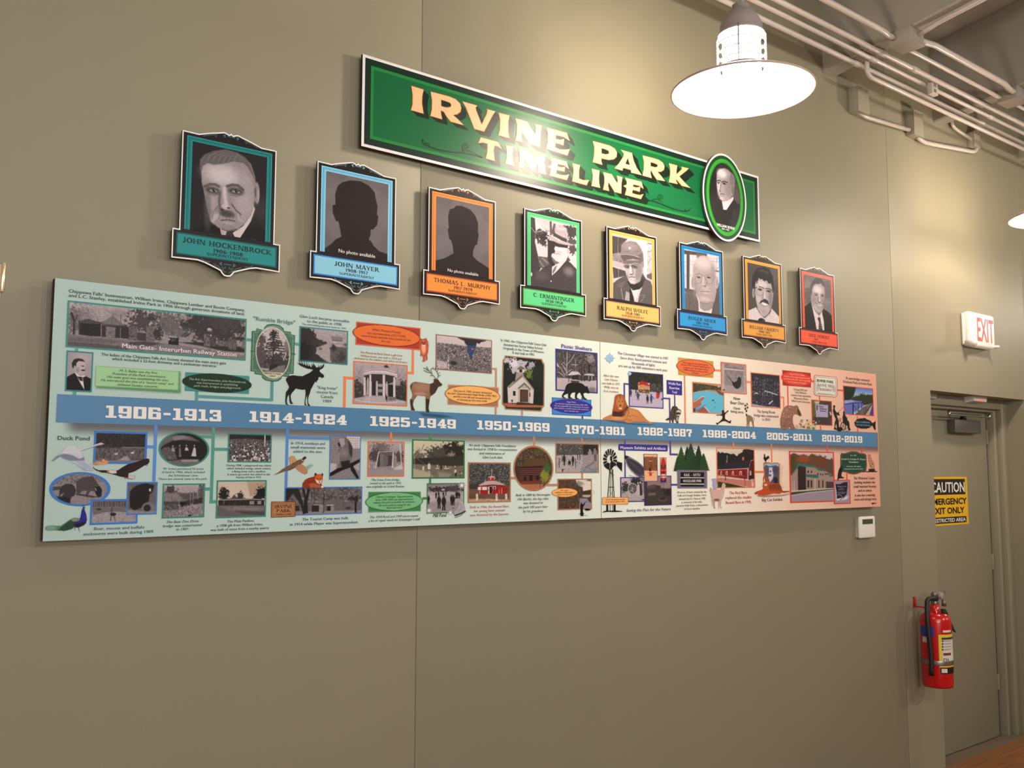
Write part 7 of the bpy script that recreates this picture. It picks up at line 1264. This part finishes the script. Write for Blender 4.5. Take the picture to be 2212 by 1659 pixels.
def kitch(c):
    B_ = lambda g: (g, g*.88, g*.84)
    c.F(B_(72)).P([920,760,1360,760,1360,980,920,960], B_(150), 8).P([930,930,1070,900,1080,970,930,1000], B_(96), 4).P([1070,915,1165,930,1165,1010,1080,1000], B_(72), 4).R(1255,770,1262,990,B_(190)).R(1300,770,1306,990,B_(190)).P([1220,1000,1360,980,1360,1120,1230,1100], B_(50), 5).P([940,1060,1080,1060,1080,1100,940,1120], B_(120), 6).E(1200, 1170, 80, 50, B_(96), .3).E(1200, 1160, 60, 32, B_(60), .5).P([1100,840,1250,840,1240,900,1110,890], B_(140), 6).S(B_(100), 14, .6, .6, box=(920,1000,1360,1280))
photo('P', 862, 745, 1368, 1292, VIO, 14, kitch, 'museum interior photograph', Y=L3-.00005)
def post(c):
    c.F((238, 186, 148)).P([860,400,1110,410,1110,655,860,650], (150, 96, 62), 4).S((96, 60, 40), 12, .5, .7, box=(860,395,1110,655), sy=.5).T(980,420,120,30,(150,96,62),12,1.6,seed=2).R(970,400,982,650,(120,80,56)).P([950,470,1010,465,1010,480,950,485], (206, 170, 130), 2).P([955,600,990,600,990,665,955,665], (60, 40, 30), 3).P([955,680,1000,680,1008,745,958,748], (212, 60, 44), 3).L([930,690,1040,690], 12, (206, 110, 80)).L([870,770,960,750,1080,775], 4, (200, 150, 120))
photo('P', 855, 345, 1112, 855, (78, 70, 140), 10, post, 'sign post photograph', Y=L4)
def mask(c):
    c.F((200, 160, 140)).P([1160,790,1270,790,1268,880,1162,880], (50, 44, 110), 4).E(1215, 630, 50, 215, (196, 52, 46), .1).P([1170,540,1200,545,1205,600,1185,620,1168,600], (70, 66, 70), 3).P([1235,545,1265,545,1262,610,1240,615,1225,590], (70, 66, 70), 3).E(1215, 610, 14, 12, (60,40,40), .6).E(1215, 685, 46, 24, (120, 40, 44), .4).P([1180,715,1255,715,1250,745,1185,745], (226, 206, 196), 2).P([1185,755,1250,758,1245,790,1195,785], (222, 200, 190), 2).L([1180,752,1255,752], 7, (60,30,30)).L([1170,650,1262,650], 12, (226, 110, 96), soft=3)
photo('P', 1158, 408, 1276, 872, (150, 110, 96), 5, mask, 'carved red mask photograph', Y=L4)
def pines(c):
    G_ = (44, 78, 44)
    def pine(x, y0, y1, w_, col):
        P = [x, y0]; n = 10; rn = random.Random(int(x)); L_ = []; R_ = []
        for i in range(1, n+1):
            t = i/n; ww = w_*t**.8; R_ += [x+ww*(1+.12*rn.random()), y0+(y1-y0)*t, x+ww*.8, y0+(y1-y0)*t+2]; L_ = [x-ww*.8, y0+(y1-y0)*t+2, x-ww*(1+.12*rn.random()), y0+(y1-y0)*t]+L_
        LL = []
        for i in range(1, n+1):
            t = i/n; ww = w_*t**.8; LL += [(x-ww*(1+.12*rn.random()), y0+(y1-y0)*t), (x-ww*.8, y0+(y1-y0)*t+2)]
        Q = [x, y0]+R_+[v for p in LL[::-1] for v in p]; c.P(Q, col, 1)
    pine(1655, 200, 655, 110, (36, 62, 40)); pine(1545, 205, 650, 120, (50, 88, 46)); pine(1865, 185, 650, 120, (40, 66, 42)); pine(1722, 145, 655, 150, (44, 80, 48)); pine(1955, 330, 650, 110, (50, 86, 46)); pine(1480, 380, 660, 80, (46, 80, 44)); pine(1790, 350, 660, 110, (40, 74, 44))
    c.S((30, 52, 34), 14, .55, .7, P=[1420,640,1480,430,1720,200,1860,260,2000,480,2060,600,2020,660]); c.P([1468,640,2020,645,2022,975,1475,978], (134, 126, 142)).R(1500,650,1512,975,(110,102,118)).R(1978,650,1990,975,(110,102,118))
    for y0, y1 in ((682,772),(794,888),(912,945)): c.R(1530, y0, 1966, y1, (28, 26, 28))
    for y0 in (776, 892): c.R(1530, y0, 1966, y0+13, (214, 208, 204))
cut('P', 1400, 135, 2070, 985, pines, 'pine cluster above a grey letter board sign', Y=L4, q=1.2)
def redbarn(c):
    c.F((216, 204, 190)).P([265,380,290,320,330,360,370,340,420,360,450,350,540,380,600,370,660,420,710,370,770,340,820,290,870,280,1010,300,1010,560,265,640], (40, 38, 38), 4).T(400,400,60,40,(40,38,38),14,1.5,seed=2).T(860,330,100,60,(44,44,42),16,1.4,seed=3).S((84, 78, 76), 14, .62, .6, box=(265,330,1010,560))
    c.P([270,640,320,590,520,545,920,485,1000,475,940,520,920,560,900,660,270,690], (50, 46, 58), 2).L([270,692,900,658,925,600,940,510,1010,482], 8, (214, 200, 196)).P([270,698,895,668,900,880,270,800], (150, 42, 40), 2).P([900,660,940,520,1010,485,1010,880,900,890], (92, 36, 38), 2)
    for x_, w_ in ((280,16),(350,26),(460,34),(585,36),(738,44)): c.P([x_-w_*.6,790-0,x_-w_*.6,730,x_,708,x_+w_*.6,730,x_+w_*.6,795], (226, 190, 180), 2).R(x_-w_*.25,735,x_+w_*.25,790,(150,50,46)).R(x_+w_*.7,715,x_+w_*1.1,795,(50,34,40))
    c.R(872,670,886,890,(214,200,196)).R(805,700,825,890,(70,36,40)).P([270,850,900,900,1010,860,1010,1050,900,1030,270,920], (200, 130, 116), 4).P([270,920,500,960,820,1030,700,1050,270,1050], (54, 70, 36), 4).P([450,505,470,505,475,550,445,550], (200,110,100), 2).R(462,400,468,510,(220,210,206)).P([765,435,805,435,805,500,768,500], (216, 110, 96), 2).S((120, 50, 48), 10, .55, .6, box=(270,795,860,870), sy=.4).R(425,770,440,900,(60,34,40)).L([270,795,820,808], 5, (206,150,140)).E(960, 830, 46, 40, (44, 40, 44), .5).E(960, 900, 20, 30, (196, 180, 170), .5).E(975, 980, 24, 50, (226, 190, 176), .5).R(915,710,950,800,(190,170,170)).L([820,820,822,1030], 8, (110,60,60))
photo('Q', 257, 258, 1020, 1052, ORG, 17, redbarn, 'long red barn photograph', q=1.3)
cut('Q', 108, 850, 450, 1475, lambda c: (c.P([155,875,180,868,240,862,262,880,262,960,285,1010,275,1030,250,1075,190,1080,180,1000,182,930], (176, 170, 206)), c.P([115,1100,135,1045,158,1090,180,1080,260,1080,340,1090,355,1040,365,980,385,950,420,960,442,1000,430,1045,412,1080,405,1150,390,1220,370,1270,350,1310,340,1380,348,1430,360,1455,338,1458,325,1400,318,1320,310,1400,312,1460,298,1465,292,1380,296,1310,230,1300,222,1360,222,1430,240,1462,215,1455,200,1400,190,1320,175,1290,178,1400,165,1415,162,1330,150,1230,140,1140], (214, 184, 172)), c.E(260, 1290, 60, 26, (120, 76, 66), .9, a=.7), c.P([375,960,420,965,440,1000,425,1030,395,1010], (196, 180, 160), 4), c.L([135,1045,155,1090], 8, (90, 66, 66)), c.P([150,1150,190,1280,200,1450,222,1455,215,1330], (170, 134, 126), 6, a=.6)), 'pale llama', Y=L5)
def bigcat(c):
    out = [1195,548,1240,540,1300,540,1345,565,1400,548,1480,545,1515,590,1515,760,1510,900,1525,1010,1560,1100,1200,1100,1195,900,1205,750,1190,650]
    c.P([1520,560,1570,620,1560,760,1540,900,1590,1070,1520,1000], (240, 214, 190), 12, a=.8); c.P(out, (206, 110, 54)); inn = [1212,572,1290,560,1345,580,1400,566,1475,562,1500,600,1500,760,1495,900,1505,1000,1290,1080,1212,1000,1222,750,1206,650]
    c.clipP(inn); c.R(1190,540,1530,1110,(96, 92, 116)).P([1200,550,1520,550,1520,640,1440,600,1300,620,1240,590,1200,640], (146, 196, 216), 6).P([1300,640,1370,640,1372,700,1390,780,1380,860,1320,940,1290,850,1300,760], (206, 204, 214), 4).E(1330, 720, 20, 16, (110, 106, 124), .8).E(1320, 800, 26, 20, (90, 84, 100), .9).P([1380,850,1450,830,1480,880,1470,960,1400,960], (50, 44, 54), 5).T(1430,700,60,90,(84,80,104),16,1.4,seed=4); c.clip = None
    c.P([1060,1200,1560,1190,1720,1160,1700,1180,1560,1215,1200,1235,1080,1220], (90, 70, 60), 14, a=.5)
    c.P([1010,1150,1060,1120,1160,1085,1185,1060,1175,1010,1190,930,1180,870,1195,815,1215,830,1265,830,1290,850,1295,900,1310,960,1380,950,1460,960,1520,1010,1560,1090,1600,1130,1705,1108,1715,1125,1600,1150,1550,1140,1520,1170,1400,1160,1300,1180,1200,1195,1090,1195,1080,1170,1040,1180,1015,1170], (190, 92, 48))
    for i in range(14): c.L([1310+17*i,970+abs(i-6)*4,1300+20*i,1080+(i%3)*20], 7, (50, 30, 26), soft=1)
    for i in range(8): c.L([1195+12*i,840+(i%3)*30,1205+11*i,875+(i%2)*30], 5, (60, 34, 26))
    c.E(1235, 990, 30, 22, (226, 206, 190), .7).E(1210, 900, 12, 40, (226, 200, 176), .9).E(1240, 905, 10, 6, (40,30,24), .5).P([1090,1130,1280,1110,1290,1180,1200,1195,1090,1190], (204, 84, 50), 8).L([1040,1135,1060,1170], 6, (60,36,30)).L([1570,1120,1700,1115], 10, (90, 50, 36))
cut('Q', 1005, 530, 1725, 1240, bigcat, 'tiger in front of a wildcat photograph', Y=L4, q=1.4)
cut('Q', 1185, 360, 1320, 560, lambda c: c.P([1195,450,1205,420,1200,385,1213,368,1225,392,1228,430,1245,450,1262,420,1290,410,1308,435,1305,480,1290,455,1275,480,1250,500,1243,530,1245,555,1235,555,1235,530,1215,500,1200,480], (34, 30, 28)), 'black rooster silhouette', Y=L5)
def welcome(c):
    c.F((206, 196, 196)).P([110,240,180,205,260,240,340,225,400,260,460,215,540,250,600,250,680,290,740,310,770,280,800,330,800,560,110,560], (110, 78, 56), 6).T(330,300,110,70,(150,84,52),20,1.5,seed=2).T(560,330,140,90,(120,74,54),20,1.5,seed=3).T(160,380,60,140,(84,78,48),20,1.4,seed=4).T(760,400,50,90,(92,84,80),16,1.5,seed=5)
    c.P([135,570,240,400,360,420,520,430,660,480,800,560,800,760,140,795], (166, 142, 132), 3).P([240,400,365,425,370,790,245,790], (58, 44, 48), 2).P([165,540,245,372,250,368,520,405,540,445,660,465,668,490,560,480,510,435,262,405], (54, 120, 118), 2).P([365,540,550,548,565,595,380,580], (50, 112, 110), 2).P([655,520,740,525,745,548,660,545], (50,112,110), 2).P([735,545,800,550,800,572,738,570], (50,112,110), 2)
    for x_, y_, w_, h_ in ((392,480,20,36),(445,482,18,34),(545,520,16,30),(590,525,14,28),(625,528,12,28)): c.R(x_,y_,x_+w_,y_+h_,(50,40,44))
    for x_, w_ in ((388,32),(440,28),(560,20),(620,20)): c.R(x_,630,x_+w_,745,(70,58,62))
    c.R(500,610,520,770,(190,170,160)).P([680,650,800,655,800,760,680,750], (84,68,70), 3).P([140,640,190,600,190,790,150,790], (150,130,124), 3).R(155,640,162,790,(210,200,196)).P([125,800,400,780,800,755,800,780,400,820,140,870], (78, 84, 50), 3).P([125,795,400,775,800,750,800,762,400,795,140,815], (206, 196, 190), 2).P([130,860,400,815,800,775,800,980,130,980], (160, 148, 162), 3).L([135,870,400,825,800,785], 6, (214, 206, 206)).R(180,620,188,790,(214,204,200))
photo('R', 112, 182, 815, 975, RED, 18, welcome, 'welcome center building photograph', q=1.3)
def wsign(c):
    c.F((160, 152, 170)).P([820,690,900,690,950,665,1015,655,1015,730,1000,850,960,890,850,925,845,800], (46, 40, 58), 2).L([820,690,835,800,845,925,960,905,1030,870], 8, (216, 208, 216)).P([840,925,960,900,1040,880,1000,930,850,950], (214, 208, 216), 3).L([845,870,890,855,935,885], 5, (206,200,210)).L([900,935,960,900], 8, (46,40,58))
photo('R', 800, 622, 1060, 1000, RED, 15, wsign, 'welcome center sign photograph', Y=L4, q=1.4)
block('caption', 'R', [('Welcome Center', 858, 1000, 735, 20), ('Museum', 895, 955, 760, 12), ('Restrooms', 875, 965, 782, 14), ('Small Animal', 862, 985, 822, 14), ('Deer & Bear', 870, 975, 843, 14)], 16, (176, 168, 190), L5, bd)
def tsign(c):
    out = [905,240,922,205,960,212,1010,200,1060,182,1120,180,1170,190,1210,208,1290,215,1310,240,1318,400,1305,490,1290,505,1230,505,1170,530,1110,540,1040,528,990,505,930,498,912,485,905,400]
    cx, cy = 1112, 358; s1 = [v for i in range(0, len(out), 2) for v in (cx+(out[i]-cx)*.965, cy+(out[i+1]-cy)*.95)]; s2 = [v for i in range(0, len(out), 2) for v in (cx+(out[i]-cx)*.93, cy+(out[i+1]-cy)*.9)]; s3 = [v for i in range(0, len(out), 2) for v in (cx+(out[i]-cx)*.915, cy+(out[i+1]-cy)*.88)]
    c.P(out, (176, 52, 40)).P(s1, (40, 82, 70)).P(s2, (120, 140, 110)).P(s3, (40, 82, 70))
cut('R', 895, 172, 1325, 545, tsign, 'dark green foundation sign', Y=L3, q=1.4)
block('caption', 'R', [('Est. 1995', 1062, 1153, 252, 18), ('Gerald O. & Evelyn M. Thorpe', 922, 1292, 314, 26), ('Foundation', 1040, 1182, 358, 26), ('Donated a $5 million', 1000, 1224, 424, 20), ('endowment for park in 2012.', 962, 1264, 463, 20)], 20, (206, 206, 170), L5, bd, bold=.005)
cut('R', 1300, 208, 1485, 510, lambda c: (c.P([1300,492,1478,488,1478,500,1300,504], (44, 34, 30)), c.P([1348,455,1440,450,1445,492,1345,495], (56, 42, 38)), c.P([1332,218,1350,235,1382,225,1380,262,1400,310,1428,360,1436,410,1435,455,1412,450,1400,440,1372,425,1362,380,1345,330,1340,270], (196, 150, 124)), c.S((120, 80, 62), 12, .54, .7, P=[1345,270,1380,262,1436,400,1430,450,1372,425]), c.E(1357, 245, 7, 6, (30, 24, 20), .5)), 'brown owl', Y=L5)
cut('R', 855, 398, 972, 645, lambda c: (c.P([915,405,930,410,935,450,930,500,920,550,930,575,965,590,960,600,900,600,880,605,868,635,860,620,865,560,875,490,895,440], (36, 30, 32)), c.P([905,560,930,575,940,585,905,582], (90, 60, 50), 2)), 'black perched bird', Y=L5)
cut('R', 1388, 972, 1470, 1012, lambda c: (c.E(1408, 992, 16, 13, (60, 44, 40), .3), c.L([1425,985,1465,985], 8, (60,44,40)), c.L([1425,998,1465,998], 4, (60,44,40))), Y=L5, name='maker_mark')
# --- captions
DK, SL, OL, CRM, BRT = (52, 66, 62), (78, 88, 116), (90, 88, 66), (206, 214, 200), (150, 84, 54)
def cap(fr, lines, h, col, bold=0.0, shear=0.0): block('caption', fr, lines, h, col, L5-.0002, bd, bold=bold, shear=shear)
cap('O', [("Chippewa Falls' businessman, William Irvine, Chippewa Lumber and Boom Company,", 147.3, 529.8, 652.0), ("and L.C. Stanley, established Irvine Park in 1906 through generous donations of land.", 147.3, 529.3, 661.0)], 6.8, DK, .004)
cap('O', [('Main Gate- Interurban Railway Station', 263.1, 510.7, 760.7)], 9.8, (226, 214, 222), .004)
cap('O', [('The ladies of the Chippewa Falls Art Society donated the main entry gate', 218.2, 488.4, 777.6), ('which included a 22-foot driveway and a pedestrian entrance.', 241.6, 468.2, 785.4)], 6.2, DK, .008)
cap('A', [('M. S. Bailey was the first', 955, 1392, 1152), ('President of the Park Commission.', 870, 1490, 1192), ('His main goal was establishing the zoo.', 808, 1520, 1230), ('He introduced the idea of a "tourist camp" and', 738, 1580, 1270), ('initiated Sunday concerts.', 930, 1395, 1312)], 27, (70, 84, 72), .002, .25)
cap('B', [('"Rumble Bridge"', 932, 1468, 452)], 50, (98, 122, 116), .02)
cap('B', [('The first Superintendent, John Hockenbrock,', 110, 838, 1210), ('was instrumental in establishing', 207, 735, 1250), ('park roads, bridges and playgrounds.', 168, 775, 1290)], 28, (176, 190, 170), 0, .25)
cap('C', [('Glen Loch became accessible', 290, 950, 192), ('to the public in 1908.', 390, 855, 246), ('The mill building was torn down by 1933.', 323, 912, 286, 25)], 38, SL, .002)
cap('C', [('"King Irvine"', 522, 790, 1112), ('moose from', 520, 790, 1170), ('Canada', 572, 738, 1228), ('1909', 605, 712, 1287)], 40, (86, 100, 102), .004)
cap('C', [('While Thomas Murphy', 1252, 1632, 352), ('was superintendent (1917-1929),', 1185, 1700, 400), ('several large animals were acquired for', 1105, 1768, 443), ('the zoo.', 1375, 1503, 488)], 30, (130, 60, 34), .002)
cap('C', [('The Memorial Band Stand, a gift from', 1095, 1655, 655), ('William Irvine, was built in 1924 and', 1105, 1645, 700), ('dedicated to the soldiers and sailors of all wars.', 1012, 1722, 738)], 28, (176, 92, 60), .002, .25)
cap('D', [("In 1965, the Chippewa Falls' Lions Club", 1408, 2060, 282), ('donated the Sunny Valley School.', 1447, 2010, 337), ('Originally in the Town of Wheaton.', 1438, 2030, 390), ('It was built in 1903.', 1575, 1895, 440)], 36, (70, 72, 72), .002)
cap('D', [('The June 4, 1958, tornado devastated', 727, 1275, 985), ('the park. Superintendent Ralph Wolfe (1958-1981)', 643, 1342, 1024), ('and his crew did and exceptional job', 728, 1260, 1065), ('of cleaning up the mess it left.', 778, 1212, 1106)], 29, (110, 66, 36), .002)
cap('K', [('Picnic Shelters', 380, 855, 248)], 56, (76, 66, 146), .02)
cap('K', [('Roger Meier', 468, 608, 1082), ('was the Park Superintendent from 1981-1998.', 285, 790, 1118), ('He was responsible for construction of several', 275, 803, 1152), ('picnic shelters, a small museum, the round barn', 268, 802, 1186), ('and a new bear den.', 425, 652, 1222)], 24, (206, 200, 230))
cap('L', [('After the new', 115, 412, 650), ('Lion House', 143, 387, 722), ('was built in 1971.', 92, 438, 795), ('Willy was its', 130, 405, 866), ('first resident.', 122, 410, 940)], 44, (156, 110, 88), .002, .2)
cap('L', [('The Christmas Village was started in 1987.', 385, 1352, 272), ('Since then, hand-painted cutouts and', 437, 1308, 352), ('thousands of lights', 650, 1092, 430), ('are set up by 300 volunteers each year.', 403, 1335, 502)], 52, (108, 94, 134), .002)
cap('L', [('Wolfe Run', 1338, 1575, 800), ('Exercise', 1362, 1552, 880), ('Trail', 1410, 1503, 958)], 48, (224, 218, 228), .015)
cap('M', [('The Casper Park complex and the', 205, 665, 228), ('Bernard Willi Outdoor Swimming Pool', 178, 692, 268), ('program were developed during', 215, 655, 312), ("William Faherty's tenure as Park", 225, 655, 356), ('Director.', 385, 495, 396)], 32, (130, 60, 36), .002)
cap('M', [('New', 1120, 1235, 862, 56), ('Bear Den', 1063, 1300, 942, 56), ('Open', 1118, 1235, 1032), ('living area.', 1070, 1300, 1094)], 46, (64, 56, 50), .006)
cap('M', [('The Spring Brook', 1540, 1865, 1097), ('bridge was constructed', 1482, 1922, 1168), ('in 2010.', 1635, 1780, 1235)], 50, (112, 84, 128), .006)
cap('N', [('Richard "Dick" Hebert', 215, 480, 257), ('started as Recreation Supervisor and', 112, 572, 303), ('as Director since 2011, he is responsible', 105, 582, 348), ('for all aspects of the park.', 188, 512, 398)], 30, (240, 176, 160), .002)
cap('N', [('During 2010, the', 290, 532, 532), ('Lake Wissota', 315, 515, 582), ('Garden Club started the', 240, 595, 636), ('Wisconsin Native', 290, 548, 690), ('Wild Flower Sanctuary.', 250, 588, 742)], 38, (118, 100, 66), .004)
cap('N', [('IRVINE PARK', 703, 1005, 383, 46)], 46, (50, 84, 60), .03)
block('caption', 'N', [('NATIVE TREE', 722, 1000, 462, 44), ('WALKWAY', 755, 970, 534, 44)], 44, (110, 110, 104), L5, bd, font='flare')
cap('N', [('Master Gardeners Assoc.', 725, 995, 597)], 20, (70, 74, 70))
cap('N', [('A new bridge connects', 1225, 1648, 345), ('Erickson Park to Irvine Park.', 1180, 1695, 412)], 46, (84, 66, 72), .006)
cap('N', [('FISH CHIPPEWA', 1400, 1655, 1112), ('ACCESS FOR ALL', 1405, 1665, 1165)], 34, (96, 160, 190), .01)
cap('E', [('Duck Pond', 262, 675, 300)], 52, (50, 72, 64), .02)
cap('E', [('Bear, moose and buffalo', 730, 1372, 1442), ('enclosures were built during 1909.', 592, 1497, 1505)], 40, (74, 88, 104), .006)
cap('G', [('W. Irvine purchased 53 acres', 137, 672, 704), ('of land in 1906, which included', 118, 688, 749), ('the Schmitmayr cave.', 205, 603, 793), ('There are several caves in the park.', 73, 725, 838)], 28, (72, 92, 100), .004)
cap('G', [('During 1908, a playground was added,', 980, 1573, 659), ('which included swings, teeter-totters,', 985, 1570, 699), ('a flying jenny and a sandbox.', 1050, 1503, 739), ('A merry-go-round was added to this', 988, 1560, 778), ('Avenue of Fun in 1912.', 1105, 1443, 816)], 26, (58, 74, 74), .008)
cap('G', [('The Bear Den Drive', 185, 610, 1408), ('bridge was constructed', 133, 655, 1460), ('in 1907.', 313, 475, 1510)], 35, (58, 78, 76), .008, .25)
cap('G', [('The Main Pavilion,', 990, 1348, 1401), ('a 1908 gift from William Irvine,', 850, 1462, 1453), ('was built of stone from a nearby quarry.', 770, 1548, 1505)], 34, (62, 80, 84), .006)
cap('H', [('In 1914, monkeys and', 377, 842, 386), ('small mammals were', 370, 845, 442), ('added to the zoo.', 405, 808, 498)], 38, (62, 82, 120), .006)
cap('H', [('The Tourist Camp was built', 527, 1162, 1424), ('in 1914 while Mayer was Superintendent.', 360, 1302, 1487)], 38, (66, 80, 116), .008)
cap('I', [('The Irvine Drive bridge,', 152, 555, 920), ('moved to the park in 1935,', 125, 577, 968), ('was originally on Grand Avenue.', 77, 623, 1016)], 33, (70, 80, 80), .004, .25)
cap('I', [('Charles Ermatinger, Superintendent', 210, 745, 1160), ('from 1930-1958, was instrumental in', 210, 748, 1200), ('making the park accessible to everyone.', 175, 775, 1238), ('He took pride in caring for the', 250, 708, 1280), ('historical relics.', 365, 595, 1316)], 28, (40, 84, 50), .002, .25)
cap('I', [('The 1934 flood and 1949 storm meant', 130, 822, 1447), ("a lot of repair work for Ermatinger's staff.", 105, 850, 1497)], 36, (80, 88, 84), .002, .25)
cap('I', [('Mill Pond', 1030, 1228, 1440)], 56, (40, 40, 40), .004, .35)
cap('J', [('An early Chippewa Falls Foundation', 98, 905, 354), ('was formed in 1958 for reconstruction', 82, 920, 420), ('and maintenance of', 278, 722, 488), ('Glen Loch dam.', 338, 680, 556)], 44, (74, 76, 72), .003, .25)
cap('J', [('Built in 1966, the Round Barn', 123, 782, 1398), ('for young farm animals', 190, 717, 1464), ('was donated by the Jaycees.', 122, 788, 1530)], 42, (196, 88, 78), .004)
cap('J', [('Built in 1880 by Norwegian', 903, 1487, 1196), ('Ole Bjerke, the log cabin', 932, 1462, 1264), ('was donated to', 1035, 1365, 1332), ('the park 100 years later', 947, 1452, 1402), ('by his grandson.', 1027, 1372, 1472)], 43, (92, 88, 72), .003, .25)
cap('O2', [("Keli's Corner,", 260, 400, 1082), ('established in 1978, includes a', 160, 497, 1120), ('path to view Glen Loch.', 200, 465, 1158)], 26, (110, 60, 36), .004)
cap('O2', [('Ski Trail', 605, 915, 745)], 84, (84, 130, 146), .02, .35)
cap('P', [('Museum Exhibits and Artifacts', 428, 1258, 262)], 54, (222, 216, 224), .015)
cap('P', [("The 40' Windmill was donated", 153, 510, 1196), ('by the Hebert families in 1985.', 155, 508, 1236)], 28, (130, 66, 40), .004)
cap('P', [('Saving the Past for the Future', 535, 1352, 1395)], 54, (92, 84, 140), .006, .25)
cap('P', [('KALK  -  FATTU', 1597, 1893, 755), ('WOODLAND PARK', 1578, 1917, 865)], 52, (222, 216, 212), .01)
cap('P', [('60 acres of land, owned by the', 1472, 2012, 1062), ('Kalk and Gough families, were', 1480, 2005, 1122), ('donated by Dr. Fattu in 1985', 1500, 1990, 1185), ('in memory of his wife,', 1550, 1930, 1246), ('Jeanette Kalk-Fattu, a descendant', 1450, 2040, 1306), ('of those families.', 1600, 1895, 1368)], 38, (112, 102, 82), .003)
cap('Q', [('The Red Barn', 512, 862, 1172), ('replaced the smaller', 435, 958, 1266), ('Round Barn in 1995.', 443, 957, 1362)], 58, (190, 70, 56), .006)
cap('Q', [('Big Cat Exhibit', 1160, 1572, 1312)], 60, (112, 70, 58), .008)
cap('R', [('The Welcome Center', 1115, 1448, 616), ('building includes the', 1122, 1447, 680), ('small mammal housing', 1110, 1465, 744), ('and an aviary.', 1182, 1397, 807), ('It also has a meeting', 1133, 1450, 880), ('room and storage area.', 1120, 1470, 942)], 42, (76, 60, 52), .003, .2)
bpy.data.objects.remove(TXTO)
